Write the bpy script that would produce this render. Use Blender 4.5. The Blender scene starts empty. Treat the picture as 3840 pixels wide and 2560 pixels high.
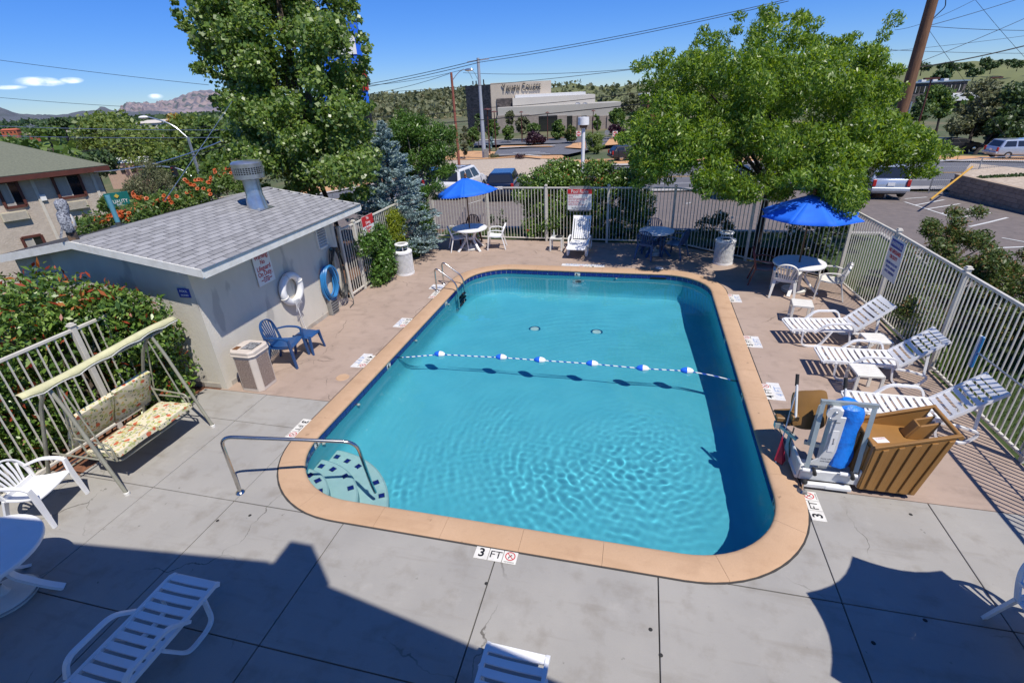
import bpy, bmesh, math, random
import numpy as np
from mathutils import Vector, Matrix
random.seed(7); RNG = np.random.default_rng(11)
SC = bpy.context.scene
COL = SC.collection
R = math.radians

# ------------------------------------------------------------------ camera
CAM = np.array([4.639, -4.163, 4.666]); YAW, PITCH, ROLL, FPX = -0.25979, 0.46498, -0.04867, 1868.0
_f = np.array([math.sin(YAW)*math.cos(PITCH), math.cos(YAW)*math.cos(PITCH), -math.sin(PITCH)])
_r = np.array([math.cos(YAW), -math.sin(YAW), 0.0]); _u = np.cross(_r, _f)
_r, _u = math.cos(ROLL)*_r + math.sin(ROLL)*_u, -math.sin(ROLL)*_r + math.cos(ROLL)*_u
cd = bpy.data.cameras.new('camera'); co = bpy.data.objects.new('camera', cd); COL.objects.link(co)
cd.sensor_fit = 'HORIZONTAL'; cd.sensor_width = 36.0; cd.lens = 36.0*FPX/3840.0
cd.clip_start = 0.05; cd.clip_end = 20000
co.matrix_world = Matrix([[_r[0], _u[0], -_f[0], CAM[0]], [_r[1], _u[1], -_f[1], CAM[1]], [_r[2], _u[2], -_f[2], CAM[2]], [0, 0, 0, 1]])
SC.camera = co
def P(x, y, d):
    """survey helper: the place seen at photo pixel (x, y) standing d metres ahead of the camera"""
    v = _f + (x-1920.0)/FPX*_r - (y-1280.0)/FPX*_u
    return CAM + d*v

# ------------------------------------------------------------------ light
SUN = Vector((0.43, -0.37, 1.0)).normalized()
w = bpy.data.worlds.new('World'); SC.world = w; w.use_nodes = True
nt = w.node_tree; nt.nodes.clear()
sky = nt.nodes.new('ShaderNodeTexSky'); sky.sky_type = 'NISHITA'; sky.sun_disc = False
sky.sun_elevation = math.asin(SUN.z); sky.sun_rotation = math.atan2(SUN.x, SUN.y)
sky.altitude = 3200; sky.air_density = 0.8; sky.dust_density = 0.0; sky.ozone_density = 6.0
bg = nt.nodes.new('ShaderNodeBackground'); bg.inputs[1].default_value = 0.15
wo = nt.nodes.new('ShaderNodeOutputWorld')
hs = nt.nodes.new('ShaderNodeHueSaturation'); hs.inputs['Saturation'].default_value = 1.22; hs.inputs['Hue'].default_value = 0.51
# soften the glare band at the horizon: divide the whole sky by 1+0.26*luminance
_l = nt.nodes.new('ShaderNodeRGBToBW'); nt.links.new(sky.outputs[0], _l.inputs[0])
_o = nt.nodes.new('ShaderNodeMath'); _o.operation = 'MULTIPLY_ADD'; _o.inputs[1].default_value = .26; _o.inputs[2].default_value = 1.0; nt.links.new(_l.outputs[0], _o.inputs[0])
_d = nt.nodes.new('ShaderNodeVectorMath'); _d.operation = 'DIVIDE'; nt.links.new(sky.outputs[0], _d.inputs[0]); nt.links.new(_o.outputs[0], _d.inputs[1])
nt.links.new(_d.outputs[0], hs.inputs['Color']); 
# a few small fair-weather clouds low over the far hills
tcw = nt.nodes.new('ShaderNodeTexCoord'); nzw = nt.nodes.new('ShaderNodeTexNoise'); nzw.inputs['Scale'].default_value = 55; nzw.inputs['Detail'].default_value = 6
mpw = nt.nodes.new('ShaderNodeMapping'); mpw.inputs['Scale'].default_value = (1, 1, 2.2); nt.links.new(tcw.outputs['Generated'], mpw.inputs[0]); nt.links.new(mpw.outputs[0], nzw.inputs['Vector'])
def _vm(op, a, b=None):
    k = nt.nodes.new('ShaderNodeVectorMath'); k.operation = op; nt.links.new(a, k.inputs[0])
    if b is not None: k.inputs[1].default_value = b
    return k
def _m(op, a, b=None, clamp=False):
    k = nt.nodes.new('ShaderNodeMath'); k.operation = op; k.use_clamp = clamp
    for i, v in enumerate((a, b)):
        if v is None: continue
        if isinstance(v, (int, float)): k.inputs[i].default_value = v
        else: nt.links.new(v, k.inputs[i])
    return k.outputs[0]
csum = None
for px_, py_, sx_, sy_ in ((84,187,30,7),(118,191,20,5),(164,185,17,5),(22,201,22,3.5),(357,222,13,5)):
    c_ = P(px_*3840/2352, py_*3840/2352, 1.0)-CAM; c_ = c_/np.linalg.norm(c_); rr_ = np.cross(c_, [0,0,1]); rr_ /= np.linalg.norm(rr_); uu_ = np.cross(rr_, c_)
    nrm = _vm('NORMALIZE', tcw.outputs['Generated']).outputs[0]; df = _vm('SUBTRACT', nrm, tuple(c_)).outputs[0]
    a_ = _m('MULTIPLY', _vm('DOT_PRODUCT', df, tuple(rr_)).outputs['Value'], 1144.0/sx_); b_ = _m('MULTIPLY', _vm('DOT_PRODUCT', df, tuple(uu_)).outputs['Value'], 1144.0/sy_)
    d_ = _m('SUBTRACT', 1.0, _m('ADD', _m('MULTIPLY', a_, a_), _m('MULTIPLY', b_, b_))); d_ = _m('MAXIMUM', d_, 0.0)
    csum = d_ if csum is None else _m('MAXIMUM', csum, d_)
cf = _m('MULTIPLY', _m('MULTIPLY', csum, _m('SUBTRACT', nzw.outputs['Fac'], 0.26)), 2.6, True)
cmx = nt.nodes.new('ShaderNodeMix'); cmx.data_type = 'RGBA'; nt.links.new(cf, cmx.inputs[0]); nt.links.new(hs.outputs[0], cmx.inputs[6]); cmx.inputs[7].default_value = (5.0, 5.3, 5.9, 1)
nt.links.new(cmx.outputs[2], bg.inputs[0]); nt.links.new(bg.outputs[0], wo.inputs[0])
sl = bpy.data.lights.new('sun', 'SUN'); sl.energy = 2.95; sl.angle = R(0.53); sl.color = (1.0, 0.94, 0.85); sl.cycles.is_caustics_light = True
so = bpy.data.objects.new('sun', sl); COL.objects.link(so)
so.rotation_euler = (-SUN).to_track_quat('-Z', 'Y').to_euler(); so.location = (20, -20, 40)
vs = SC.view_settings; vs.view_transform = 'Standard'; vs.look = 'None'; vs.exposure = 0.86; vs.gamma = 1.0
vs.use_curve_mapping = False
SC.render.engine = 'CYCLES'
cy = SC.cycles; cy.use_denoising = True; cy.max_bounces = 6; cy.diffuse_bounces = 3; cy.glossy_bounces = 3
cy.transmission_bounces = 4; cy.transparent_max_bounces = 10; cy.caustics_reflective = False; cy.caustics_refractive = True
cy.sample_clamp_indirect = 6.0
try: cy.denoiser = 'OPENIMAGEDENOISE'
except Exception: pass

# ------------------------------------------------------------------ materials
MATS = {}
def _new(name):
    m = bpy.data.materials.new(name); m.use_nodes = True; MATS[name] = m
    n = m.node_tree; b = n.nodes['Principled BSDF']; return m, n, b
def pm(name, c, r=0.6, c2=None, ns=4.0, lo=0.35, hi=0.65, bump=0.0, bs=60.0, metal=0.0, spec=0.5, spots=None, spot_s=9.0, spot_t=0.68, stretch=None, coat=0.0):
    """principled paint / plastic / stone: two tones mixed by noise, optional specks and fine relief"""
    m, n, b = _new(name); L = n.links; N = n.nodes
    b.inputs['Roughness'].default_value = r; b.inputs['Metallic'].default_value = metal
    b.inputs['Specular IOR Level'].default_value = spec
    if coat: b.inputs['Coat Weight'].default_value = coat
    tc = N.new('ShaderNodeTexCoord'); src = tc.outputs['Object']
    if stretch:
        mp = N.new('ShaderNodeMapping'); mp.inputs['Scale'].default_value = stretch
        L.new(src, mp.inputs[0]); src = mp.outputs[0]
    if c2 is None: c2 = tuple(v*0.86 for v in c)
    nz = N.new('ShaderNodeTexNoise'); nz.inputs['Scale'].default_value = ns; nz.inputs['Detail'].default_value = 7; nz.inputs['Roughness'].default_value = 0.62
    L.new(src, nz.inputs['Vector'])
    rp = N.new('ShaderNodeValToRGB'); rp.color_ramp.elements[0].position = lo; rp.color_ramp.elements[1].position = hi
    rp.color_ramp.elements[0].color = (*c2, 1); rp.color_ramp.elements[1].color = (*c, 1)
    L.new(nz.outputs['Fac'], rp.inputs[0]); out = rp.outputs[0]
    if spots:
        n2 = N.new('ShaderNodeTexNoise'); n2.inputs['Scale'].default_value = spot_s; n2.inputs['Detail'].default_value = 3
        L.new(src, n2.inputs['Vector'])
        r2 = N.new('ShaderNodeValToRGB'); r2.color_ramp.elements[0].position = spot_t; r2.color_ramp.elements[1].position = min(0.99, spot_t+0.06)
        L.new(n2.outputs['Fac'], r2.inputs[0])
        mx = N.new('ShaderNodeMix'); mx.data_type = 'RGBA'; L.new(r2.outputs[0], mx.inputs[0]); L.new(out, mx.inputs[6])
        mx.inputs[7].default_value = (*spots, 1); out = mx.outputs[2]
    L.new(out, b.inputs['Base Color'])
    if bump:
        n3 = N.new('ShaderNodeTexNoise'); n3.inputs['Scale'].default_value = bs; n3.inputs['Detail'].default_value = 5
        L.new(src, n3.inputs['Vector'])
        bp = N.new('ShaderNodeBump'); bp.inputs['Strength'].default_value = bump; bp.inputs['Distance'].default_value = 0.02
        L.new(n3.outputs['Fac'], bp.inputs['Height']); L.new(bp.outputs[0], b.inputs['Normal'])
    return m
def slab_mat(name, c, c2, stain, grain=.5, crack=True):
    """worn concrete: broad tone drift, blotches, drag streaks, grit, hairline cracks"""
    m, n, b = _new(name); L = n.links; N = n.nodes; b.inputs['Roughness'].default_value = .88; b.inputs['Specular IOR Level'].default_value = .3
    tc = N.new('ShaderNodeTexCoord')
    def nz(s, det=6, st=(1,1,1), loc=(0,0,0), ro=.6):
        mp = N.new('ShaderNodeMapping'); mp.inputs['Scale'].default_value = st; mp.inputs['Location'].default_value = loc; L.new(tc.outputs['Object'], mp.inputs[0])
        k = N.new('ShaderNodeTexNoise'); k.inputs['Scale'].default_value = s; k.inputs['Detail'].default_value = det; k.inputs['Roughness'].default_value = ro; L.new(mp.outputs[0], k.inputs['Vector']); return k.outputs['Fac']
    def ramp(f, lo, hi):
        k = N.new('ShaderNodeMapRange'); k.inputs['From Min'].default_value = lo; k.inputs['From Max'].default_value = hi; L.new(f, k.inputs['Value']); return k.outputs[0]
    def mix(f, a, col):
        k = N.new('ShaderNodeMix'); k.data_type = 'RGBA'; L.new(f, k.inputs[0])
        if isinstance(a, tuple): k.inputs[6].default_value = (*a, 1)
        else: L.new(a, k.inputs[6])
        k.inputs[7].default_value = (*col, 1); return k.outputs[2]
    def mul(f, v):
        k = N.new('ShaderNodeMath'); k.operation = 'MULTIPLY'; L.new(f, k.inputs[0])
        if isinstance(v, float): k.inputs[1].default_value = v
        else: L.new(v, k.inputs[1])
        return k.outputs[0]
    o = mix(ramp(nz(.9), .35, .68), c, c2)
    o = mix(mul(ramp(nz(3.2, 8, (1,1,1), (5,2,0)), .52, .72), .5), o, stain)
    o = mix(mul(ramp(nz(2.0, 7, (.35,2.6,1), (1,7,0)), .56, .70), .35), o, stain)
    o = mix(mul(ramp(nz(7.5, 3, (1,1,1), (9,4,0)), .70, .76), .75), o, tuple(v*.45 for v in stain))
    o = mix(mul(ramp(nz(2.4, 5, (1,1,1), (3,8,0)), .60, .74), .35), o, tuple(min(1, v*1.25) for v in c))
    o = mix(mul(ramp(nz(140, 2), .45, .75), grain*.4), o, tuple(v*.6 for v in c))
    if crack:
        w1 = N.new('ShaderNodeTexNoise'); w1.inputs['Scale'].default_value = 2.2; w1.inputs['Detail'].default_value = 6; L.new(tc.outputs['Object'], w1.inputs['Vector'])
        ad = N.new('ShaderNodeVectorMath'); ad.operation = 'MULTIPLY_ADD'; L.new(w1.outputs['Color'], ad.inputs[0]); ad.inputs[1].default_value = (.5,.5,0); L.new(tc.outputs['Object'], ad.inputs[2])
        vo = N.new('ShaderNodeTexVoronoi'); vo.feature = 'DISTANCE_TO_EDGE'; vo.inputs['Scale'].default_value = .42; L.new(ad.outputs[0], vo.inputs['Vector'])
        k = N.new('ShaderNodeMapRange'); k.inputs['From Min'].default_value = .0015; k.inputs['From Max'].default_value = .0035; k.inputs['To Min'].default_value = 1; k.inputs['To Max'].default_value = 0; L.new(vo.outputs['Distance'], k.inputs['Value'])
        o = mix(mul(mul(k.outputs[0], ramp(nz(.7, 3, (1,1,1), (2,6,0)), .50, .60)), .8), o, tuple(v*.4 for v in stain))
    L.new(o, b.inputs['Base Color'])
    bp = N.new('ShaderNodeBump'); bp.inputs['Strength'].default_value = .12; bp.inputs['Distance'].default_value = .01; L.new(nz(70, 4), bp.inputs['Height']); L.new(bp.outputs[0], b.inputs['Normal']); return m
def leafm(name, cols, r=0.45, trans=0.35, spec=0.5, tcol=None):
    """foliage: colour picked per leaf, part of the light passes through"""
    m, n, b = _new(name); L = n.links; N = n.nodes
    g = N.new('ShaderNodeNewGeometry'); rp = N.new('ShaderNodeValToRGB'); rp.color_ramp.interpolation = 'LINEAR'
    el = rp.color_ramp.elements
    while len(el) < len(cols): el.new(0.5)
    for i, (p_, c) in enumerate(cols): el[i].position = p_; el[i].color = (*c, 1)
    L.new(g.outputs['Random Per Island'], rp.inputs[0]); L.new(rp.outputs[0], b.inputs['Base Color'])
    b.inputs['Roughness'].default_value = r; b.inputs['Specular IOR Level'].default_value = spec
    t = N.new('ShaderNodeBsdfTranslucent'); h = N.new('ShaderNodeHueSaturation'); h.inputs['Value'].default_value = 1.5; h.inputs['Saturation'].default_value = 1.1
    h.inputs['Hue'].default_value = 0.485
    L.new(rp.outputs[0], h.inputs['Color']); L.new(h.outputs[0], t.inputs[0])
    mx = N.new('ShaderNodeMixShader'); mx.inputs[0].default_value = trans
    L.new(b.outputs[0], mx.inputs[1]); L.new(t.outputs[0], mx.inputs[2]); L.new(mx.outputs[0], N['Material Output'].inputs[0])
    return m

# ------------------------------------------------------------------ mesh kit
class MB:
    def __init__(s): s.v = []; s.f = []
    def add(s, vs, fs):
        o = len(s.v); s.v.extend([tuple(v) for v in vs]); s.f.extend([tuple(i+o for i in f) for f in fs]); return s
    def box(s, c, d, rz=0.0, M=None):
        x, y, z = d[0]/2, d[1]/2, d[2]/2
        vs = [Vector(q) for q in ((-x,-y,-z),(x,-y,-z),(x,y,-z),(-x,y,-z),(-x,-y,z),(x,-y,z),(x,y,z),(-x,y,z))]
        m = M if M is not None else Matrix.Rotation(rz, 3, 'Z')
        c = Vector(c); return s.add([m @ q + c for q in vs], [(0,3,2,1),(4,5,6,7),(0,1,5,4),(1,2,6,5),(2,3,7,6),(3,0,4,7)])
    def bar(s, a, b, w, h, up=(0,0,1)):
        a, b = Vector(a), Vector(b); d = b-a; L = d.length; d.normalize(); u = Vector(up)
        sd = d.cross(u)
        if sd.length < 1e-5: sd = d.cross(Vector((1,0,0)))
        sd.normalize(); u = sd.cross(d)
        vs = [p_ + sd*i*w/2 + u*j*h/2 for p_ in (a, b) for i, j in ((-1,-1),(1,-1),(1,1),(-1,1))]
        return s.add(vs, [(0,1,2,3),(7,6,5,4),(0,4,5,1),(1,5,6,2),(2,6,7,3),(3,7,4,0)])
    def tube(s, path, r, n=8, closed=False, cap=True, flat=None):
        pts = [Vector(q) for q in path]; m = len(pts); rr = r if hasattr(r, '__len__') else [r]*m
        tg = []
        for i in range(m):
            a = pts[i-1] if (i or closed) else pts[i]; b = pts[(i+1) % m] if (i < m-1 or closed) else pts[i]
            t = b-a; t = t.normalized() if t.length > 1e-9 else Vector((0,0,1)); tg.append(t)
        nn = tg[0].orthogonal().normalized()
        if flat: nn = (Vector(flat) - tg[0]*tg[0].dot(Vector(flat))).normalized()
        vs = []
        for i in range(m):
            nn = (nn - tg[i]*nn.dot(tg[i]))
            nn = nn.normalized() if nn.length > 1e-6 else tg[i].orthogonal().normalized()
            bn = tg[i].cross(nn)
            for k in range(n):
                a = 2*math.pi*k/n; vs.append(pts[i] + (nn*math.cos(a) + bn*math.sin(a))*rr[i])
        fs = []
        for i in range(m if closed else m-1):
            for k in range(n):
                j = (i+1) % m; fs.append((i*n+k, i*n+(k+1) % n, j*n+(k+1) % n, j*n+k))
        if cap and not closed: fs += [tuple(range(n-1, -1, -1)), tuple(range((m-1)*n, m*n))]
        return s.add(vs, fs)
    def lathe(s, prof, c=(0,0,0), n=24, a0=0.0, a1=2*math.pi):
        full = abs(a1-a0-2*math.pi) < 1e-6; k = n if full else n+1; vs = []
        for r, z in prof:
            for i in range(k):
                a = a0+(a1-a0)*i/n; vs.append((c[0]+r*math.cos(a), c[1]+r*math.sin(a), c[2]+z))
        fs = []
        for j in range(len(prof)-1):
            for i in range(n):
                i2 = (i+1) % k; fs.append((j*k+i, j*k+i2, (j+1)*k+i2, (j+1)*k+i))
        return s.add(vs, fs)
    def disc(s, c, r, z0, z1, n=24):
        return s.lathe([(0.0001, z0), (r, z0), (r, z1), (0.0001, z1)], c, n)
    def prism(s, poly, z0, z1):
        n = len(poly); vs = [(p_[0], p_[1], z0) for p_ in poly] + [(p_[0], p_[1], z1) for p_ in poly]
        ar = sum(poly[i][0]*poly[(i+1) % n][1]-poly[(i+1) % n][0]*poly[i][1] for i in range(n))
        fs = [tuple(range(n-1, -1, -1)), tuple(range(n, 2*n))] + [(i, (i+1) % n, n+(i+1) % n, n+i) for i in range(n)]
        if ar < 0: fs = [tuple(reversed(f)) for f in fs]
        return s.add(vs, fs)
    def plate(s, poly3, t):
        """thin plate: 3-D polygon thickened along its normal"""
        ps = [Vector(q) for q in poly3]; nrm = (ps[1]-ps[0]).cross(ps[2]-ps[0]).normalized(); n = len(ps)
        return s.add([q-nrm*t/2 for q in ps]+[q+nrm*t/2 for q in ps], [tuple(range(n-1,-1,-1)), tuple(range(n,2*n))]+[(i,(i+1)%n,n+(i+1)%n,n+i) for i in range(n)])
    def ell(s, c, r, n=14, m=8, M=None):
        vs = []; fs = []
        for j in range(m+1):
            t = math.pi*j/m
            for i in range(n):
                a = 2*math.pi*i/n; q = Vector((r[0]*math.sin(t)*math.cos(a), r[1]*math.sin(t)*math.sin(a), r[2]*math.cos(t)))
                if M is not None: q = M @ q
                vs.append(q+Vector(c))
        for j in range(m):
            for i in range(n): fs.append((j*n+i, (j+1)*n+i, (j+1)*n+(i+1) % n, j*n+(i+1) % n))
        return s.add(vs, fs)
    def xf(s, M):
        s.v = [tuple(M @ Vector(q)) for q in s.v]; return s
    def mesh(s, name, mat, smooth=False, bev=0.0):
        me = bpy.data.meshes.new(name); me.from_pydata(s.v, [], s.f)
        bm = bmesh.new(); bm.from_mesh(me)
        bmesh.ops.remove_doubles(bm, verts=bm.verts, dist=1e-5)
        if bev: bmesh.ops.bevel(bm, geom=[e for e in bm.edges if len(e.link_faces) == 2 and e.calc_face_angle(0) > 0.6], offset=bev, segments=1, affect='EDGES', clamp_overlap=True)
        bmesh.ops.recalc_face_normals(bm, faces=bm.faces)
        bm.to_mesh(me); bm.free()
        if mat: me.materials.append(MATS[mat] if isinstance(mat, str) else mat)
        if smooth:
            for p_ in me.polygons: p_.use_smooth = True
            try: me.set_sharp_from_angle(angle=R(38))
            except Exception: pass
        return me
    def build(s, name, mat, parent=None, smooth=False, bev=0.0, loc=None):
        return obj(name, s.mesh(name, mat, smooth, bev), parent, loc)
def obj(name, me, parent=None, loc=None, rz=0.0):
    o = bpy.data.objects.new(name, me); COL.objects.link(o)
    if parent is not None: o.parent = parent
    if loc is not None: o.location = loc
    if rz: o.rotation_euler = (0, 0, rz)
    return o
def tag(o, label, cat, group=None):
    o['label'] = label; o['category'] = cat
    if group: o['group'] = group
    elif 'group' in o: del o['group']
    return o
def thing(name, label, cat, loc=(0,0,0), rz=0.0, group=None):
    o = obj(name, None, None, loc, rz); o.empty_display_size = 0.1
    return tag(o, label, cat, group)
def struct(o, kind='structure'):
    o['kind'] = kind; return o
def dup(root, loc, rz, label, group=None):
    r = root.copy(); COL.objects.link(r); r.location = loc; r.rotation_euler = (0, 0, rz); r['label'] = label
    if group: r['group'] = group
    for ch in list(root.children):
        c = ch.copy(); COL.objects.link(c); c.parent = r
        for g in list(ch.children):
            d = g.copy(); COL.objects.link(d); d.parent = c
    return r
def text(body, size, mat, name='lettering', ext=0.002, align='CENTER', bold=0.0):
    cu = bpy.data.curves.new('t', 'FONT'); cu.body = body; cu.size = size; cu.extrude = ext; cu.align_x = align; cu.align_y = 'CENTER'
    cu.offset = bold; cu.resolution_u = 3
    o = bpy.data.objects.new('t', cu); COL.objects.link(o)
    dg = bpy.context.evaluated_depsgraph_get(); me = bpy.data.meshes.new_from_object(o.evaluated_get(dg))
    bpy.data.objects.remove(o); bpy.data.curves.remove(cu)
    me.name = name; me.materials.clear(); me.materials.append(MATS[mat]); return me
def textat(body, size, mat, parent, origin, xdir, ydir, name='lettering', ext=0.002, align='CENTER', bold=0.0, sx=1.0):
    me = text(body, size, mat, name, ext, align, bold); x = Vector(xdir).normalized(); y = Vector(ydir).normalized(); z = x.cross(y)
    me.transform(Matrix(((x[0]*sx, y[0], z[0], origin[0]), (x[1]*sx, y[1], z[1], origin[1]), (x[2]*sx, y[2], z[2], origin[2]), (0,0,0,1))))
    return obj(name, me, parent)
def bez(a, b, c, n=8):
    a, b, c = Vector(a), Vector(b), Vector(c)
    return [(1-t)**2*a + 2*t*(1-t)*b + t*t*c for t in [i/n for i in range(n+1)]]
def smooth_path(pts, k=0.35, n=5):
    """polyline with its corners rounded"""
    ps = [Vector(q) for q in pts]; out = [ps[0]]
    for i in range(1, len(ps)-1):
        a, b, c = ps[i-1], ps[i], ps[i+1]; d1 = min(k, (a-b).length*0.5); d2 = min(k, (c-b).length*0.5)
        out += bez(b+(a-b).normalized()*d1, b, b+(c-b).normalized()*d2, n)
    return out+[ps[-1]]
def fast_mesh(name, V, quads, mat):
    me = bpy.data.meshes.new(name); nv = len(V); nf = len(quads)
    me.vertices.add(nv); me.vertices.foreach_set('co', np.ascontiguousarray(V, dtype=np.float32).ravel())
    me.loops.add(nf*4); me.loops.foreach_set('vertex_index', np.ascontiguousarray(quads, dtype=np.int32).ravel())
    me.polygons.add(nf); me.polygons.foreach_set('loop_start', np.arange(0, nf*4, 4, dtype=np.int32))
    try: me.polygons.foreach_set('loop_total', np.full(nf, 4, dtype=np.int32))
    except Exception: pass
    me.update(calc_edges=True); me.materials.append(MATS[mat]); return me
def unit(a): return a/np.maximum(np.linalg.norm(a, axis=1, keepdims=True), 1e-9)
def leaf_mesh(name, pts, size, mat, aspect=0.55, out=None, droop=0.0, jit=0.5, rng=RNG):
    """one folded leaf blade at every point; `out` gives the direction leaves roughly face"""
    n = len(pts); d = rng.normal(size=(n, 3)); d[:, 2] -= droop
    d = unit(d); nn = rng.normal(size=(n, 3))*0.75
    if out is not None: nn += out*0.9
    nn[:, 2] += 0.55
    nn = nn - d*(nn*d).sum(1, keepdims=True); nn = unit(nn); s = np.cross(d, nn)
    L = size*np.exp(jit*.6*rng.normal(size=(n, 1))).clip(.45, 1.9); W = L*aspect
    a = pts - d*L*0.5
    V = np.stack([a, a+d*L*0.45+s*W*0.5+nn*L*0.08, a+d*L, a+d*L*0.45-s*W*0.5+nn*L*0.08], 1).reshape(-1, 3)
    return fast_mesh(name, V, np.arange(n*4).reshape(n, 4), mat)
def blob_points(blobs, n, rng=RNG, shell=0.55):
    """points spread through clumps (x,y,z,rx,ry,rz), denser toward the outside of each clump"""
    B = np.array([list(b) if len(b) == 6 else list(b[:3])+[b[3]]*3 for b in blobs], float)
    wt = (B[:, 3]*B[:, 4]*B[:, 5])**0.62; k = rng.choice(len(B), size=n, p=wt/wt.sum())
    d = unit(rng.normal(size=(n, 3))); rr = shell + (1-shell)*rng.random((n, 1))**0.8
    rr *= 1+0.10*rng.normal(size=(n, 1))
    return B[k, :3] + d*rr*B[k, 3:], d
# ------------------------------------------------------------------ palette
slab_mat('concrete', (.34,.326,.30), (.29,.28,.262), (.20,.178,.148))
slab_mat('tan_deck', (.385,.295,.24), (.33,.25,.20), (.20,.155,.125))
slab_mat('coping', (.50,.335,.215), (.455,.295,.18), (.36,.225,.135), .8, False)
pm('joint', (.05,.047,.045), .95)
pm('plaster', (.115,.545,.66), .7, (.09,.50,.62), ns=1.8, lo=.3, hi=.7, bump=.02, bs=20)
pm('step_plaster', (.50,.68,.65), .7, (.42,.61,.59), ns=4)
pm('blue_tile', (.012,.022,.22), .18, (.008,.014,.13), ns=6, spec=.6)
pm('grout', (.55,.53,.48), .8)
pm('white_tile', (.72,.70,.64), .4, (.6,.58,.53), ns=12)
pm('old_paint', (.66,.66,.66), .7, (.50,.48,.46), ns=9, lo=.3, hi=.6)
pm('faded_blue', (.25,.33,.50), .7)
pm('black', (.012,.012,.013), .5)
pm('sign_red', (.52,.02,.025), .5)
pm('sign_white', (.78,.78,.76), .45, (.72,.72,.71), ns=5)
pm('sign_blue', (.03,.06,.35), .5)
pm('stucco', (.66,.62,.53), .9, (.59,.555,.475), ns=1.6, bump=.35, bs=70, spots=(.47,.44,.385), spot_s=2.6, spot_t=.60, stretch=(1,1,.4))
pm('stucco_stain', (.45,.43,.38), .9, (.36,.30,.24), ns=5)
pm('white_paint', (.74,.73,.68), .6, (.60,.585,.53), ns=5, lo=.3, hi=.55, bump=.04, bs=40)
for i, v in enumerate((.26,.30,.345,.32)):
    pm('shingle%d' % i, (v, v*1.0, v*1.02), .95, (v*.78, v*.78, v*.80), ns=14, lo=.3, hi=.7, bump=.3, bs=300)
pm('galv', (.55,.58,.60), .28, (.42,.45,.48), ns=7, metal=.85)
pm('fence_paint', (.62,.59,.52), .5, (.54,.51,.45), ns=6)
pm('white_plastic', (.80,.80,.80), .38, (.74,.74,.73), ns=3, spec=.5)
pm('aged_plastic', (.74,.72,.66), .45, (.64,.62,.56), ns=4)
pm('blue_plastic', (.018,.075,.22), .4, (.014,.06,.18), ns=3)
pm('navy_plastic', (.035,.085,.19), .4)
pm('maroon_plastic', (.15,.025,.025), .42)
pm('steel', (.62,.60,.56), .18, (.5,.48,.45), ns=9, metal=1.0)
pm('canvas_blue', (.006,.14,.78), .75, (.005,.12,.68), ns=5)
pm('pole_wood', (.19,.085,.03), .5, (.12,.05,.018), ns=8, stretch=(6,6,.6))
pm('grey_plastic', (.30,.30,.29), .6, (.22,.215,.2), ns=6)
pm('rubber', (.02,.02,.02), .8)
pm('red_plastic', (.42,.02,.05), .4)
pm('lift_tan', (.235,.125,.035), .5, (.19,.10,.028), ns=3)
pm('cover_tan', (.33,.165,.045), .55, (.27,.135,.036), ns=2.5, bump=.04, bs=60)
pm('lift_white', (.66,.67,.66), .35, (.58,.59,.58), ns=4)
pm('lift_alu', (.42,.47,.46), .3, (.36,.41,.40), ns=5, metal=.4)
pm('tarp_blue', (.01,.20,.75), .45, (.008,.15,.60), ns=7, bump=.8, bs=14)
pm('hose_blue', (.025,.19,.45), .4)
pm('hose_dark', (.05,.055,.055), .5)
pm('aggregate', (.42,.34,.29), .9, (.15,.095,.075), ns=75, lo=.42, hi=.58, bump=.8, bs=90)
pm('bin_beige', (.60,.53,.46), .55, (.54,.475,.41), ns=3)
pm('swing_frame', (.34,.33,.25), .45, (.28,.27,.21), ns=6, metal=.2)
pm('canopy_yellow', (.58,.56,.33), .8, (.48,.46,.27), ns=5, bump=.3, bs=18)
pm('cream_cloth', (.60,.54,.38), .85)
pm('soil', (.16,.075,.04), .95, (.09,.05,.03), ns=6, bump=.5, bs=30)
pm('mulch', (.24,.10,.05), .95, (.13,.06,.035), ns=14, bump=.8, bs=40)
pm('asphalt', (.175,.145,.13), .9, (.13,.11,.10), ns=3, bump=.12, bs=160, spots=(.07,.06,.055), spot_s=2.2, spot_t=.70)
pm('road_grey', (.13,.13,.14), .9, (.105,.105,.115), ns=1.0, bump=.1, bs=100)
pm('kerb', (.42,.40,.37), .85, (.34,.32,.30), ns=3)
pm('road_white', (.62,.62,.60), .7, (.48,.48,.46), ns=8)
pm('road_yellow', (.55,.30,.03), .7)
pm('scrub', (.20,.155,.085), .95, (.07,.09,.03), ns=.09, lo=.45, hi=.70, bump=.4, bs=1.2)
pm('orange_dirt', (.56,.32,.15), .95, (.47,.26,.12), ns=.8, bump=.3, bs=12)
pm('gravel', (.52,.43,.33), .95, (.33,.265,.20), ns=6, lo=.35, hi=.65, bump=.9, bs=14)
pm('lawn_soil', (.05,.085,.018), .95, (.03,.05,.012), ns=8, bump=.5, bs=60)
leafm('grass_blade', [(0,(.035,.075,.010)),(.6,(.075,.13,.02)),(1,(.16,.17,.05))], trans=.3)

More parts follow.
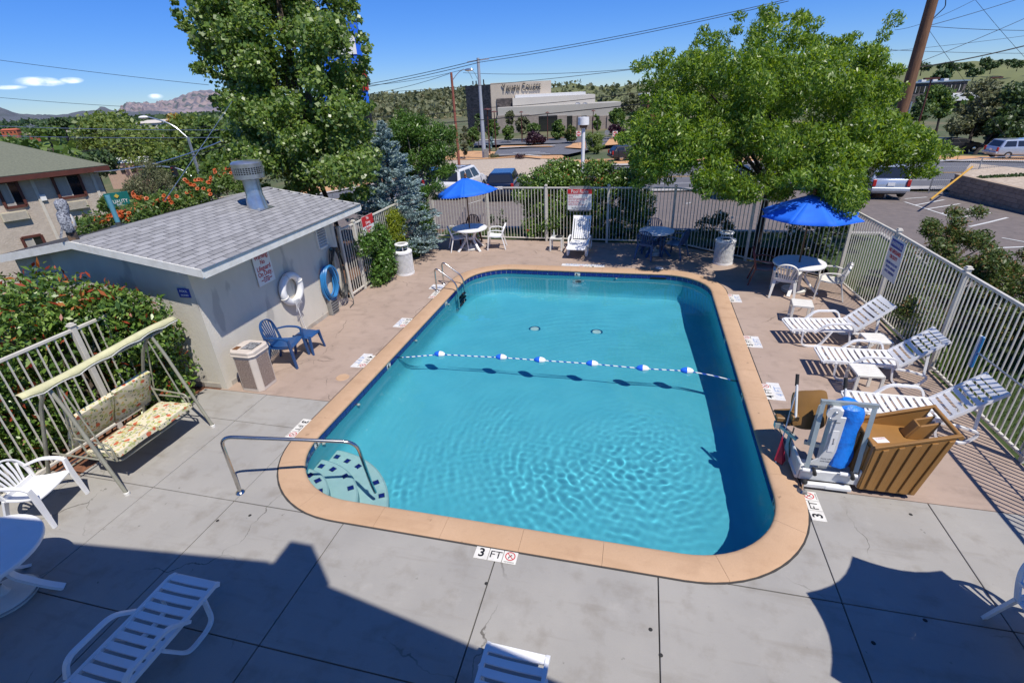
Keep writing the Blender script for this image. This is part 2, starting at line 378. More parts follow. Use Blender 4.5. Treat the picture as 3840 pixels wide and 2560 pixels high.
# ------------------------------------------------------------------ terrain
_TD = [0, 1.5, 5, 12, 20, 30, 40, 70, 190, 400, 1000, 4000, 9000]; _TZ = [-.10, -.12, -.75, -1.15, -1.5, -1.75, -2.2, -4.2, -7.4, -11, -16, -25, -40]
def zg(x, y):
    dx = max(-3.0-x, 0, x-10.0); dy = max(-6.0-y, 0, y-12.5); d = math.hypot(dx, dy)
    z = float(np.interp(d, _TD, _TZ)); lf = min(1, max(0, (-x-9.0)/18.0))*min(1, max(0, (60-abs(y-5))/30.0))
    return z*(1+1.1*lf*(1 if d < 200 else 200/d))
def GP(px, py):
    """where the sight line through a photo pixel meets the terrain"""
    lo, hi = 5.0, 5000.0; d = 8.0
    while d < hi:
        q = P(px, py, d)
        if q[2] <= zg(q[0], q[1]): break
        d *= 1.01
    a, b = d/1.01, d
    for _ in range(24):
        m = (a+b)/2; q = P(px, py, m)
        if q[2] <= zg(q[0], q[1]): b = m
        else: a = m
    q = P(px, py, b); return np.array([q[0], q[1], zg(q[0], q[1])]), b
rs = list(np.arange(9, 60, 1.5)) + list(np.geomspace(60, 9000, 46)); na = 160; mb = MB()
for r_ in rs:
    for k in range(na):
        a = 2*math.pi*k/na; x, y = 3.5+r_*math.cos(a), 4+r_*math.sin(a); mb.v.append((x, y, zg(x, y)-(.35 if r_ < 13.5 else .0)))
for j in range(len(rs)-1):
    for k in range(na): mb.f.append((j*na+k, (j+1)*na+k, (j+1)*na+(k+1) % na, j*na+(k+1) % na))
struct(mb.build('ground', 'scrub', smooth=True))
def sheet(name, c, mat, dz, n=24, m=12, kind='structure', flat=None):
    """ground-hugging sheet between four corners, given in order"""
    c = [np.array(q[:2], float) for q in c]; mb = MB()
    for i in range(n+1):
        for j in range(m+1):
            s, t = i/n, j/m; q = (1-s)*(1-t)*c[0]+s*(1-t)*c[1]+s*t*c[2]+(1-s)*t*c[3]
            mb.v.append((q[0], q[1], (zg(q[0], q[1]) if flat is None else flat)+dz))
    for i in range(n):
        for j in range(m): mb.f.append((i*(m+1)+j, (i+1)*(m+1)+j, (i+1)*(m+1)+j+1, i*(m+1)+j+1))
    o = mb.build(name, mat, smooth=True)
    return struct(o, kind)
sheet('parking_lot', [(-16,14.2),(46,14.2),(46,29.5),(-16,29.5)], 'asphalt', .05, 60, 20)
sheet('parking_lot', [(12.3,-8),(46,-8),(46,14.21),(12.3,14.21)], 'asphalt', .054, 40, 24)
sheet('road', [(-110,18),(110,40),(110,54),(-110,32)], 'road_grey', .055, 120, 12)
for nm, a, b, mt, dz in (('sidewalk', 14.0, 15.6, 'kerb', .15), ('sidewalk', -1.1, 0.0, 'kerb', .14)):
    sheet(nm, [(-110,18+a),(110,40+a),(110,40+b),(-110,18+b)], mt, dz, 120, 2)
for a, b, mt in ((6.2,6.32,'road_yellow'),(6.55,6.67,'road_yellow'),(2.9,3.0,'road_white'),(10.4,10.5,'road_white'),(.35,.45,'road_yellow')):
    struct(sheet('lane_line', [(-90,20+a),(90,38+a),(90,38+b),(-90,20+b)], mt, .062, 110, 1))
# verges beside the deck
sheet('planting_bed', [(-13,-7),(-2.62,-7),(-2.62,2.2),(-13,2.2)], 'mulch', -.02, 4, 4, flat=0)
sheet('planting_bed', [(-13,2.2),(-6.4,2.2),(-6.4,14),(-13,14)], 'soil', -.12, 6, 6, flat=0)
sheet('planting_bed', [(-6.4,6.5),(-2.62,6.5),(-2.62,14),(-6.4,14)], 'soil', -.06, 4, 4, flat=0)
sheet('lawn', [(-2.62,12.45),(12.3,12.45),(12.3,14.3),(-2.62,14.3)], 'lawn_soil', -.04, 10, 3, flat=0)
sheet('lawn', [(9.72,-8),(12.3,-8),(12.3,12.45),(9.72,12.45)], 'lawn_soil', -.045, 4, 10, flat=0)
for nm, c in (('kerb', [(-2.6,14.2),(12.42,14.2),(12.42,14.38),(-2.6,14.38)]), ('kerb', [(12.26,-8),(12.42,-8),(12.42,14.2),(12.26,14.2)])):
    b = MB(); b.prism([q for q in c], -1.0, .03); struct(b.build(nm, 'kerb', bev=.015))

# grass (uncountable)
def grass(name, area, n, h, label):
    a = np.array(area); pts = np.stack([a[0]+(a[1]-a[0])*RNG.random(n), a[2]+(a[3]-a[2])*RNG.random(n), np.full(n, h*.35-.04)], 1)
    d = RNG.normal(size=(n, 3))*.45; d[:, 2] = 1; d = unit(d); s = unit(np.cross(d, RNG.normal(size=(n, 3)))); L = h*(.6+.8*RNG.random((n, 1)))
    V = np.stack([pts-s*.004-d*L*.4, pts+s*.004-d*L*.4, pts+s*.003+d*L*.3, pts+d*L*.6+s*.001], 1).reshape(-1, 3)
    o = obj(name, fast_mesh(name, V, np.arange(n*4).reshape(n, 4), 'grass_blade')); o['kind'] = 'stuff'; o['label'] = label; o['category'] = 'grass'
grass('grass', (9.85, 12.2, -1.0, 9.6), 26000, .085, 'thin mown grass along the outside of the long fence')
grass('grass', (-2.4, 11.5, 12.75, 14.2), 16000, .08, 'shaded strip of grass between back fence and parking lot')

# ------------------------------------------------------------------ pool
W, LEN, RC = 6.55, 9.49, 1.18
def rrect(off=0.0, nc=12, ns=(14, 20), r=None):
    r = (RC if r is None else r)+off; x0, y0, x1, y1 = -off, -off, W+off, LEN+off; out = []
    for cx, cy_, a0, k in ((x1-r, y0+r, -90, ns[1]), (x1-r, y1-r, 0, ns[0]), (x0+r, y1-r, 90, ns[1]), (x0+r, y0+r, 180, ns[0])):
        arc = [(cx+r*math.cos(R(a0+90*i/nc)), cy_+r*math.sin(R(a0+90*i/nc))) for i in range(nc+1)]
        out.append(arc)
    pts = []
    for i in range(4):
        pts += out[i]; a = out[i][-1]; b = out[(i+1) % 4][0]; k = ns[1] if i % 2 == 0 else ns[0]
        pts += [(a[0]+(b[0]-a[0])*j/k, a[1]+(b[1]-a[1])*j/k) for j in range(1, k)]
    return pts
PER = np.array(rrect()); _d = np.linalg.norm(np.roll(PER, -1, 0)-PER, axis=1); _S = np.concatenate([[0], np.cumsum(_d)]); PLEN = _S[-1]
PX = np.vstack([PER, PER[:1]])
def per(s):
    """point and outward normal on the pool's edge at arc length s"""
    s = s % PLEN; x = np.interp(s, _S, PX[:, 0]); y = np.interp(s, _S, PX[:, 1])
    e = .02; x2 = np.interp((s+e) % PLEN, _S, PX[:, 0]); y2 = np.interp((s+e) % PLEN, _S, PX[:, 1]); x1 = np.interp((s-e) % PLEN, _S, PX[:, 0]); y1 = np.interp((s-e) % PLEN, _S, PX[:, 1])
    t = Vector((x2-x1, y2-y1)).normalized(); return Vector((x, y)), Vector((t.y, -t.x))
def per_s(x, y):
    return float(_S[np.argmin(((PER-np.array([x, y]))**2).sum(1))])
def floor_z(y): return float(np.interp(y, [0, 4.2, 7.5, LEN], [-1.06, -1.14, -1.55, -1.68]))
mb = MB(); rings = []
n0 = len(PER)
def ring(off, zf, r=None):
    i0 = len(mb.v); mb.v.extend([(x, y, zf(x, y)) for x, y in rrect(off, r=r)]); rings.append(i0)
ring(.0, lambda x, y: -.03); ring(.0, lambda x, y: floor_z(y)+.30); ring(-.03, lambda x, y: floor_z(y)+.16); ring(-.10, lambda x, y: floor_z(y)+.05); ring(-.24, lambda x, y: floor_z(y))
base_ = rrect(-.24)
for t in (.25, .5, .75, 1.0):
    i0 = len(mb.v); rings.append(i0)
    for x, y in base_:
        cy2 = min(max(y, 2.6), LEN-2.6); xx, yy = x+(W/2-x)*t, y+(cy2-y)*t; mb.v.append((xx, yy, floor_z(yy)))
for a, b in zip(rings[:-1], rings[1:]):
    for k in range(n0): mb.f.append((a+k, a+(k+1) % n0, b+(k+1) % n0, b+k))
pool = struct(mb.build('swimming_pool', 'plaster', smooth=True))
# corner steps
for k, (rad, zt) in enumerate(((.75,-.34),(1.12,-.60),(1.53,-.86))):
    b = MB(); arc = [(rad*math.cos(a), rad*math.sin(a)) for a in [math.pi/2*i/20 for i in range(21)]]
    poly = [(.02, .02)]+[(max(.02, q[0]), max(.02, q[1])) for q in arc]
    b.prism(poly, -1.3-.01*k, zt); b.build('step', 'step_plaster', pool, bev=.025, smooth=True)
dm = MB(); dm.box((0,0,0), (.075,.075,.008)); dme = dm.mesh('step_tile', 'blue_tile')
fm = MB(); fm.box((0,0,-.002), (.09,.09,.006)); fme = fm.mesh('tile_border', 'grout')
for x, y, z in ((.20,.60,-.34),(.38,.52,-.34),(.53,.33,-.34),(.12,.96,-.6),(.34,.93,-.6),(.61,.83,-.6),(.82,.62,-.6),(.12,1.36,-.86),(.34,1.30,-.86),(.58,1.22,-.86),(1.03,.95,-.86),(1.24,.72,-.86)):
    o = obj('step_tile', dme, pool, (x, y, z+.008), math.atan2(y, x)); f = obj('tile_border', fme, o)
# drains, lamp niche, return inlets
for x, y in ((2.28,7.0),(3.83,7.07)):
    b = MB(); b.lathe([(.001,.014),(.10,.014),(.105,.0)], (0,0,0), 20); o = b.build('floor_drain', 'step_plaster', pool, loc=(x, y, floor_z(y)+.004))
    b = MB(); b.lathe([(.112,.0),(.135,.012),(.15,.0)], (0,0,0), 20); b.build('drain_ring', 'plaster', o)
b = MB(); b.lathe([(.001,.02),(.10,.02),(.12,.03),(.15,.02),(.155,0)], (0,0,0), 24); b.xf(Matrix.Rotation(R(90), 4, 'X')); lamp = b.build('pool_lamp', 'galv', pool, loc=(3.08, LEN-.01, -.62), smooth=True)
b = MB(); b.lathe([(.001,.026),(.098,.024)], (0,0,0), 24); b.xf(Matrix.Rotation(R(90), 4, 'X')); b.build('lens', 'black', lamp)
for x, y in ((.03,1.25),(.03,4.9),(.03,2.35),(.03,7.0),(4.15,LEN-.03)):
    b = MB(); b.ell((0,0,0), (.035,.035,.035), 10, 6); b.build('return_inlet', 'white_tile', pool, loc=(x, y, -.24), smooth=True)
# waterline tiles
b = MB(); b.box((0,0,0), (.149,.010,.150)); tme = b.mesh('tile', 'blue_tile', bev=.002)
wme = MB().box((0,0,0), (.149,.011,.150)).mesh('depth_tile', 'white_tile')
NT = int(PLEN/.1555); st = PLEN/NT
gb = MB(); gv = rrect(-.001); i0 = 0
gb.v = [(x, y, -.215) for x, y in gv]+[(x, y, -.045) for x, y in gv]; nq = len(gv)
gb.f = [(k, (k+1) % nq, nq+(k+1) % nq, nq+k) for k in range(nq)]; gb.build('grout_band', 'grout', pool)
MARK = {per_s(0, 1.30): '3', per_s(0, 3.62): '4', per_s(0, 6.85): '6', per_s(2.97, LEN): '6', per_s(W, 1.25): '3', per_s(W, 3.55): '4', per_s(W, 5.9): '5'}
mk = {int(s/st): t for s, t in MARK.items()}
for k in range(NT):
    q, nr = per((k+.5)*st); a = math.atan2(nr.y, nr.x)-math.pi/2
    o = obj('tile', tme if k not in mk else wme, pool, (q.x-nr.x*.003, q.y-nr.y*.003, -.125), a)
    if k in mk:
        o.name = 'depth_tile'; t_ = (-nr.y, nr.x)
        textat(mk[k], .13, 'black', o, (-.02 if True else 0, -.0065, .0), (1,0,0), (0,0,1), 'numeral', .001, bold=.004)
        textat('FT', .04, 'black', o, (.05, -.0065, .045), (1,0,0), (0,0,1), 'numeral', .001)
# coping stones
CS = [(.33,-.07),(.33,.010),(.315,.018),(.03,.018),(-.005,.010),(-.022,-.006),(-.026,-.022),(-.018,-.040),(.0,-.046),(.05,-.05)]
cuts = []
s = .35
while s < PLEN-.3: cuts.append(s); s += .93+.1*math.sin(s*3)
cuts.append(cuts[0]+PLEN)
for a, b_ in zip(cuts[:-1], cuts[1:]):
    mb = MB(); m = max(4, int((b_-a)/.12)); nc = len(CS)
    for i in range(m+1):
        q, nr = per(a+.0016+(b_-a-.0032)*i/m)
        for o_, z in CS: mb.v.append((q.x+nr.x*o_, q.y+nr.y*o_, z))
    for i in range(m):
        for k in range(nc): mb.f.append((i*nc+k, i*nc+(k+1) % nc, (i+1)*nc+(k+1) % nc, (i+1)*nc+k))
    mb.f += [tuple(range(nc)), tuple(range((m+1)*nc-1, m*nc-1, -1))]
    mb.build('coping_stone', 'coping', pool, smooth=True)
# dark joint round the coping
mb = MB(); v0 = rrect(.325); v1 = rrect(.352); nq = len(v0)
mb.v = [(x, y, .003) for x, y in v0]+[(x, y, .003) for x, y in v1]; mb.f = [(k, nq+k, nq+(k+1) % nq, (k+1) % nq) for k in range(nq)]
mb.build('coping_joint', 'joint', pool)

# water: a closed body with a rippled top
m, n, b = _new('water'); N = n.nodes; L_ = n.links; N.remove(b)
gs = N.new('ShaderNodeBsdfGlass'); gs.inputs['IOR'].default_value = 1.33; gs.inputs['Roughness'].default_value = 0.0; gs.inputs['Color'].default_value = (.90,.99,1,1)
L_.new(gs.outputs[0], N['Material Output'].inputs[0])
nx, ny = 330, 480; X = np.linspace(-.012, W+.012, nx+1); Y = np.linspace(-.012, LEN+.012, ny+1); XX, YY = np.meshgrid(X, Y, indexing='ij')
H = np.zeros_like(XX); rg = np.random.default_rng(5)
G2 = lambda cx, cy_, sx, sy: np.exp(-((XX-cx)/sx)**2-((YY-cy_)/sy)**2)
ENV = .05+.95*G2(4.7,1.45,1.35,.95)+.5*G2(5.4,2.3,.8,.9)+.55*G2(3.5,1.2,.9,.8)+.8*G2(1.62,.78,.34,.28)+.35*G2(2.0,1.5,.5,.6)+.22*G2(2.7,2.6,.7,.7)+.16*G2(3.6,6.8,2.2,1.6)
for _ in range(46):
    a = rg.random()*6.28; k = rg.uniform(24, 58); cx, cy_ = (rg.uniform(4.7,6.2), rg.uniform(1.5,3.0)) if _ % 3 else (rg.uniform(-3,9), rg.uniform(-4,8)); rr = np.hypot(XX-cx, YY-cy_)
    H += (.0050/k)*(.6+.8*rg.random())*np.sin(k*rr+rg.random()*6.28)*ENV
for _ in range(10):
    a = rg.random()*6.28; k = rg.uniform(3, 8); H += .0006*np.sin(k*(XX*math.cos(a)+YY*math.sin(a))+rg.random()*6.28)
V = np.stack([XX, YY, -.14+H], -1).reshape(-1, 3); idx = np.arange((nx+1)*(ny+1)).reshape(nx+1, ny+1)
Q = np.stack([idx[:-1, :-1], idx[1:, :-1], idx[1:, 1:], idx[:-1, 1:]], -1).reshape(-1, 4)
loop = list(idx[:, 0])+list(idx[-1, 1:])+list(idx[-2::-1, -1])+list(idx[0, -2:0:-1]); nl = len(loop); nv = len(V)
Vb = V[loop].copy(); Vb[:, 2] = -2.2; V = np.vstack([V, Vb]); Q2 = np.array([(loop[(k+1) % nl], loop[k], nv+k, nv+(k+1) % nl) for k in range(nl)])
me = bpy.data.meshes.new('water'); me.from_pydata([tuple(q) for q in V], [], [tuple(q) for q in np.vstack([Q, Q2])]+[tuple(range(nv+nl-1, nv-1, -1))])
me.materials.append(m)
for p_ in me.polygons: p_.use_smooth = p_.normal.z > .5
wat = struct(obj('water', me)); wat.cycles.is_caustics_caster = True
for o in [pool]+list(pool.children): o.cycles.is_caustics_receiver = True

# ------------------------------------------------------------------ deck
deck = struct(obj('pool_deck', None))
mb = MB()
def rect(mb, x0, y0, x1, y1, z0=-.12, z1=0.0): mb.box(((x0+x1)/2, (y0+y1)/2, (z0+z1)/2), (x1-x0, y1-y0, z1-z0))
def wedge(cx, cy_, sx, sy, corner, rad=RC+.17):
    ang0 = math.atan2(sy, sx); a0, a1 = ang0-math.pi/4, ang0+math.pi/4
    arc = [(cx+rad*math.cos(a0+(a1-a0)*i/12), cy_+rad*math.sin(a0+(a1-a0)*i/12)) for i in range(13)]
    return [corner]+(arc if True else arc[::-1])
for poly in ([(-2.62,2.103),(-.17,2.103),(-.17,12.6),(-2.62,12.6)], [(6.72,1.363),(9.75,1.363),(9.75,9.3),(7.75,10.95),(6.72,11.75)], [(-.17,9.66),(6.72,9.66),(6.72,11.75),(5.75,12.45),(-.17,12.6)],
             [(-.17,LEN-RC),(0,LEN-RC)]+[(RC-(RC+.1)*math.cos(R(a)), LEN-RC+(RC+.1)*math.sin(R(a))) for a in range(5, 90, 8)]+[(RC, 9.66),(-.17,9.66)],
             [(6.72,LEN-RC),(6.72,9.66),(W-RC,9.66)]+[(W-RC+(RC+.1)*math.cos(R(a)), LEN-RC+(RC+.1)*math.sin(R(a))) for a in range(85, 0, -8)]+[(W+.05,LEN-RC)]):
    mb.prism(poly, -.12, 0.0)
mb.build('tan_slab', 'tan_deck', deck)
g = .006
XS = [-4.3,-2.9,-1.62,-.29]; 
cells = []
for x0, x1 in ((-4.3,-2.95),(-2.95,-1.62),(-1.62,-.29)): cells.append((x0, -.28, x1, 1.30)) if x1 > -3 else None
cells = [(-2.95,-.28,-1.62,1.30),(-1.62,-.28,-.29,1.30),(-2.95,1.30,-1.62,2.10),(-1.62,1.30,-.17,2.10),(-.29,1.0,-.15,1.30)]
for y0, y1 in ((-1.89,-.28),(-3.5,-1.89),(-5.2,-3.5)):
    for x0, x1 in ((-4.4,-2.95),(-2.95,-1.62),(-1.62,-.29),(-.29,1.36),(1.36,3.34),(3.34,5.10),(5.10,6.86),(6.86,8.27),(8.27,9.75)): cells.append((x0, y0, x1, y1))
cells += [(6.86,-.28,8.27,1.36),(8.27,-.28,9.75,1.36),(6.72,1.0,6.86,1.36)]
for x0, y0, x1, y1 in cells:
    b = MB(); rect(b, x0+g, y0+g, x1-g, y1-g, -.12, -.001+.002*random.random()); b.build('slab', 'concrete', deck, bev=.004)
for cx, sx, xe in ((RC, -1, -.29+g), (W-RC, 1, 6.86-g)):
    arc = [(cx+sx*(RC+.15)*math.cos(R(a)), RC-(RC+.15)*math.sin(R(a))) for a in range(0, 91, 9)]
    b = MB(); b.prism([(xe, -.28+g), (xe, RC)]+arc+[(cx, -.28+g)], -.12, -.001); b.build('slab', 'concrete', deck)
mb = MB(); mb.prism([(-4.4,-5.2),(9.75,-5.2),(9.75,-.29),(6.86,-.27),(6.86,1.36),(9.7,1.36),(9.7,-.2),(9.74,-5.1),(9.75,-5.2)][:4], -.2, -.02)
rect(mb, -2.95, -.29, -.16, 2.1, -.2, -.021); rect(mb, 6.72, -.29, 9.74, 1.36, -.2, -.021); mb.build('joint_filler', 'joint', deck)
# capped holes, rust spots left by posts
for x, y in ((5.02,-.95),(5.11,-1.18),(3.33,-.79),(.10,-.46),(8.0,1.12),(7.55,-.32),(7.0,-.66),(-.25,-.62)):
    b = MB(); b.lathe([(.001,.006),(.014,.005),(.02,.0)], (0,0,0), 12); b.build('anchor_cap', 'rubber', deck, loc=(x, y, .001))
b = MB(); b.lathe([(.001,.012),(.11,.012),(.125,.0)], (0,0,0), 28); b.build('skimmer_lid', 'coping', deck, loc=(-.56,2.88,.0), smooth=True)
b = MB(); b.lathe([(.001,.010),(.10,.010),(.115,.0)], (0,0,0), 24); b.build('skimmer_lid', 'old_paint', deck, loc=(5.31,9.98,.0), smooth=True)
b = MB(); b.box((0,0,0), (.42,.03,.17)); sk = b.build('skimmer_frame', 'black', pool, loc=(5.28, LEN-.002, -.12))
b = MB(); b.box((0,-.018,.045), (.40,.01,.05)); b.build('weir', 'blue_tile', sk)

# depth markers set in the deck
NODIVE = None
def marker(x, y, up, txt, label, plate=None):
    """three tiles: number, FT, no-diving sign; `up` = direction of the letters' tops"""
    u = Vector((up[0], up[1], 0)); d = Vector((up[1], -up[0], 0)); rz = math.atan2(d.y, d.x)
    t = thing('depth_marker', label, 'depth marker', (x, y, .0), rz)
    if plate:
        b = MB(); b.box((plate[0], plate[1], .002), (plate[2], plate[3], .004)); b.build('painted_patch', 'old_paint', t)
        textat(plate[4], plate[5], 'faded_blue', t, (plate[0], plate[1]-.05, .0052), (1,0,0), (0,1,0), 'faded_lettering', .0006)
    for i in range(3):
        b = MB(); b.box((-.166+.166*i, 0, .0045), (.158,.16,.007)); b.build('tile', 'white_tile', t, bev=.002)
    textat(txt, .155, 'black', t, (-.166,0,.0085), (1,0,0), (0,1,0), 'numeral', .0008, bold=.004)
    textat('FT', .135, 'black', t, (0,0,.0085), (1,0,0), (0,1,0), 'lettering', .0008)
    b = MB(); b.lathe([(.047,.0),(.047,.0012),(.058,.0012),(.058,.0)], (.166,.015,.0082), 28); b.bar((.166-.036,.015+.036,.0086),(.166+.036,.015-.036,.0086),.009,.001); b.build('prohibition_ring', 'sign_red', t)
    b = MB(); b.ell((.176,.028,.0085),(.009,.008,.0008),8,4); b.bar((.172,.022,.0084),(.15,.0,.0084),.011,.001); b.bar((.15,.0,.0084),(.148,-.02,.0084),.008,.001); b.bar((.163,.014,.0084),(.19,-.002,.0084),.006,.001); b.build('diver_symbol', 'black', t)
    textat('NO DIVING', .022, 'black', t, (.166,-.065,.0085), (1,0,0), (0,1,0), 'lettering', .0006)
    return t
marker(3.335,-.425,(0,1),'3','white three foot depth marker tiles along the near pool edge')
marker(-.41,1.30,(1,0),'3','three foot depth marker tiles left of the pool near the handrail')
marker(6.95,1.05,(-1,0),'3','three foot depth marker tiles right of the pool by the tan lift cover')
marker(-.42,3.53,(1,0),'4','four foot depth marker tiles left of the pool near the blue chair', (-.02,-.11,.56,.20,'4 FT',.16))
marker(-.42,5.38,(1,0),'5','five foot depth marker tiles on the left deck facing the life ring', (0,-.09,.5,.22,'5 FT',.16))
marker(-.41,7.16,(1,0),'6','six foot depth marker tiles on the left deck at the pool ladder')
marker(6.94,3.66,(-1,0),'4','four foot depth marker tiles right of the pool behind the lift seat', (.03,-.12,.55,.2,'4 FT',.16))
marker(6.94,5.54,(-1,0),'5','five foot depth marker tiles right of the pool beside the sun loungers', (0,-.11,.5,.22,'5 FT',.16))
marker(6.92,7.87,(-1,0),'6','six foot depth marker tiles right of the pool near the maroon chair', (0,-.11,.5,.22,'6 FT',.16))
marker(3.28,9.90-.02,(0,-1),'6','six foot depth marker tiles on the far side of the pool', (.13,-.10,1.25,.20,'NO DIVING',.2))
b = MB(); b.box((0,0,.002), (.36,.36,.004)); t = tag(b.build('painted_marking', 'old_paint', loc=(-.55,7.73,.0)), 'old white painted marking on the deck under the pool ladder', 'marking')
textat('6', .3, 'faded_blue', t, (.06,0,.0048), (0,-1,0), (1,0,0), 'faded_lettering', .0006)
def strap(mb, path, w, t, up=(0,0,1)):
    """flat band swept along a path; w may vary"""
    ps = [Vector(q) for q in path]; n = len(ps); ww = w if hasattr(w, '__len__') else [w]*n; o = len(mb.v); u0 = Vector(up)
    for i, q in enumerate(ps):
        tg = (ps[min(i+1, n-1)]-ps[max(i-1, 0)]).normalized(); s = tg.cross(u0)
        s = s.normalized() if s.length > 1e-4 else Vector((1,0,0)); u = s.cross(tg)
        for a, b in ((-1,-1),(1,-1),(1,1),(-1,1)): mb.v.append(tuple(q+s*a*ww[i]/2+u*b*t/2))
    for i in range(n-1):
        for k in range(4): mb.f.append((o+i*4+k, o+i*4+(k+1) % 4, o+(i+1)*4+(k+1) % 4, o+(i+1)*4+k))
    mb.f += [(o+3,o+2,o+1,o), tuple(o+(n-1)*4+k for k in range(4))]; return mb

# ------------------------------------------------------------------ fences
b = MB(); b.box((0,0,.93), (.017,.017,1.68)); PICK = b.mesh('picket', 'fence_paint')
b = MB(); b.box((0,0,.92), (.075,.075,1.84)); POST = b.mesh('post', 'fence_paint', bev=.006)
b = MB(); b.box((0,0,1.85), (.10,.10,.025)); b.box((0,0,1.872), (.07,.07,.03)); CAP = b.mesh('post_cap', 'fence_paint', bev=.004)
def fence(label, pts, posts, caps=True, step=.108):
    f = thing('fence', label, 'fence', (*pts[0], 0))
    o3 = Vector((*pts[0], 0))
    for a, b_ in zip(pts[:-1], pts[1:]):
        a, b_ = Vector((*a, 0)), Vector((*b_, 0)); d = b_-a; L = d.length; rz = math.atan2(d.y, d.x)
        for z, nm, h in ((1.78,'top_rail',.045), (.10,'bottom_rail',.04)):
            m = MB(); m.bar(a-o3+Vector((0,0,z)), b_-o3+Vector((0,0,z)), .045, h); m.build(nm, 'fence_paint', f, bev=.005)
        k = int(L/step)
        for i in range(1, k):
            q = a+d*(i/k)-o3; obj('picket', PICK, f, (q.x, q.y, 0), rz)
    for x, y in posts:
        p_ = obj('post', POST, f, (x-o3.x, y-o3.y, 0)); obj('post_cap', CAP, p_)
    return f
fence('beige metal picket fence along the far end of the pool deck', [(-2.47,12.58),(5.70,12.42)], [(-2.47,12.58),(-.43,12.55),(1.62,12.5),(3.66,12.46),(5.70,12.42)])
fence('short angled picket fence behind the far round trash can and locust trunk', [(5.74,12.38),(7.68,10.88)], [(7.70,10.86)])
fence('angled picket fence panel behind the right blue umbrella', [(7.74,10.83),(9.58,9.30)], [(9.60,9.28)])
fence('long beige picket fence along the right side beside the sun loungers', [(9.62,9.24),(9.72,7.24),(9.80,-5.0)], [(9.72,7.24),(9.76,4.85),(9.78,2.4),(9.79,0),(9.8,-2.5)])
fence('picket fence with gate posts at the far left between shed and spruce', [(-2.52,6.62),(-2.49,12.5)], [(-2.52,6.66),(-2.51,7.35),(-2.5,9.9)])
fence('picket fence at the left in front of the red tipped hedge', [(-3.42,2.0),(-3.42,-4.5)], [(-3.42,.78),(-3.42,-1.6),(-3.42,-4.0)], step=.125)

# ------------------------------------------------------------------ pool shed
shed = thing('pool_shed', 'low white stucco pool shed with grey shingle roof left of the pool', 'shed', (-4.4,4.3,0))
def sb(name, mat, f, **k):
    m = MB(); f(m); m.v = [(v[0]+4.4, v[1]-4.3, v[2]) for v in m.v]; return m.build(name, mat, shed, **k)
def _wall(m):
    pr = [(-6.25,-.3),(-2.5,-.3),(-2.5,2.32),(-4.4,2.66),(-6.25,2.34)]; n = len(pr)
    m.v = [(x, 2.15, z) for x, z in pr]+[(x, 6.45, z) for x, z in pr]; m.f = [tuple(range(n)), tuple(range(2*n-1, n-1, -1))]+[(i, n+i, n+(i+1) % n, (i+1) % n) for i in range(n)]
wall = sb('wall', 'stucco', _wall)
sb('corner_pilaster', 'stucco', lambda m: m.box((-2.545,2.195,1.05), (.13,.13,2.3)))
sb('wall_base', 'stucco_stain', lambda m: (m.box((-2.497,4.3,.045), (.012,4.28,.09)), m.box((-4.3,2.146,.05), (3.6,.012,.1))))
def _roof(m):
    pr = [(-6.85,2.30),(-4.4,2.70),(-1.97,2.30),(-1.97,2.365),(-4.4,2.765),(-6.85,2.365)]; n = 6
    m.v = [(x, 1.93, z) for x, z in pr]+[(x, 6.87, z) for x, z in pr]; m.f = [tuple(range(n-1,-1,-1)), tuple(range(n, 2*n))]+[(i, (i+1) % n, n+(i+1) % n, n+i) for i in range(n)]
roof = sb('roof', 'joint', _roof)
SL = math.atan2(.40, 2.43); rows = 17; ex = 2.47/rows; tw = .302
SH = []
for i in range(4):
    b = MB(); b.box((0,0,0), (ex-.026, tw-.015, .014)); SH.append(b.mesh('shingle', 'shingle%d' % i))
    b = MB(); b.box((0,0,0), (ex-.026, tw*.5-.015, .014)); SH.append(b.mesh('shingle', 'shingle%d' % i))
for k in range(rows):
    y = 1.91-(k % 2)*tw*.5
    for j in range(18):
        yc = y+tw*(j+.5); hf = 0
        if yc > 6.89: continue
        if yc-tw/2 < 1.9: yc += tw*.25; hf = 1
        if yc+tw/2 > 6.95 and not hf: yc = yc-tw*.25; hf = 1
        s = k*ex+ex/2; x = -1.93-s*math.cos(SL); z = 2.372+s*math.sin(SL)+.010
        o = obj('shingle', SH[2*random.choice((0,1,1,2,2,3))+hf], roof, (x+4.4, yc-4.3+random.uniform(-.003,.003), z+random.uniform(0,.003)))
        o.rotation_euler = (0, SL+.03+random.uniform(-.008,.008), random.uniform(-.012,.012))
for j in range(17):
    b = MB() if j == 0 else b
    if j == 0:
        b.plate([(-.14,-.15,-.022),(0,-.15,0),(0,.15,0),(-.14,.15,-.022)], .008); b.plate([(0,-.15,0),(.14,-.15,-.022),(.14,.15,-.022),(0,.15,0)], .008); RCAP = b.mesh('ridge_cap', 'shingle0')
    obj('ridge_cap', RCAP, roof, (0, 1.93+.15+.29*j-4.3, 2.795+random.uniform(0,.004)))
sb('eave_fascia', 'white_paint', lambda m: m.box((-1.955,4.4,2.30), (.03,4.98,.15)), bev=.006)
sb('drip_edge', 'galv', lambda m: m.box((-1.945,4.4,2.382), (.05,4.98,.012)))
for sx, nm in ((1,'gable_fascia'), (-1,'gable_fascia')):
    for yy in (1.915, 6.885):
        sb(nm, 'white_paint', lambda m: m.plate([(-4.4, yy, 2.66), (-4.4+sx*2.47, yy, 2.255), (-4.4+sx*2.47, yy, 2.385), (-4.4, yy, 2.785)], .035))
sb('soffit', 'white_paint', lambda m: m.box((-2.23,4.4,2.285), (.50,4.9,.012)))
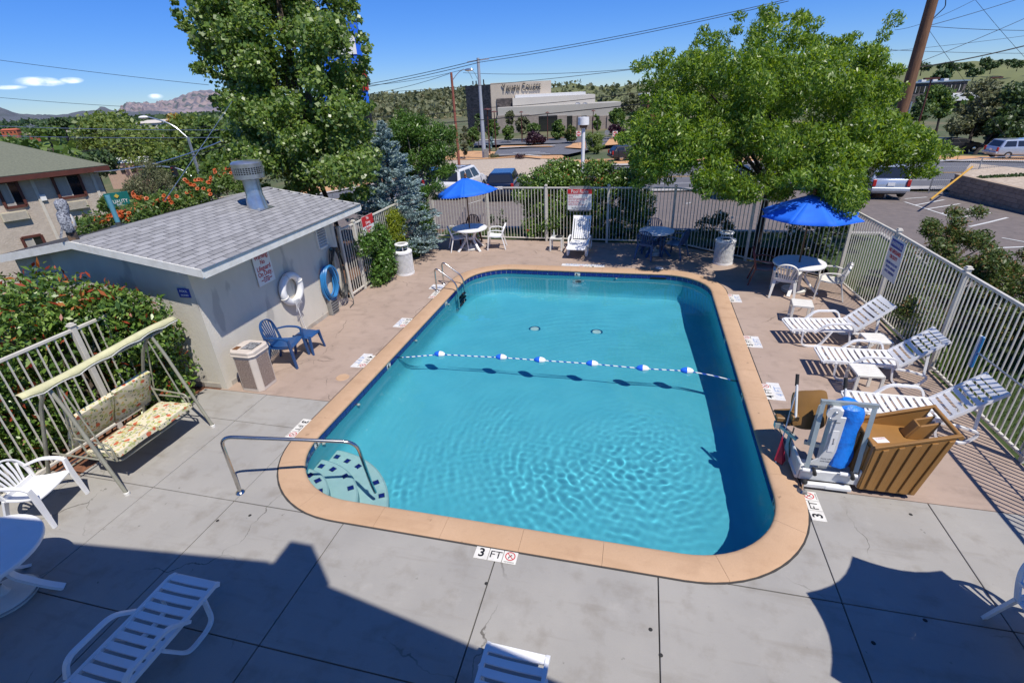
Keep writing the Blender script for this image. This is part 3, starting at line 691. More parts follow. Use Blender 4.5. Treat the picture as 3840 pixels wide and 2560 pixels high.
# louvre vent in the wall
lv = sb('wall_louvre', 'black', lambda m: m.box((-2.497,5.865,1.87), (.008,.34,.55)))
for k in range(9):
    sb('louvre_slat', 'white_paint', lambda m: m.box((-2.475,5.865,1.62+.062*k), (.05,.34,.012), M=Matrix.Rotation(R(38),3,'Y'))).parent = lv
sb('louvre_frame', 'white_paint', lambda m: (m.box((-2.48,5.685,1.87),(.04,.03,.6)), m.box((-2.48,6.045,1.87),(.04,.03,.6)), m.box((-2.48,5.865,2.16),(.04,.38,.03)), m.box((-2.48,5.865,1.585),(.04,.38,.03)))).parent = lv

# roof vent, pipe, owl
v = thing('roof_vent', 'round galvanised vent with mesh cap on the shed roof', 'roof vent', (-3.47,5.26,2.63))
b = MB(); b.lathe([(.0001,.0),(.34,-.03),(.34,-.02),(.19,.03)], (0,0,0), 4, R(45), R(405)); b.build('flashing', 'galv', v)
b = MB(); b.lathe([(.22,-.03),(.19,.20),(.17,.27),(.17,.60)], n=28); b.build('flue', 'galv', v, smooth=True)
b = MB(); b.lathe([(.16,.60),(.25,.62),(.30,.63)], n=28); b.lathe([(.305,.63),(.305,.72)], n=28); b.lathe([(.305,.85),(.31,.93),(.27,.965),(.0001,.985)], n=28); cap = b.build('vent_cap', 'galv', v, smooth=True)
b = MB(); b.lathe([(.27,.64),(.27,.90)], n=20); b.build('vent_core', 'black', v)
b = MB()
for k in range(36):
    a = k*math.pi/18; b.box((.305*math.cos(a), .305*math.sin(a), .785), (.008,.014,.14), a)
for z in (.75,.785,.82): b.lathe([(.302,z-.006),(.308,z-.006),(.308,z+.006),(.302,z+.006)], n=36)
b.build('mesh_band', 'galv', cap)
v = thing('vent_pipe', 'thin teal painted vent pipe on the shed roof', 'pipe', (-4.52,2.92,2.78))
pm('teal_paint', (.10,.30,.38), .5, (.08,.24,.31)); b = MB(); b.tube([(0,0,-.05),(-.005,0,.55)], .04, 14); b.build('pipe', 'teal_paint', v, smooth=True)
b = MB(); b.lathe([(.15,-.02),(.13,.015),(.05,.03),(.045,.08)], n=16); b.build('boot', 'hose_dark', v, smooth=True)
pm('owl_brown', (.16,.10,.06), .8, (.03,.028,.03), ns=22, lo=.42, hi=.58); pm('owl_white', (.70,.68,.62), .8, (.50,.27,.06), ns=14, lo=.40, hi=.5)
pm('owl_grey', (.36,.38,.42), .8, (.07,.075,.10), ns=40, lo=.42, hi=.58)
v = thing('owl_decoy', 'plastic owl decoy perched on the gable end of the shed roof', 'owl decoy', (-4.40,2.00,2.80), R(-35))
b = MB(); b.box((0,0,.05), (.14,.14,.14)); b.build('pedestal', 'owl_brown', v, bev=.01)
b = MB(); b.lathe([(.0001,.12),(.06,.12),(.095,.2),(.115,.32),(.10,.42),(.085,.47),(.095,.53),(.085,.60),(.05,.635),(.0001,.64)], n=20)
b.v = [(x, y*(.85 if z < .45 else .95)+(.03 if z > .45 else 0), z) for x, y, z in b.v]; b.build('body', 'owl_grey', v, smooth=True)
b = MB(); b.ell((0,.055,.28), (.08,.06,.15), 12, 8); b.build('breast', 'owl_white', v, smooth=True)
for s in (-1,1):
    b = MB(); b.ell((s*.095,-.015,.27), (.03,.08,.16), 10, 8); b.build('wing', 'owl_grey', v, smooth=True)
    b = MB(); b.lathe([(.02,0),(.0001,.05)], (s*.055,.02,.60), 8); b.build('ear_tuft', 'owl_grey', v)
    b = MB(); b.ell((s*.035,.105,.545), (.018,.01,.018), 8, 6); b.build('eye', 'black', v)
b = MB(); b.lathe([(.014,0),(.0001,.04)], (0,0,0), 8); b.xf(Matrix.Translation((0,.10,.52)) @ Matrix.Rotation(R(-115),4,'X')); b.build('beak', 'road_yellow', v)
b = MB(); b.box((0,-.11,.14), (.08,.03,.2), M=Matrix.Rotation(R(-25),3,'X')); b.build('tail', 'owl_grey', v)

# things on the shed wall
s = thing('warning_sign', 'white sign with red warning lettering on the shed wall', 'sign', (-2.475,3.82,1.77))
b = MB(); b.box((0,0,0), (.012,.48,.64)); b.build('panel', 'sign_white', s, bev=.003)
for t_, z, sz in (('Warning:',.235,.135),('No',.12,.125),('Lifeguard',.005,.135),('On Duty.',-.11,.135)): textat(t_, sz, 'sign_red', s, (.008,0,z), (0,1,0), (0,0,1), sx=.78, bold=.001)
for t_, z in (('All children',-.19),('must be accompanied',-.225),('by an adult.',-.26)): textat(t_, .045, 'sign_red', s, (.008,0,z), (0,1,0), (0,0,1), sx=.8)
s = thing('information_plate', 'small blue plate on the shed corner beside the hedge', 'sign', (-2.68,2.13,1.88))
b = MB(); b.box((0,0,0), (.24,.012,.16)); b.build('panel', 'sign_blue', s); textat('POOL', .06, 'sign_white', s, (0,-.008,.03), (1,0,0), (0,0,1)); textat('HOURS', .045, 'sign_white', s, (0,-.008,-.04), (1,0,0), (0,0,1))
rg_ = thing('life_ring', 'white life ring with rope hanging on the shed wall', 'life ring', (-2.42,4.38,1.12))
b = MB(); b.tube([(.0,.285*math.cos(a),.285*math.sin(a)) for a in [i*math.pi/20 for i in range(40)]], .075, 14, closed=True); b.build('ring', 'white_plastic', rg_, smooth=True)
for a in (.35, 1.9, 3.5, 5.0):
    b = MB(); t = Vector((0,math.cos(a),math.sin(a))); b.tube([t*.285+(Vector((math.cos(k),0,0))+t*math.sin(k))*.078 for k in [i*math.pi/8 for i in range(16)]], .012, 5, closed=True)
    b.build('band', 'aged_plastic', rg_)
b = MB()
for k in range(5): b.tube(smooth_path([(.02,-.12+.03*k,-.28),(.085,-.1+.03*k,-.2),(.09,-.08+.05*k,-.36),(.04,-.06+.05*k,-.5+.03*k)], .05), .011, 5)
b.tube(smooth_path([(.03,.0,-.25),(.07,-.03,-.5),(.03,.06,-.85),(.05,.12,-1.09)], .1), .011, 5); b.build('rope', 'white_plastic', rg_, smooth=True)
def coil(name, label, loc, mat, ry, rz_, n, r, tail=None, hook='white_paint'):
    h = thing(name, label, 'hose', loc); rr = random.Random(len(name)+n)
    b = MB()
    for k in range(n):
        a, c = ry*(1+rr.uniform(-.13,.13)), rz_*(1+rr.uniform(-.10,.06)); oy, oz = rr.uniform(-.03,.03), rr.uniform(-.04,.0); ox = .02+.035*(k % 4)
        b.tube([(ox+.01*math.sin(3*t+k), oy+a*math.cos(t), oz+(rz_-c)+c*math.sin(t)) for t in [i*math.pi/18 for i in range(36)]], r, 7, closed=True)
    if tail: b.tube(smooth_path(tail, .1), r, 7)
    b.build('coil', mat, h, smooth=True)
    m = MB(); m.box((.03,0,rz_-.05), (.10,.10,.05)); m.build('hook', hook, h)
    return h
coil('garden_hose', 'thick coiled bright blue vacuum hose hanging on the shed wall', (-2.46,5.68,.80), 'hose_blue', .25, .40, 8, .021)
coil('garden_hose', 'thin dark hose coiled beside the louvre vent at the shed corner', (-2.46,6.12,.90), 'hose_dark', .20, .62, 11, .010, [(.05,.18,-.3),(.1,.3,-.75),(.2,.2,-.88),(.25,-.1,-.885)], 'teal_paint')
b = MB(); b.box((0,0,.2), (.12,.28,.40)); eb = tag(b.build('utility_box', 'grey_plastic', loc=(-2.43,5.66,.0), bev=.01), 'grey ribbed box standing under the blue hose at the shed wall', 'utility box')
for k in range(5): m = MB(); m.box((.064,0,.06+.065*k), (.01,.26,.02)); m.build('rib', 'hose_dark', eb)

# signs on the fences
s = thing('pool_rules_sign', 'white pool rules board with red header on the back fence', 'sign', (2.74,12.42,1.42))
b = MB(); b.box((0,-.012,.0), (.78,.012,.66)); b.build('panel', 'sign_white', s, bev=.003); b = MB(); b.box((.0,.0,.02), (.68,.012,.80)); b.build('back_panel', 'grey_plastic', s)
b = MB(); b.box((0,-.020,.255), (.78,.004,.15)); b.build('header', 'sign_red', s); textat('Pool Rules', .155, 'sign_white', s, (0,-.024,.255), (1,0,0), (0,0,1), sx=.85)
for k, t_ in enumerate(('-Swim at your own risk','-No diving','-Children must be accompanied by an adult','-Pool for use by registered guests only','-No running or horseplay','-No glass allowed in pool area','-Pool hours are 9:00 a.m. to 9:30 p.m.')):
    textat(t_, .043, 'sign_red', s, (-.37,-.02,.145-.052*k), (1,0,0), (0,0,1), align='LEFT', sx=.82)
textat('No Lifeguard On Duty', .07, 'black', s, (0,-.02,-.27), (1,0,0), (0,0,1), sx=.8)
s = thing('lifeguard_sign', 'white sign with blue warning header on the right fence', 'sign', (9.68,7.05,1.30))
b = MB(); b.box((0,0,0), (.012,.62,.82)); b.build('panel', 'sign_white', s, bev=.003); b = MB(); b.box((-.008,0,.30), (.004,.50,.15)); b.build('header', 'sign_blue', s)
textat('WARNING', .12, 'sign_white', s, (-.012,0,.30), (0,-1,0), (0,0,1), sx=.8)
for t_, z in (('NO LIFEGUARD',.15),('ON DUTY',.035)): textat(t_, .105, 'sign_red', s, (-.008,0,z), (0,-1,0), (0,0,1), sx=.7, bold=.002)
for t_, z in (('CHILDREN SHOULD NOT',-.09),('USE POOL WITHOUT',-.18),('ADULT SUPERVISION',-.27)): textat(t_, .072, 'sign_blue', s, (-.008,0,z), (0,-1,0), (0,0,1), sx=.62)
s = thing('no_diving_sign', 'red and white no diving sign on the fence behind the ivy', 'sign', (-2.46,7.98,1.62))
b = MB(); b.box((0,0,0), (.012,.60,.48)); b.build('panel', 'sign_white', s); b = MB(); b.box((.008,0,.11), (.004,.60,.26)); b.build('header', 'sign_red', s)
for t_, z, c_ in (('No',.17,'sign_white'),('Diving',.05,'sign_white'),('Shallow',-.09,'sign_red'),('Water',-.18,'sign_red')): textat(t_, .12, c_, s, (.011,0,z), (0,1,0), (0,0,1), sx=.8)
# brush leaning over the right fence
s = thing('pool_brush', 'blue pool brush on a long pole hooked on the right fence', 'brush', (9.72,3.88,.86))
b = MB(); b.box((0,0,0), (.04,.05,.52)); b.build('head', 'hose_blue', s, bev=.01); b = MB(); b.box((.0,.045,0), (.03,.05,.50)); b.build('bristles', 'sign_white', s)
b = MB(); b.tube([(.0,-.02,.0),(.03,-1.4,.02),(.05,-2.6,.03)], .014, 8); b.build('pole', 'galv', s)

# ------------------------------------------------------------------ rails, ladder, lane rope
h = thing('handrail', 'bent steel handrail over the corner pool steps', 'handrail', (-.32,-.13,0))
b = MB(); b.tube(smooth_path([(0,0,0),(-.0,.0,.93),(1.52,.60,.60),(1.60,.66,-.45)], .17, 8), .024, 12); b.build('rail', 'steel', h, smooth=True)
b = MB(); b.lathe([(.06,.0),(.055,.012),(.03,.03),(.024,.03)], n=20); b.build('flange', 'steel', h, smooth=True)
h = thing('pool_ladder', 'two rail steel ladder at the far left of the pool', 'ladder', (-.46,7.73,0))
for y in (-.26,.26):
    b = MB(); b.tube(smooth_path([(0,y,0),(.0,y,.66),(.58,y,.22),(.60,y,-1.0)], .18, 8), .021, 12); b.build('rail', 'steel', h, smooth=True)
    b = MB(); b.lathe([(.055,.0),(.05,.012),(.03,.025),(.021,.025)], (0,y,0), 18); b.build('flange', 'steel', h, smooth=True)
for z in (-.35,-.62,-.88):
    b = MB(); b.box((.60,0,z), (.09,.50,.025)); b.build('tread', 'hose_dark', h, bev=.006)
m, n, bb = _new('rope_stripe'); wv = n.nodes.new('ShaderNodeTexWave'); wv.inputs['Scale'].default_value = 4.2; wv.bands_direction = 'DIAGONAL'; tcn = n.nodes.new('ShaderNodeTexCoord'); rp = n.nodes.new('ShaderNodeValToRGB')
rp.color_ramp.interpolation = 'CONSTANT'; rp.color_ramp.elements[0].color = (.02,.07,.4,1); rp.color_ramp.elements[1].position = .38; rp.color_ramp.elements[1].color = (.75,.75,.73,1)
n.links.new(tcn.outputs['Object'], wv.inputs[0]); n.links.new(wv.outputs['Fac'], rp.inputs[0]); n.links.new(rp.outputs[0], bb.inputs['Base Color'])
h = thing('lane_rope', 'blue and white safety rope with six floats across the pool', 'rope', (0,4.2,-.13))
RP = [(.02,-.17,-.02),(.25,-.13,-.005),(.84,.07,0),(1.5,.10,.0),(2.14,.14,0),(2.93,.15,0),(3.96,.17,0),(4.91,.14,0),(5.71,.18,0),(6.15,.10,-.003),(6.52,-.02,-.02)]
b = MB(); b.tube(smooth_path(RP, .25, 6), .011, 8); b.build('rope', 'rope_stripe', h, smooth=True)
for k, (x, y) in enumerate(((.84,.07),(2.14,.14),(2.93,.15),(3.96,.17),(4.91,.14),(5.71,.18))):
    b = MB(); pr = [(.022,-.115),(.045,-.09),(.062,-.05),(.068,0)]; b.lathe(pr+[(.0001,0)][:0], n=16); b.xf(Matrix.Translation((x,y,.005)) @ Matrix.Rotation(R(90),4,'Y')); fl = b.build('float', 'canvas_blue', h, smooth=True)
    b = MB(); b.lathe([(.068,0),(.062,.05),(.045,.09),(.022,.115)], n=16); b.xf(Matrix.Translation((x,y,.005)) @ Matrix.Rotation(R(90),4,'Y')); b.build('white_half', 'white_plastic', fl, smooth=True)
for x in (.04, 6.5):
    b = MB(); b.box((x, -.17 if x < 1 else -.02, -.02), (.12,.03,.03)); b.build('clip', 'steel', h)
# ------------------------------------------------------------------ furniture
def make_chair(label, mat, high=0.0, slats=7):
    """fan-back resin armchair, facing +y"""
    t = thing('armchair', label, 'chair'); hb = .80+high
    b = MB(); nx_, ny_ = 8, 8
    for lay in (0, 1):
        for i in range(nx_+1):
            for j in range(ny_+1):
                u, v_ = i/nx_*2-1, j/ny_; wd = .235+.035*v_; b.v.append((u*wd, -.21+.45*v_, .405+.035*v_+.018*u*u-.02*math.sin(math.pi*v_)-(.03 if v_ == 1 else 0)-.014*lay))
    q = (nx_+1)*(ny_+1)
    for i in range(nx_):
        for j in range(ny_):
            a = i*(ny_+1)+j; b.f += [(a, a+ny_+1, a+ny_+2, a+1), (q+a+1, q+a+ny_+2, q+a+ny_+1, q+a)]
    ed = [i*(ny_+1) for i in range(nx_+1)]+[nx_*(ny_+1)+j for j in range(1, ny_+1)]+[i*(ny_+1)+ny_ for i in range(nx_-1, -1, -1)]+[j for j in range(ny_-1, 0, -1)]
    for i in range(len(ed)): a, c = ed[i], ed[(i+1) % len(ed)]; b.f.append((c, a, q+a, q+c))
    b.build('seat', mat, t, smooth=True)
    for s_ in (-1, 1):
        b = MB(); strap(b, smooth_path([(s_*.235,-.235,.60+high*.3),(s_*.285,-.05,.655),(s_*.295,.17,.635),(s_*.295,.235,.58)], .08), [.035]+[.052]*30, .022); b.build('armrest', mat, t, smooth=True)
        for k, ch in enumerate(()): pass
        b = MB(); strap(b, [(s_*.295,.225,.61),(s_*.285,.235,.42),(s_*.30,.275,.0)], [.05,.07,.045], .03, (0,1,0)); b.build('leg', mat, t, smooth=True)
        b = MB(); strap(b, [(s_*.215,-.20,.42),(s_*.235,-.25,.25),(s_*.26,-.315,.0)], [.07,.055,.045], .03, (0,1,0)); b.build('leg', mat, t, smooth=True)
    arch = [(-.225,-.19,.40),(-.245,-.235,.58),(-.215,-.285,.71+high),(-.12,-.32,.79+high),(0,-.33,.81+high),(.12,-.32,.79+high),(.215,-.285,.71+high),(.245,-.235,.58),(.225,-.19,.40)]
    b = MB(); strap(b, smooth_path(arch, .1), .022, .045, (0,1,.3)); b.build('back_frame', mat, t, smooth=True)
    b = MB(); strap(b, [(-.21,-.20,.44),(0,-.215,.435),(.21,-.20,.44)], .02, .06, (0,0,1)); b.build('back_sill', mat, t)
    for k in range(slats):
        u = (k-(slats-1)/2)/((slats-1)/2); top = .80+high-.12*abs(u)**2.2
        b = MB(); strap(b, [(u*.12,-.212,.45),(u*.165,-.25,.6),(u*.205,-.325+.04*u*u,top-.01)], [.022,.026,.030], .012, (0,1,.3)); b.build('slat', mat, t, smooth=True)
    return t
CH = 'resin armchairs around the pool'
def put(t, x, y, deg): t.location = (x, y, 0.002); t.rotation_euler = (0,0,R(deg)); return t
c0 = put(make_chair('white resin armchair in sun at the left edge beside the swing', 'white_plastic'), -2.60,-.93,-72)
c1 = dup(c0, (8.42,-.42,.002), R(195), 'white resin armchair cut off by the lower right edge')
c2 = put(make_chair('royal blue fan back armchair beside the square trash bin', 'blue_plastic', .1), -1.97,3.27,-78)
n0 = put(make_chair('navy armchair with its back to the pool at the far dappled table', 'navy_plastic', .06), 4.97,10.92,-25)
dup(n0, (5.78,11.10,.002), R(62), 'navy armchair at the right of the far dappled table')
dup(n0, (5.15,11.98,.002), R(180), 'navy armchair against the back fence behind the far dappled table')
put(make_chair('maroon armchair left of the table under the right umbrella', 'maroon_plastic', .12), 7.80,9.05,-98)
a0 = put(make_chair('cream armchair with its back to the pool under the right umbrella', 'aged_plastic', .04), 8.13,8.22,-18)
dup(a0, (9.10,8.28,.002), R(75), 'cream armchair between the right umbrella table and the long fence')
dup(c0, (-1.12,11.22,.002), R(-62), 'white armchair left of the table under the left umbrella')
dup(c0, (.10,11.55,.002), R(100), 'white armchair right of the table under the left umbrella')
put(make_chair('dark brown armchair behind the table under the left umbrella', 'maroon_plastic', .1), -.95,12.05,175)
# blue foot stool / low table
s = thing('low_table', 'low royal blue resin table beside the blue armchair', 'side table', (-1.86,3.80,0))
b = MB(); n_ = 8
for lay in (0,1):
    for i in range(n_+1):
        for j in range(n_+1): u, v_ = i/n_*2-1, j/n_*2-1; b.v.append((u*.21*(1-.06*v_*v_), v_*.20*(1-.06*u*u), .415-.012*(u*u+v_*v_)-.025*(max(abs(u),abs(v_)) > .99)-.012*lay))
q = (n_+1)**2
for i in range(n_):
    for j in range(n_): a = i*(n_+1)+j; b.f += [(a,a+n_+1,a+n_+2,a+1),(q+a+1,q+a+n_+2,q+a+n_+1,q+a)]
b.build('top', 'blue_plastic', s, smooth=True)
for sx in (-1,1):
    for sy in (-1,1): b = MB(); strap(b, [(sx*.17,sy*.16,.40),(sx*.19,sy*.18,.2),(sx*.215,sy*.205,0)], [.07,.045,.03], .03, (0,1,0)); b.build('leg', 'blue_plastic', s, smooth=True)

def make_lounger(label, ang=42, lengthwise=False, mat='white_plastic', slen=1.12, blen=.76):
    """slatted resin chaise: foot at the origin, head toward +x"""
    t = thing('sun_lounger', label, 'sun lounger'); a = R(ang); z0 = .345; wd = .56
    def bk(s, dz=0.0): return Vector((slen+s*math.cos(a)-dz*math.sin(a), 0, z0+.0+s*math.sin(a)+dz*math.cos(a)))
    nsl = 11; pit = slen/nsl
    def sag(x): return z0+.012*math.cos(2*math.pi*x/slen)-.02*math.exp(-(x/.06)**2)
    for k in range(nsl):
        x = pit*(k+.5); b = MB(); w_ = pit*.66
        if lengthwise: continue
        strap(b, [(x, y, sag(x)-.012*(1-(y/.28)**2)) for y in (-.25,-.17,-.08,0,.08,.17,.25)], w_, .016); b.build('slat', mat, t, smooth=True)
    nb = 8; pb = blen/nb
    for k in range(nb):
        if lengthwise: continue
        b = MB(); q0 = pb*(k+.5); n_ = Vector((-math.sin(a),0,math.cos(a))); c_ = bk(q0)
        strap(b, [(c_.x-n_.x*.02*(1-(y/.28)**2), y, c_.z-n_.z*.02*(1-(y/.28)**2)) for y in (-.25,-.17,-.08,0,.08,.17,.25)], pb*(.66 if k < nb-1 else .95), .016, tuple(n_)); b.build('slat', mat, t, smooth=True)
    if lengthwise:
        b = MB(); strap(b, [(0,0,z0-.03),(.1,0,z0),(slen*.6,0,z0-.02),(slen,0,z0)], .50, .016); b.build('seat_panel', mat, t, smooth=True)
        for k in range(7):
            y = -.195+.065*k; b = MB(); strap(b, [(*bk(.04)[:1], y, bk(.04).z), (bk(.4,-.02).x, y, bk(.4,-.02).z), (bk(blen-.1).x, y, bk(blen-.1).z)], .052, .014, tuple(bk(0,1)-bk(0))); b.build('slat', mat, t)
        b = MB(); strap(b, [(bk(blen-.11).x, 0, bk(blen-.11).z), (bk(blen).x, 0, bk(blen).z)], .50, .016, tuple(bk(0,1)-bk(0))); b.build('head_panel', mat, t, bev=.006)
    for s_ in (-1,1):
        y = s_*.265
        b = MB(); strap(b, [(-.0,y,z0-.03),(.05,y,z0-.004),(slen*.5,y,z0-.01),(slen,y,z0)], .036, .045); b.build('side_rail', mat, t, smooth=True)
        b = MB(); strap(b, [(bk(0).x,y,bk(0).z),(bk(blen*.5).x,y,bk(blen*.5).z),(bk(blen).x,y,bk(blen).z)], .036, .04); b.build('back_rail', mat, t, smooth=True)
        # arm rising from the seat rail, running back and down to the rear foot
        b = MB(); strap(b, smooth_path([(.40,s_*.285,.30),(.60,s_*.315,.50),(1.02,s_*.32,.505),(1.08,s_*.315,.34)], .09, 5), .045, .03); b.build('armrest', mat, t, smooth=True)
        # front loop leg
        b = MB(); strap(b, smooth_path([(.20,s_*.28,.33),(.21,s_*.285,.06),(.30,s_*.29,.016),(.50,s_*.29,.016),(.56,s_*.29,.07),(.70,s_*.285,.33)], .07, 5), .04, .03, (0,0,1)); b.build('front_leg', mat, t, smooth=True)
        b = MB(); strap(b, smooth_path([(1.02,s_*.28,.33),(1.06,s_*.285,.08),(1.14,s_*.29,.016),(1.42,s_*.29,.016),(1.50,s_*.285,.10),(1.56,s_*.275,.20),(1.30,s_*.27,.27),(1.04,s_*.27,.30)], .06, 5), .036, .028, (0,0,1)); b.build('rear_leg', mat, t, smooth=True)
        b = MB(); strap(b, [(bk(blen*.62,-.02).x, s_*.20, bk(blen*.62,-.02).z), (1.52,s_*.22,.16)], .04, .02, (0,1,0)); b.build('back_prop', mat, t)
    for xb_, zb_ in ((0,z0-.035),(slen,z0-.02)): b = MB(); b.box((xb_,0,zb_), (.028,.52,.03)); b.build('cross_bar', mat, t, bev=.005)
    return t
l0 = put(make_lounger('white slatted sun lounger farthest along the right fence, near the small table'), 7.62,5.72,6)
dup(l0, (7.86,4.52,.002), R(-1), 'middle white sun lounger of the three along the right fence')
dup(l0, (7.84,3.02,.002), R(-2), 'white sun lounger right behind the tan lift cover')
dup(l0, (.47,-1.58,.002), R(-90), 'white lounger in blue shade at the lower left')
dup(l0, (3.88,-1.60,.002), R(-91), 'white lounger foot cut off by the bottom edge')
put(make_lounger('white upright lounger with lengthwise back slats at the back fence', 62, True, 'white_plastic', .98, .78), 2.86,10.50,88)

def make_side(label, mat='aged_plastic', h=.42):
    t = thing('side_table', label, 'side table')
    for k in range(6):
        b = MB(); b.box((0,-.155+.062*k,h-.009), (.37,.052,.016)); b.build('slat', mat, t, bev=.003)
    b = MB()
    for s_ in (-1,1): b.box((s_*.185,0,h-.02), (.022,.40,.038)); b.box((0,s_*.19,h-.021), (.35,.022,.038))
    b.build('apron', mat, t, bev=.003)
    for sx in (-1,1):
        for sy in (-1,1): b = MB(); strap(b, [(sx*.178,sy*.182,h-.03),(sx*.18,sy*.184,0)], .05, .028, (0,1,0)); b.build('leg', mat, t, bev=.004)
    return t
t0 = put(make_side('small cream slatted table nearest the right umbrella'), 8.12,6.72,-8)
dup(t0, (8.95,5.16,.002), R(5), 'small cream table tucked between the two farther loungers')
dup(t0, (8.37,3.90,.002), R(2), 'small cream slatted table between the two nearer right loungers')
dup(t0, (2.13,11.50,.002), R(0), 'small white table with a bottle beside the back lounger')
b = MB(); b.lathe([(.0001,0),(.032,0),(.033,.13),(.014,.17),(.014,.19),(.0001,.19)], n=14); m, n, bb = _new('clear_plastic'); bb.inputs['Base Color'].default_value = (.75,.8,.82,1); bb.inputs['Transmission Weight'].default_value = .6; bb.inputs['Roughness'].default_value = .15
bt = tag(b.build('water_bottle', 'clear_plastic', loc=(2.03,11.55,.424), smooth=True), 'clear plastic bottle standing on the small table at the back fence', 'bottle')
b = MB(); b.lathe([(.016,0),(.016,.02),(.0001,.02)], (0,0,.19), 12); b.build('cap', 'white_plastic', bt)
b = MB(); b.ell((0,0,.035), (.13,.09,.04), 14, 8); b.v = [(x+.02*math.sin(9*y), y, z+.012*math.sin(20*x+11*y)) for x, y, z in b.v]; tag(b.build('folded_cloth', 'black', loc=(2.22,11.45,.424), smooth=True), 'dark bundled cloth on the small table at the back fence', 'cloth')

def make_table(label, mat='white_plastic', r=.575, base=True, legmat=None):
    t = thing('round_table', label, 'table'); legmat = legmat or mat
    b = MB(); b.lathe([(.03,.715),(r-.03,.722),(r-.008,.72),(r,.708),(r-.004,.675),(r-.02,.672),(r-.03,.70),(.03,.695),(.03,.715)], n=44); b.build('tabletop', mat, t, smooth=True)
    for k in range(4):
        a = R(45+90*k); c, s_ = math.cos(a), math.sin(a); path = [(c*q, s_*q, z) for q, z in ((.52,0),(.40,.10),(.17,.36),(.20,.50),(.40,.69))]
        b = MB(); strap(b, smooth_path(path, .12, 5), .075, .035, (c, s_, 0)); b.build('leg', legmat, t, smooth=True)
    b = MB(); b.disc((0,0,0), .10, .33, .40, 16); b.build('hub', legmat, t)
    return t
TB = [put(make_table('round white table shaded by the left blue umbrella'), -.74,11.34,8)]
dup(TB[0], (8.45,8.60,.002), R(20), 'round white table under the right blue umbrella')
dup(TB[0], (-1.66,-2.08,.002), R(-10), 'round white table cut off at the lower left edge')
dup(TB[0], (8.75,-1.45,.002), R(0), 'round white table out past the lower right chair')
put(make_table('round pale table with navy legs in tree shade at the back', 'white_plastic', .52, True, 'navy_plastic'), 5.20,11.36,15)
def make_base(label):
    t = thing('parasol_stand', label, 'umbrella stand')
    b = MB(); b.lathe([(.0001,.0),(.27,.0),(.275,.03),(.26,.055),(.20,.075),(.12,.08),(.06,.09),(.04,.12),(.026,.20),(.026,.0)], n=32); b.build('weight', 'aged_plastic', t, smooth=True)
    b = MB(); b.lathe([(.272,.03),(.285,.034),(.272,.045)], n=32); b.build('rim_band', 'grey_plastic', t); return t
B0 = put(make_base('weighted umbrella stand under the left umbrella table'), -.74,11.34,0)
dup(B0, (8.45,8.60,.002), 0, 'weighted umbrella stand under the right umbrella table')
dup(B0, (-1.72,-2.02,.002), 0, 'weighted umbrella stand under the cut off table at lower left')
dup(B0, (5.20,11.36,.002), 0, 'weighted umbrella stand under the far dappled table')
dup(B0, (8.75,-1.45,.002), 0, 'weighted umbrella stand past the lower right edge')
def make_umbrella(label, r=1.05, zr=1.84, za=2.27, tilt=0.0, az=0.0, sag=.07):
    t = thing('umbrella', label, 'umbrella'); b = MB(); rings_ = 6; seg = 8; sub = 6
    for k in range(seg):
        m = MB(); a0, a1 = 2*math.pi*k/seg+.2, 2*math.pi*(k+1)/seg+.2
        for i in range(rings_+1):
            s_ = .045+(1-.045)*i/rings_
            for j in range(sub+1):
                u = j/sub; A = Vector((math.cos(a0), math.sin(a0), 0)); B_ = Vector((math.cos(a1), math.sin(a1), 0)); q = (A*(1-u)+B_*u)*r*s_
                dip = 4*u*(1-u)*s_; q = q*(1-.075*dip*(1 if i == rings_ else s_)); z = za-(za-zr)*(s_**1.12)-.035*dip*s_
                m.v.append((q.x, q.y, z))
        for i in range(rings_):
            for j in range(sub): p0 = i*(sub+1)+j; m.f.append((p0, p0+sub+1, p0+sub+2, p0+1))
        m.xf(Matrix.Translation((0,0,zr)) @ Matrix.Rotation(tilt, 4, Vector((math.cos(az), math.sin(az), 0))) @ Matrix.Translation((0,0,-zr)))
        o = m.build('canopy_panel', 'canvas_blue', t, smooth=True); sd = o.modifiers.new('thick', 'SOLIDIFY'); sd.thickness = .003
        m = MB(); m.bar((r*.98*math.cos(a0), r*.98*math.sin(a0), zr-.015), (.03*math.cos(a0), .03*math.sin(a0), za-.04), .012, .02)
        m.xf(Matrix.Translation((0,0,zr)) @ Matrix.Rotation(tilt, 4, Vector((math.cos(az), math.sin(az), 0))) @ Matrix.Translation((0,0,-zr))); m.build('rib', 'pole_wood', t)
    b = MB(); b.tube([(0,0,.12),(0,0,zr),(0,0,za+.02)], .019, 12); b.build('pole', 'pole_wood', t, smooth=True)
    b = MB(); b.ell((0,0,za+.075), (.042,.042,.05), 14, 8); b.lathe([(.05,za+.0),(.05,za+.03),(.02,za+.04)], n=14); b.build('finial', 'pole_wood', t, smooth=True)
    return t
put(make_umbrella('open blue umbrella with wooden pole at the far left table', 1.02, 1.84, 2.30, R(-5), R(75)), -.74,11.34,0)
put(make_umbrella('open blue umbrella under the locust tree at the right table', 1.10, 1.84, 2.30), 8.45,8.60,0)
put(make_umbrella('open umbrella beyond the lower right edge that shades the concrete', 1.08, 2.05, 2.5), 8.42,-1.42,10)

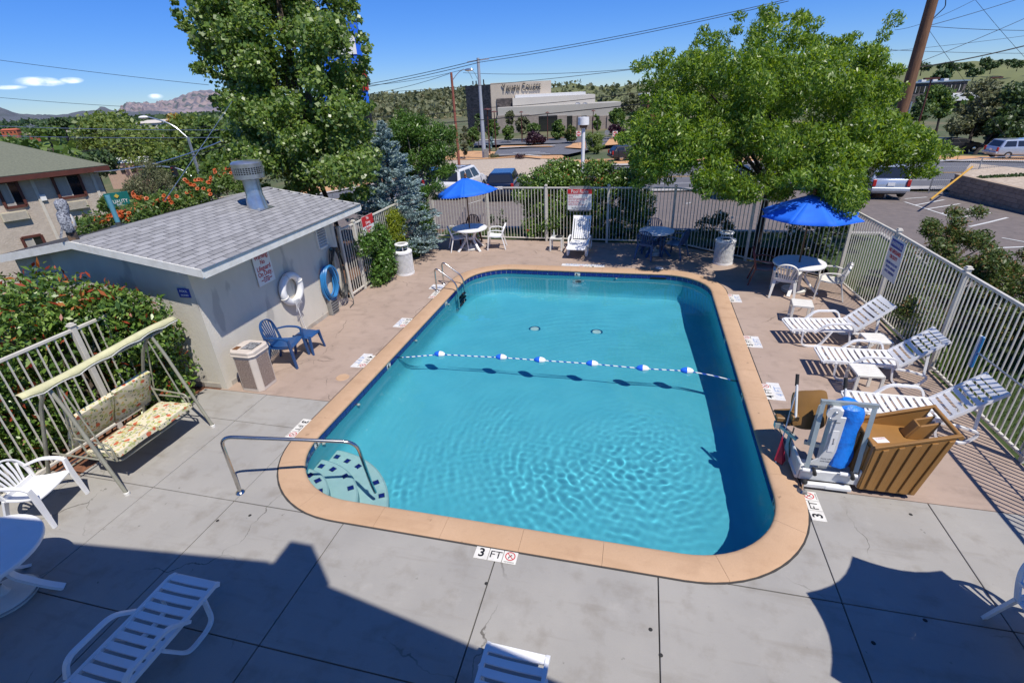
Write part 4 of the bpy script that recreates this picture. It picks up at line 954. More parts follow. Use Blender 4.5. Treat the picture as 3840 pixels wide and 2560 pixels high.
# ------------------------------------------------------------------ lattice bins and square bin
def make_bin(label):
    t = thing('trash_can', label, 'trash can'); h, r = .66, .255
    b = MB()
    for k in range(44):
        a = 2*math.pi*k/44; b.bar((r*math.cos(a), r*math.sin(a), .03), (r*math.cos(a), r*math.sin(a), h), .012, .012, (math.cos(a), math.sin(a), 0))
    for k in range(17):
        z = .06+.035*k; b.lathe([(r+.001,z),(r+.012,z),(r+.012,z+.012),(r+.001,z+.012),(r+.001,z)], n=44)
    o = b.build('lattice', 'white_plastic', t); o['kind'] = 'stuff'
    b = MB(); b.lathe([(r-.02,.0),(r+.02,.0),(r+.02,.05),(r-.02,.05),(r-.02,.0)], n=40); b.build('base_ring', 'white_plastic', t)
    b = MB(); b.lathe([(r+.022,h-.03),(r+.024,h+.02),(r+.005,h+.035),(.14,h+.04),(.14,h+.02),(r-.02,h+.0),(r+.022,h-.03)], n=40); b.build('lid', 'white_plastic', t, smooth=True)
    b = MB(); b.lathe([(r-.025,.03),(r-.025,h-.01)], n=30); b.lathe([(.0001,.2),(r-.03,.2)], n=30); b.build('liner', 'grey_plastic', t)
    for a in (.5,2.1,3.7,5.3): b = MB(); b.bar((.17*math.cos(a),.17*math.sin(a),h+.03),(.16*math.cos(a),.16*math.sin(a),h+.20),.012,.012); b.build('cap_post', 'white_plastic', t)
    b = MB(); b.lathe([(.19,h+.20),(.20,h+.215),(.19,h+.235),(.13,h+.24),(.12,h+.225),(.0001,h+.22)], n=32); c = b.build('ash_cap', 'white_plastic', t, smooth=True)
    b = MB(); b.lathe([(.0001,h+.232),(.115,h+.232)], n=24); b.build('ash_tray', 'grey_plastic', c); return t
b0 = put(make_bin('round white lattice trash can beside the ivy left of the pool'), -1.93,8.70,0)
dup(b0, (7.07,10.62,.002), .3, 'round white lattice trash can in tree shade at the far right')
t = thing('square_bin', 'square beige bin with pebble panels at the shed corner', 'trash can', (-1.98,2.38,0))
def oct_(w_, c): return [(-w_+c,-w_),(w_-c,-w_),(w_,-w_+c),(w_,w_-c),(w_-c,w_),(-w_+c,w_),(-w_,w_-c),(-w_,-w_+c)]
b = MB(); b.prism(oct_(.235,.07), 0, .70); b.build('body', 'bin_beige', t, bev=.006)
for k in range(4):
    b = MB(); b.box((.237,0,.36), (.008,.29,.58)); b.xf(Matrix.Rotation(k*math.pi/2, 4, 'Z')); b.build('pebble_panel', 'aggregate', t)
b = MB(); b.prism(oct_(.262,.08), .70, .735); b.prism(oct_(.25,.075), .73, .80)
lid = b.build('lid', 'bin_beige', t, bev=.012)
b = MB(); b.box((.05,.02,.803), (.24,.27,.006)); op = b.build('opening', 'black', t)
pm('bag_film', (.30,.30,.31), .25, (.08,.08,.085), ns=22, lo=.4, hi=.55, bump=1.0, bs=30); b = MB(); b.box((.05,.02,.805), (.23,.26,.006)); b.build('bag', 'bag_film', op)
b = MB(); b.box((-.16,-.10,.803), (.10,.12,.006)); b.build('ash_tray', 'pole_wood', t)

# ------------------------------------------------------------------ swing
m, n, bb = _new('floral'); N = n.nodes; L_ = n.links; tcn = N.new('ShaderNodeTexCoord')
def vor(scale, seed):
    mp = N.new('ShaderNodeMapping'); mp.inputs['Location'].default_value = (seed, seed*1.7, seed*.3); L_.new(tcn.outputs['Object'], mp.inputs[0])
    nn_ = N.new('ShaderNodeTexNoise'); nn_.inputs['Scale'].default_value = 14; L_.new(mp.outputs[0], nn_.inputs[0]); ad = N.new('ShaderNodeVectorMath'); ad.operation = 'MULTIPLY_ADD'
    L_.new(nn_.outputs['Color'], ad.inputs[0]); ad.inputs[1].default_value = (.06,.06,.06); L_.new(mp.outputs[0], ad.inputs[2])
    v = N.new('ShaderNodeTexVoronoi'); v.inputs['Scale'].default_value = scale; L_.new(ad.outputs[0], v.inputs['Vector']); return v.outputs['Distance']
col = None; prev = None
for sc, sd, th, c in ((14,0,.34,(.42,.44,.18)),(11,1.3,.30,(.46,.46,.20)),(13,3.1,.24,(.55,.38,.13)),(17,5.3,.24,(.08,.13,.08)),(7.5,7.7,.27,(.50,.12,.05))):
    d = vor(sc, sd); lt = N.new('ShaderNodeMath'); lt.operation = 'LESS_THAN'; lt.inputs[1].default_value = th; L_.new(d, lt.inputs[0])
    mx = N.new('ShaderNodeMix'); mx.data_type = 'RGBA'; L_.new(lt.outputs[0], mx.inputs[0]); mx.inputs[7].default_value = (*c, 1)
    if prev is None: mx.inputs[6].default_value = (.62,.56,.40,1)
    else: L_.new(prev, mx.inputs[6])
    prev = mx.outputs[2]
L_.new(prev, bb.inputs['Base Color']); bb.inputs['Roughness'].default_value = .9
sw = thing('patio_swing', 'two seat patio swing with floral cushions and yellow canopy at left', 'swing', (-2.45,.40,0))
for y, k in ((-.82,0),(.70,1)):
    for x, xx in ((.60,'leg'),(-.80,'leg')):
        b = MB(); b.tube(smooth_path([(.06 if x > 0 else 0,y*.98,1.60),(x*.30,y*.99,1.30),(x,y*1.06 if k == 0 else y*.97,0)], .12), .024, 10); lg = b.build('leg', 'swing_frame', sw, smooth=True)
        b = MB(); b.lathe([(.035,0),(.035,.04),(.026,.05)], (x,y*1.06 if k == 0 else y*.97,0), 12); b.build('foot_cap', 'aged_plastic', lg)
    b = MB(); b.tube([(.34,y,.52),(-.50,y,.50)], .014, 8); b.build('brace', 'swing_frame', sw)
    b = MB(); b.tube(smooth_path([(.08,y*.86,1.56),(.30,y*.86,.62),(.38,y*.84,.44)], .1), .011, 8); b.tube([(.04,y*.86,1.56),(-.22,y*.86,.62)], .011, 8); b.build('hanger', 'swing_frame', sw)
    b = MB(); b.tube(smooth_path([(.42,y*.84,.40),(.42,y*.84,.66),(-.20,y*.84,.70)], .08), .013, 8); b.build('arm_rail', 'swing_frame', sw)
b = MB(); b.tube([(.04,-.95,1.60),(.04,.90,1.60)], .024, 10); b.build('top_bar', 'swing_frame', sw)
b = MB(); b.tube([(-.78,-.86,.06),(-.78,.68,.06)], .012, 8); b.tube([(-.3,-.82,.30),(-.3,.7,.30)], .012, 8); b.build('rear_bar', 'swing_frame', sw)
b = MB(); b.tube(smooth_path([(-.22,-.66,.95),(-.12,-.66,.40),(.42,-.66,.37),(.42,.56,.37),(-.12,.56,.40),(-.22,.56,.95)], .08), .014, 8); b.build('seat_frame', 'swing_frame', sw)
def cushion(c, d, M, name, part):
    m = MB(); nu, nv_ = 10, 10
    for lay in (1,-1):
        for i in range(nu+1):
            for j in range(nv_+1):
                u, v_ = i/nu*2-1, j/nv_*2-1; e = (1-abs(u)**5)*(1-abs(v_)**5); q = Vector((u*d[0]/2, v_*d[1]/2, lay*(d[2]/2)*(.55+.45*e)+.006*math.sin(7*u+3*v_))); m.v.append(tuple(M @ q+Vector(c)))
    q = (nu+1)*(nv_+1)
    for i in range(nu):
        for j in range(nv_): a = i*(nv_+1)+j; m.f += [(a,a+nv_+1,a+nv_+2,a+1),(q+a+1,q+a+nv_+2,q+a+nv_+1,q+a)]
    ed = [i*(nv_+1) for i in range(nu+1)]+[nu*(nv_+1)+j for j in range(1,nv_+1)]+[i*(nv_+1)+nv_ for i in range(nu-1,-1,-1)]+[j for j in range(nv_-1,0,-1)]
    for i in range(len(ed)): a, c_ = ed[i], ed[(i+1) % len(ed)]; m.f.append((c_,a,q+a,q+c_))
    o = m.build(name, 'floral', sw, smooth=True)
for y in (-.365,.265):
    cushion((.17,y,.465), (.60,.61,.13), Matrix.Rotation(R(-7+4*(y>0)),3,'Y'), 'seat_cushion', sw)
    cushion((-.24,y,.76), (.62,.61,.13), Matrix.Rotation(R(-62-5*(y>0)),3,'Y'), 'back_cushion', sw)
b = MB()
for s_, nm in ((0,0),):
    nn_ = 30
    for i in range(nn_+1):
        y = -1.13+2.28*i/nn_; zz = 1.675+.02*math.sin(3.1*y)+.04*(i/nn_); sc_ = .018*abs(math.sin(7*y))
        for x, z in ((-.07,-.012),(-.02,.016),(.03,.018),(.06,.0),(.075,-.04+sc_),(.07,-.075+sc_*1.6)): b.v.append((x+.05+.012*math.sin(5*y), y, zz+z))
    for i in range(nn_):
        for k in range(5): a = i*6+k; b.f.append((a, a+1, a+7, a+6))
o = b.build('canopy', 'canopy_yellow', sw, smooth=True); sd = o.modifiers.new('thick', 'SOLIDIFY'); sd.thickness = .006
b = MB(); b.tube([(.12+.012*math.sin(5*y), y, 1.69+.02*math.sin(3.1*y)+.04*((y+1.13)/2.28)-.09+.03*abs(math.sin(7*y))) for y in [-1.13+2.28*i/40 for i in range(41)]], .006, 5); b.build('piping', 'white_plastic', o)

# ------------------------------------------------------------------ pool lift and its cover
lf = thing('pool_lift', 'white pool lift with tan seat and blue wrapped battery mast', 'pool lift', (7.15,1.55,0))
def lb(name, mat, f, **k): m = MB(); f(m); m.v = [(v[0]-7.15, v[1]-1.55, v[2]) for v in m.v]; return m.build(name, mat, lf, **k)
lb('base_tray', 'lift_white', lambda m: (m.box((7.20,1.62,.10),(.78,.34,.06)), m.box((7.20,1.44,.16),(.70,.03,.16)), m.box((6.84,1.75,.20),(.03,.62,.26)), m.box((7.55,1.50,.18),(.09,.16,.26))), bev=.012)
lb('front_bar', 'lift_white', lambda m: (m.bar((6.88,1.36,.07),(7.42,1.37,.07),.06,.06), m.box((7.28,1.37,.065),(.3,.08,.05))), bev=.008)
lb('frame', 'lift_alu', lambda m: (m.bar((6.92,1.45,.26),(7.00,1.69,1.10),.05,.035), m.bar((7.47,1.46,.26),(7.56,1.69,1.10),.05,.035), m.bar((6.97,1.69,1.10),(7.59,1.69,1.10),.045,.05)))
lb('mast', 'lift_white', lambda m: (m.box((7.15,1.64,.62),(.10,.13,.9)), m.plate([(6.92,1.566,.22),(7.06,1.566,.22),(7.06,1.566,.34)],.02), m.plate([(7.06,1.566,.22),(7.24,1.566,.22),(7.24,1.566,.98),(7.14,1.566,.98),(7.12,1.566,.48),(7.06,1.566,.34)],.02)), bev=.006)
lb('mast_head', 'lift_white', lambda m: m.plate([(7.10+.085*math.cos(a), 1.57, 1.02+.085*math.sin(a)) for a in [i*math.pi/8 for i in range(16)]], .03))
for z, y in ((1.04,1.55),(.95,1.55)): lb('bolt', 'galv', lambda m: m.ell((7.06+.05*(z > 1),y,z),(.022,.02,.022),10,6), smooth=True)
o = lb('label_plate', 'sign_white', lambda m: m.box((7.17,1.553,.62),(.07,.006,.32)))
textat('pool lift', .03, 'black', lf, (7.17-7.15,1.549-1.55,.62), (0,0,-1), (1,0,0), 'label_text', .0005)
for z, t_ in ((.34,'POOL LIFT'),(.30,'PORTABLE'),(.90,'caution')): textat(t_, .026, 'black', lf, (7.15-7.15,1.555-1.55-.0,z), (1,0,0), (0,0,1), 'label_text', .0005)
def _bag(m):
    for j in range(14):
        z = .26+.86*j/13; r_ = .118+.006*math.sin(j*1.3)+.0035*j
        if j == 13: r_ = .07
        for k in range(16):
            a = 2*math.pi*k/16; rr = r_*(1+.07*math.sin(2*a+j*.35)+.035*math.sin(7*a-j*.6)+.02*math.sin(11*a+2.3*j)); m.v.append((7.31+.02*math.sin(j*.8)+rr*math.cos(a), 1.60+.012*j+rr*.85*math.sin(a), z))
    for j in range(13):
        for k in range(16): m.f.append((j*16+k, j*16+(k+1) % 16, (j+1)*16+(k+1) % 16, (j+1)*16+k))
    m.f += [tuple(range(15,-1,-1)), tuple(range(13*16,14*16))]
lb('battery_wrap', 'tarp_blue', _bag, smooth=True)
for x in (6.80, 7.36): 
    hd = lb('push_handle', 'lift_white', lambda m: m.tube([(x,1.86,.72),(x-.01,2.06,1.10)], .016, 10)); lb('grip', 'rubber', lambda m: m.tube([(x-.01,2.06,1.08),(x-.013,2.12,1.22)], .022, 12), smooth=True).parent = hd
for x in (6.98, 7.40):
    wl = lb('wheel', 'rubber', lambda m: (m.lathe([(.0001,-.018),(.05,-.018),(.058,0),(.05,.018),(.0001,.018)], n=18), m.xf(Matrix.Translation((x,1.37,.27)) @ Matrix.Rotation(R(75),4,'Y'))), smooth=True)
    lb('axle', 'white_plastic', lambda m: m.tube([(x-.12,1.40,.26),(x+.06,1.37,.27)], .024, 10)).parent = wl
lb('levelling_foot', 'steel', lambda m: (m.disc((6.87,1.27,.0),.06,.0,.02,18), m.tube([(6.87,1.27,.02),(6.87,1.29,.12)],.012,8)))
lb('knob', 'rubber', lambda m: m.ell((6.88,1.30,.15),(.035,.035,.035),12,8), smooth=True)
# seat
def _seatback(m):
    M = Matrix.Rotation(R(-20),3,'X'); n_ = 10
    for lay in (0,1):
        for i in range(n_+1):
            for j in range(n_+1):
                u, v_ = i/n_*2-1, j/n_*2-1; sx = (1-.10*abs(v_)**4)*.235; sy = (1-.14*abs(u)**4)*.26
                q = Vector((u*sx, .07*u*u-.03*lay, v_*sy)); q = Matrix.Rotation(R(14),3,'Z') @ (M @ q); m.v.append((7.02+q.x, 2.02+q.y, .76+q.z))
    q = (n_+1)**2
    for i in range(n_):
        for j in range(n_): a = i*(n_+1)+j; m.f += [(a,a+n_+1,a+n_+2,a+1),(q+a+1,q+a+n_+2,q+a+n_+1,q+a)]
    ed = [i*(n_+1) for i in range(n_+1)]+[n_*(n_+1)+j for j in range(1,n_+1)]+[i*(n_+1)+n_ for i in range(n_-1,-1,-1)]+[j for j in range(n_-1,0,-1)]
    for i in range(len(ed)): a, c_ = ed[i], ed[(i+1) % len(ed)]; m.f.append((c_,a,q+a,q+c_))
lb('seat_back', 'lift_tan', _seatback, smooth=True)
lb('seat_pan', 'lift_tan', lambda m: m.box((6.88,2.16,.53),(.40,.36,.05),M=Matrix.Rotation(R(14),3,'Z')), bev=.02)
lb('seat_bracket', 'lift_alu', lambda m: (m.plate([(7.10,1.93,.92),(7.04,1.84,.94),(6.99,1.75,.42),(7.06,1.82,.36)],.05), m.bar((6.95,1.8,.40),(7.12,1.72,.42),.05,.05)))
lb('arm_pad', 'lift_tan', lambda m: (m.box((6.80,1.92,.70),(.09,.14,.08)), m.box((6.67,2.0,.60),(.12,.10,.07))), bev=.012)
lb('footrest', 'lift_alu', lambda m: (m.bar((6.64,2.0,.52),(6.86,1.80,.42),.05,.04), m.box((6.66,1.98,.5),(.10,.08,.08))))
fl_ = thing('pennant_pole', 'thin pole with dark red pennant leaning by the pool lift', 'pennant', (6.70,1.90,0))
b = MB(); b.tube([(-.03,-.12,.0),(.10,.16,1.05)], .009, 8); b.build('pole', 'white_plastic', fl_); b = MB(); b.plate([(.0,-.04,.42),(-.05,-.10,.05),(.04,-.16,.02),(.09,-.10,.06)], .006); b.build('pennant', 'red_plastic', fl_)
b = MB(); b.tube([(.10,.16,1.03),(.107,.175,1.09)], .012, 8); b.build('tip', 'sign_red', fl_)
b = MB(); strap(b, [(.12,-.02,.55),(.10,-.05,.3),(.14,-.12,.03)], .04, .004, (1,0,0)); b.build('strap', 'black', fl_)
cv = thing('lift_cover', 'tan ribbed plastic pool lift cover with handle at right', 'cover', (7.85,1.68,0))
def cb(name, mat, f, **k): m = MB(); f(m); m.v = [(v[0]-7.85, v[1]-1.68, v[2]) for v in m.v]; return m.build(name, mat, cv, **k)
y0, y1 = 1.385, 1.98; Z_ = .075
def topz(x): return .70+(x-7.55)/.74*.27
side = [(7.52,Z_),(8.11,Z_),(8.30,topz(8.30)),(7.55,.70)]
for y, nm in ((y0,'side_panel'),(y1,'side_panel')):
    p_ = cb(nm, 'cover_tan', lambda m: m.plate([(x,y,z) for x, z in side], .022), bev=.004)
    for k in range(5):
        f0 = .10+.20*k; xb0, xb1 = 7.52+.59*f0, 7.52+.59*(f0+.075); xt0, xt1 = 7.55+.75*f0, 7.55+.75*(f0+.075); yy = y+(-.020 if y == y0 else .020)
        cb('rib', 'cover_tan', lambda m: m.plate([(xb0,yy,Z_+.03),(xb1,yy,Z_+.03),(xt1,yy,topz(xt1)-.03),(xt0,yy,topz(xt0)-.03)], .026), bev=.004).parent = p_
fp = cb('end_panel', 'cover_tan', lambda m: m.plate([(7.52,y0,Z_),(7.52,y1,Z_),(7.55,y1,.70),(7.55,y0,.70)][::-1], .022))
for k in range(4): cb('rib', 'cover_tan', lambda m: m.bar((7.502,y0+.10+.135*k,Z_+.03),(7.53,y0+.10+.135*k,.66),.05,.026,(1,0,0)), bev=.004).parent = fp
cb('back_panel', 'cover_tan', lambda m: m.plate([(8.11,y0,Z_),(8.11,y1,Z_),(8.235,y1,.66),(8.235,y0,.66)], .02))
cb('rim', 'cover_tan', lambda m: (m.bar((7.54,y0,.71),(8.34,y0,topz(8.34)+.01),.045,.03), m.bar((7.54,y1,.71),(8.34,y1,topz(8.34)+.01),.045,.03), m.bar((7.55,y0+.022,.712),(7.55,y1-.022,.712),.05,.03)), bev=.006)
cb('deck_panel', 'cover_tan', lambda m: m.plate([(7.56,y0+.01,.655),(8.235,y0+.01,.655),(8.235,y1-.01,.655),(7.56,y1-.01,.655)], .02))
cb('handle_cheek', 'cover_tan', lambda m: (m.plate([(8.00,1.72,.665),(8.22,1.72,.665),(8.30,1.72,.93),(8.10,1.72,.86)],.03), m.plate([(8.00,1.86,.665),(8.22,1.86,.665),(8.30,1.86,.93),(8.10,1.86,.86)],.03), m.plate([(8.00,1.72,.665),(8.00,1.86,.665),(8.10,1.86,.86),(8.10,1.72,.86)],.03)), bev=.008)
cb('handle', 'cover_tan', lambda m: m.tube([(8.325,y0-.02,.975),(8.325,y1+.02,.975)], .028, 12), smooth=True)
dl = cb('warning_decal', 'sign_white', lambda m: m.box((7.70,1.62,.667),(.15,.10,.004),.25))
textat('WARNING', .025, 'sign_red', cv, (7.70-7.85,1.645-1.68,.670), (.97,.24,0), (-.24,.97,0), 'decal_text', .0005)
for x, y in ((8.02,1.45),(8.02,1.92),(7.58,1.45),(7.58,1.92)): cb('caster', 'rubber', lambda m: (m.lathe([(.0001,-.014),(.035,-.014),(.038,0),(.035,.014),(.0001,.014)], n=14), m.xf(Matrix.Translation((x,y,.038)) @ Matrix.Rotation(R(90),4,'X'))), smooth=True)
# porch over the viewpoint (its gable shades the near deck)
pr_ = thing('motel_porch', 'gabled walkway roof of the motel above the viewpoint', 'porch', (3.5,-6.3,0))
prof = [(-3.2,4.55),(.12,5.35),(3.47,6.16),(6.2,4.57),(7.3,3.95)]
for a, b_ in zip(prof[:-1], prof[1:]):
    m = MB(); m.plate([(a[0]-3.5,3.0,a[1]-.06),(b_[0]-3.5,3.0,b_[1]-.06),(b_[0]-3.5,.7,b_[1]-.06),(a[0]-3.5,.7,a[1]-.06)], .12); m.build('roof_slab', 'white_paint', pr_)
m = MB(); m.box((4.03-3.5,2.85,6.42), (.30,.30,1.15)); m.build('chimney', 'stucco', pr_)
m = MB(); m.box((0,.2,3.0), (10,2.6,.16)); m.build('walkway', 'concrete', pr_)
for x in (-4.6,4.7): m = MB(); m.box((x,1.2,2.2), (.15,.15,4.4)); m.build('post', 'white_paint', pr_)
# ------------------------------------------------------------------ vegetation
K = 3840/2352.0
leafm('leaf_poplar', [(0,(0.065,0.131,0.025)),(.4,(0.137,0.227,0.045)),(.75,(0.229,0.330,0.076)),(.90,(0.300,0.399,0.127)),(1,(.42,.46,.30))], r=.34, trans=.44, spec=.6)
leafm('leaf_locust', [(0,(0.059,0.127,0.018)),(.5,(0.146,0.253,0.029)),(.85,(0.239,0.356,0.047)),(1,(0.357,0.460,0.093))], r=.4, trans=.45, spec=.6)
leafm('leaf_spruce', [(0,(0.088,0.144,0.144)),(.5,(0.200,0.294,0.294)),(1,(0.413,0.525,0.525))], r=.6, trans=.12)
leafm('leaf_photinia', [(0,(0.040,0.090,0.015)),(.5,(0.102,0.194,0.032)),(.9,(0.203,0.314,0.057)),(1,(0.312,0.404,0.114))], r=.36, trans=.25, spec=.6)
leafm('leaf_red', [(0,(.22,.03,.015)),(.6,(.38,.07,.025)),(1,(.42,.16,.04))], r=.4, trans=.3)
leafm('leaf_ivy', [(0,(0.033,0.085,0.013)),(.6,(0.078,0.169,0.026)),(1,(0.156,0.273,0.052))], r=.4, trans=.3)
leafm('leaf_yellowgreen', [(0,(.10,.15,.008)),(.6,(.22,.28,.012)),(1,(.34,.38,.03))], r=.6, trans=.3)
leafm('leaf_dark', [(0,(0.022,0.048,0.015)),(.6,(0.053,0.098,0.027)),(1,(0.105,0.165,0.053))], r=.5, trans=.25)
leafm('leaf_mid', [(0,(0.042,0.091,0.017)),(.6,(0.091,0.161,0.028)),(1,(0.168,0.238,0.049))], r=.5, trans=.3)
leafm('leaf_light', [(0,(0.081,0.135,0.027)),(.6,(0.162,0.230,0.047)),(1,(0.257,0.311,0.081))], r=.5, trans=.35)
leafm('leaf_olive', [(0,(0.065,0.078,0.033)),(.6,(0.130,0.150,0.065)),(1,(0.221,0.221,0.117))], r=.6, trans=.25)
leafm('leaf_purple', [(0,(.018,.006,.012)),(.7,(.045,.015,.028)),(1,(.09,.03,.05))], r=.5, trans=.2)
leafm('leaf_gold', [(0,(.25,.16,.02)),(1,(.42,.28,.05))], r=.5, trans=.3)
leafm('leaf_nandina', [(0,(.05,.09,.02)),(.7,(.11,.17,.04)),(.88,(.16,.17,.05)),(1,(.34,.15,.07))], r=.5, trans=.3)
leafm('petal_orange', [(0,(.42,.07,.015)),(1,(.60,.16,.04))], r=.5, trans=.3)
leafm('petal_white', [(0,(.7,.7,.66)),(1,(.8,.78,.74))], r=.6, trans=.3)
leafm('petal_purple', [(0,(.30,.10,.36)),(1,(.45,.2,.5))], r=.6, trans=.3)
pm('bark', (.10,.075,.055), .95, (.055,.04,.03), ns=9, bump=.6, bs=30, stretch=(1,1,.25))
pm('bark_pale', (.34,.31,.26), .95, (.20,.18,.15), ns=8, bump=.5, bs=30, stretch=(1,1,.3))
pm('bark_dark', (.045,.035,.03), .95, (.025,.02,.018), ns=9, bump=.5, bs=30)

def inpoly(poly, q):
    c = False; n = len(poly)
    for i in range(n):
        (x0, y0_), (x1, y1_) = poly[i], poly[(i+1) % n]
        if (y0_ > q[1]) != (y1_ > q[1]) and q[0] < (x1-x0)*(q[1]-y0_)/(y1_-y0_)+x0: c = not c
    return c
def edge_d(poly, q):
    m = 1e9; n = len(poly); q = Vector(q)
    for i in range(n):
        a, b = Vector(poly[i]), Vector(poly[(i+1) % n]); t = max(0, min(1, (q-a).dot(b-a)/max(1e-6, (b-a).length_squared))); m = min(m, (a+(b-a)*t-q).length)
    return m
def outline_blobs(poly, d, thick, r, n, seed=1):
    """clumps filling a crown of a given silhouette, rounded in depth"""
    rr = random.Random(seed); xs = [q[0] for q in poly]; ys = [q[1] for q in poly]; out = []; mx = max(edge_d(poly, (sum(xs)/len(xs), sum(ys)/len(ys))), 1)
    k = 0
    while len(out) < n and k < n*60:
        k += 1; q = (rr.uniform(min(xs), max(xs)), rr.uniform(min(ys), max(ys)))
        if not inpoly(poly, q): continue
        e = edge_d(poly, q); rad = r*rr.uniform(.65, 1.25); px_r = rad/d*FPX/K
        if e < px_r*.55: continue
        rad = min(rad, max(.45*rad, e*K/FPX*d*1.15)); th = thick*min(1, (e/mx)**.5+.15)
        p_ = P(q[0]*K, q[1]*K, d+rr.uniform(-1,1)*th); out.append((p_[0], p_[1], p_[2], rad, rad, rad*rr.uniform(.7,.95)))
    return out
def plant(name, label, cat, base, blobs, n, leaf, mat, trunks=None, bark='bark', group=None, aspect=.55, droop=0.0, shell=.5, extra=None, lname='crown', limb=True, tr=.12):
    t = thing(name, label, cat, tuple(base), 0, group); o = np.array(base, float)
    pts, d = blob_points(blobs, n, RNG, shell); pts = pts-o
    obj(lname, leaf_mesh(lname, pts, leaf, mat, aspect, d, droop), t)
    if extra:
        for nm, m2, n2, sz, asp in extra:
            p2, d2 = blob_points(blobs, n2*3, RNG, .97); k = np.argsort(-(d2[:, 2]+RNG.random(len(d2))*.8))[:n2]
            obj(nm, leaf_mesh(nm, p2[k]-o, sz, m2, asp, d2[k], -1.0), t)
    if limb:
        m = MB(); bl = sorted(blobs, key=lambda b_: -b_[3])[:14]
        cz = np.mean([b_[2] for b_ in blobs]); cx = np.mean([b_[0] for b_ in blobs]); cy_ = np.mean([b_[1] for b_ in blobs])
        fork = Vector((cx*.25-o[0]*.25, cy_*.25-o[1]*.25, max(.25, (min(b_[2]-b_[5] for b_ in blobs)-o[2])*1.0+.25*(cz-o[2])*.6)))
        for bx, by in (trunks or [(0, 0)]):
            m.tube(smooth_path([(bx,by,-.1),(bx+fork.x*.3,by+fork.y*.3,fork.z*.5),(fork.x+bx*.5,fork.y+by*.5,fork.z)], .3, 3), [tr*1.25, tr*1.1]+[tr*.9]*20, 9)
            for b_ in bl:
                e = Vector((b_[0]-o[0], b_[1]-o[1], b_[2]-o[2]))
                if e.z < fork.z*.8: continue
                mid = fork.lerp(e, .5)+Vector((0,0,.1*(e-fork).length)); pth = bez(fork+Vector((bx*.5,by*.5,0)), mid, e, 5); m.tube(pth, [tr*.55*(1-.8*i/5)+.004 for i in range(6)], 6)
        m.build('trunk', bark, t, smooth=True)
    return t
def sc(poly, dx=0, dy=0): return [(x+dx, y+dy) for x, y in poly]

def fringe(poly, d, n, r, seed, out=10, ymax=None):
    """small tufts straggling past the outline of a crown"""
    rr = random.Random(seed); o = []; m = len(poly); cx = sum(q[0] for q in poly)/m; cy_ = sum(q[1] for q in poly)/m
    while len(o) < n:
        i = rr.randrange(m); t = rr.random(); a, b = poly[i], poly[(i+1) % m]; x, y = a[0]+(b[0]-a[0])*t, a[1]+(b[1]-a[1])*t
        if ymax and y > ymax: continue
        L = math.hypot(x-cx, y-cy_); e = rr.uniform(-12, out); q = P((x+(x-cx)/L*e)*K, (y+(y-cy_)/L*e)*K, d+rr.uniform(-.8,.8)); k = r*rr.uniform(.6,1.3); o.append((*q, k*1.3, k*1.3, k*.8))
    return o
# cottonwood behind the shed
pop = [(385,-60),(400,10),(430,70),(452,120),(468,190),(505,235),(512,300),(525,360),(512,400),(540,440),(640,425),(700,450),(790,462),(822,455),(850,430),(868,380),(878,330),(868,285),(846,235),(836,170),(842,105),(824,50),(815,-20),(760,-200),(650,-330),(520,-330),(430,-200)]
bl = outline_blobs(pop, 14.6, 1.7, .55, 230, 3)
bl += fringe(pop, 14.6, 70, .16, 31, 8)
plant('cottonwood_tree', 'tall glossy cottonwood tree towering behind the shed', 'tree', (-5.0,9.5,-.1), bl, 110000, .10, 'leaf_poplar', [(0,0),(.55,.05),(-.5,-.3)], 'bark', aspect=.8, shell=.30, tr=.075)
# honey locust at the back right corner
loc = [(1425,345),(1440,290),(1478,255),(1475,150),(1530,125),(1585,115),(1610,75),(1690,70),(1712,22),(1760,12),(1772,55),(1835,38),(1872,58),(1850,100),(1905,95),(1960,85),(2000,100),(2062,130),(2050,180),(2062,250),(2082,300),(2150,318),(2176,345),(2140,385),(2105,405),(2060,380),(2008,388),(1992,475),(1935,500),(1900,455),(1840,452),(1790,470),(1735,445),(1680,470),(1640,445),(1600,450),(1545,410),(1470,420)]
bl = outline_blobs(loc, 13.6, 2.3, .42, 270, 5)
for pl_, dd_, th_, n_, sd_ in (([(1960,240),(2085,262),(2150,315),(2176,345),(2140,372),(2080,382),(2010,385),(1960,380)], 13.0, .8, 60, 16), ([(1425,345),(1440,290),(1478,255),(1560,300),(1540,405),(1470,420)], 13.6, .8, 26, 17),
        ([(1560,395),(1640,385),(1760,400),(1765,445),(1725,480),(1680,455),(1650,485),(1600,450)], 12.2, .5, 30, 18), ([(1760,400),(1860,380),(1985,390),(1995,420),(1990,450),(1980,505),(1935,508),(1905,470),(1860,440),(1800,440)], 10.9, .35, 34, 6), ([(1880,330),(2010,320),(2005,385),(1990,440),(1900,400)], 11.8, .6, 26, 19)):
    bl += outline_blobs(pl_, dd_, th_, .27, n_, sd_)
bl += fringe(loc, 13.6, 80, .17, 32, 10, 420)
plant('honey_locust_tree', 'feathery honey locust tree overhanging the right umbrella', 'tree', (8.15,11.85,-.05), bl+[(*P(2055*K,45*K,13.6), .28,.28,.2),(*P(2030*K,80*K,13.6), .2,.2,.2)], 150000, .10, 'leaf_locust', [(0,0)], 'bark_dark', aspect=.34, droop=.8, shell=.55, tr=.10)
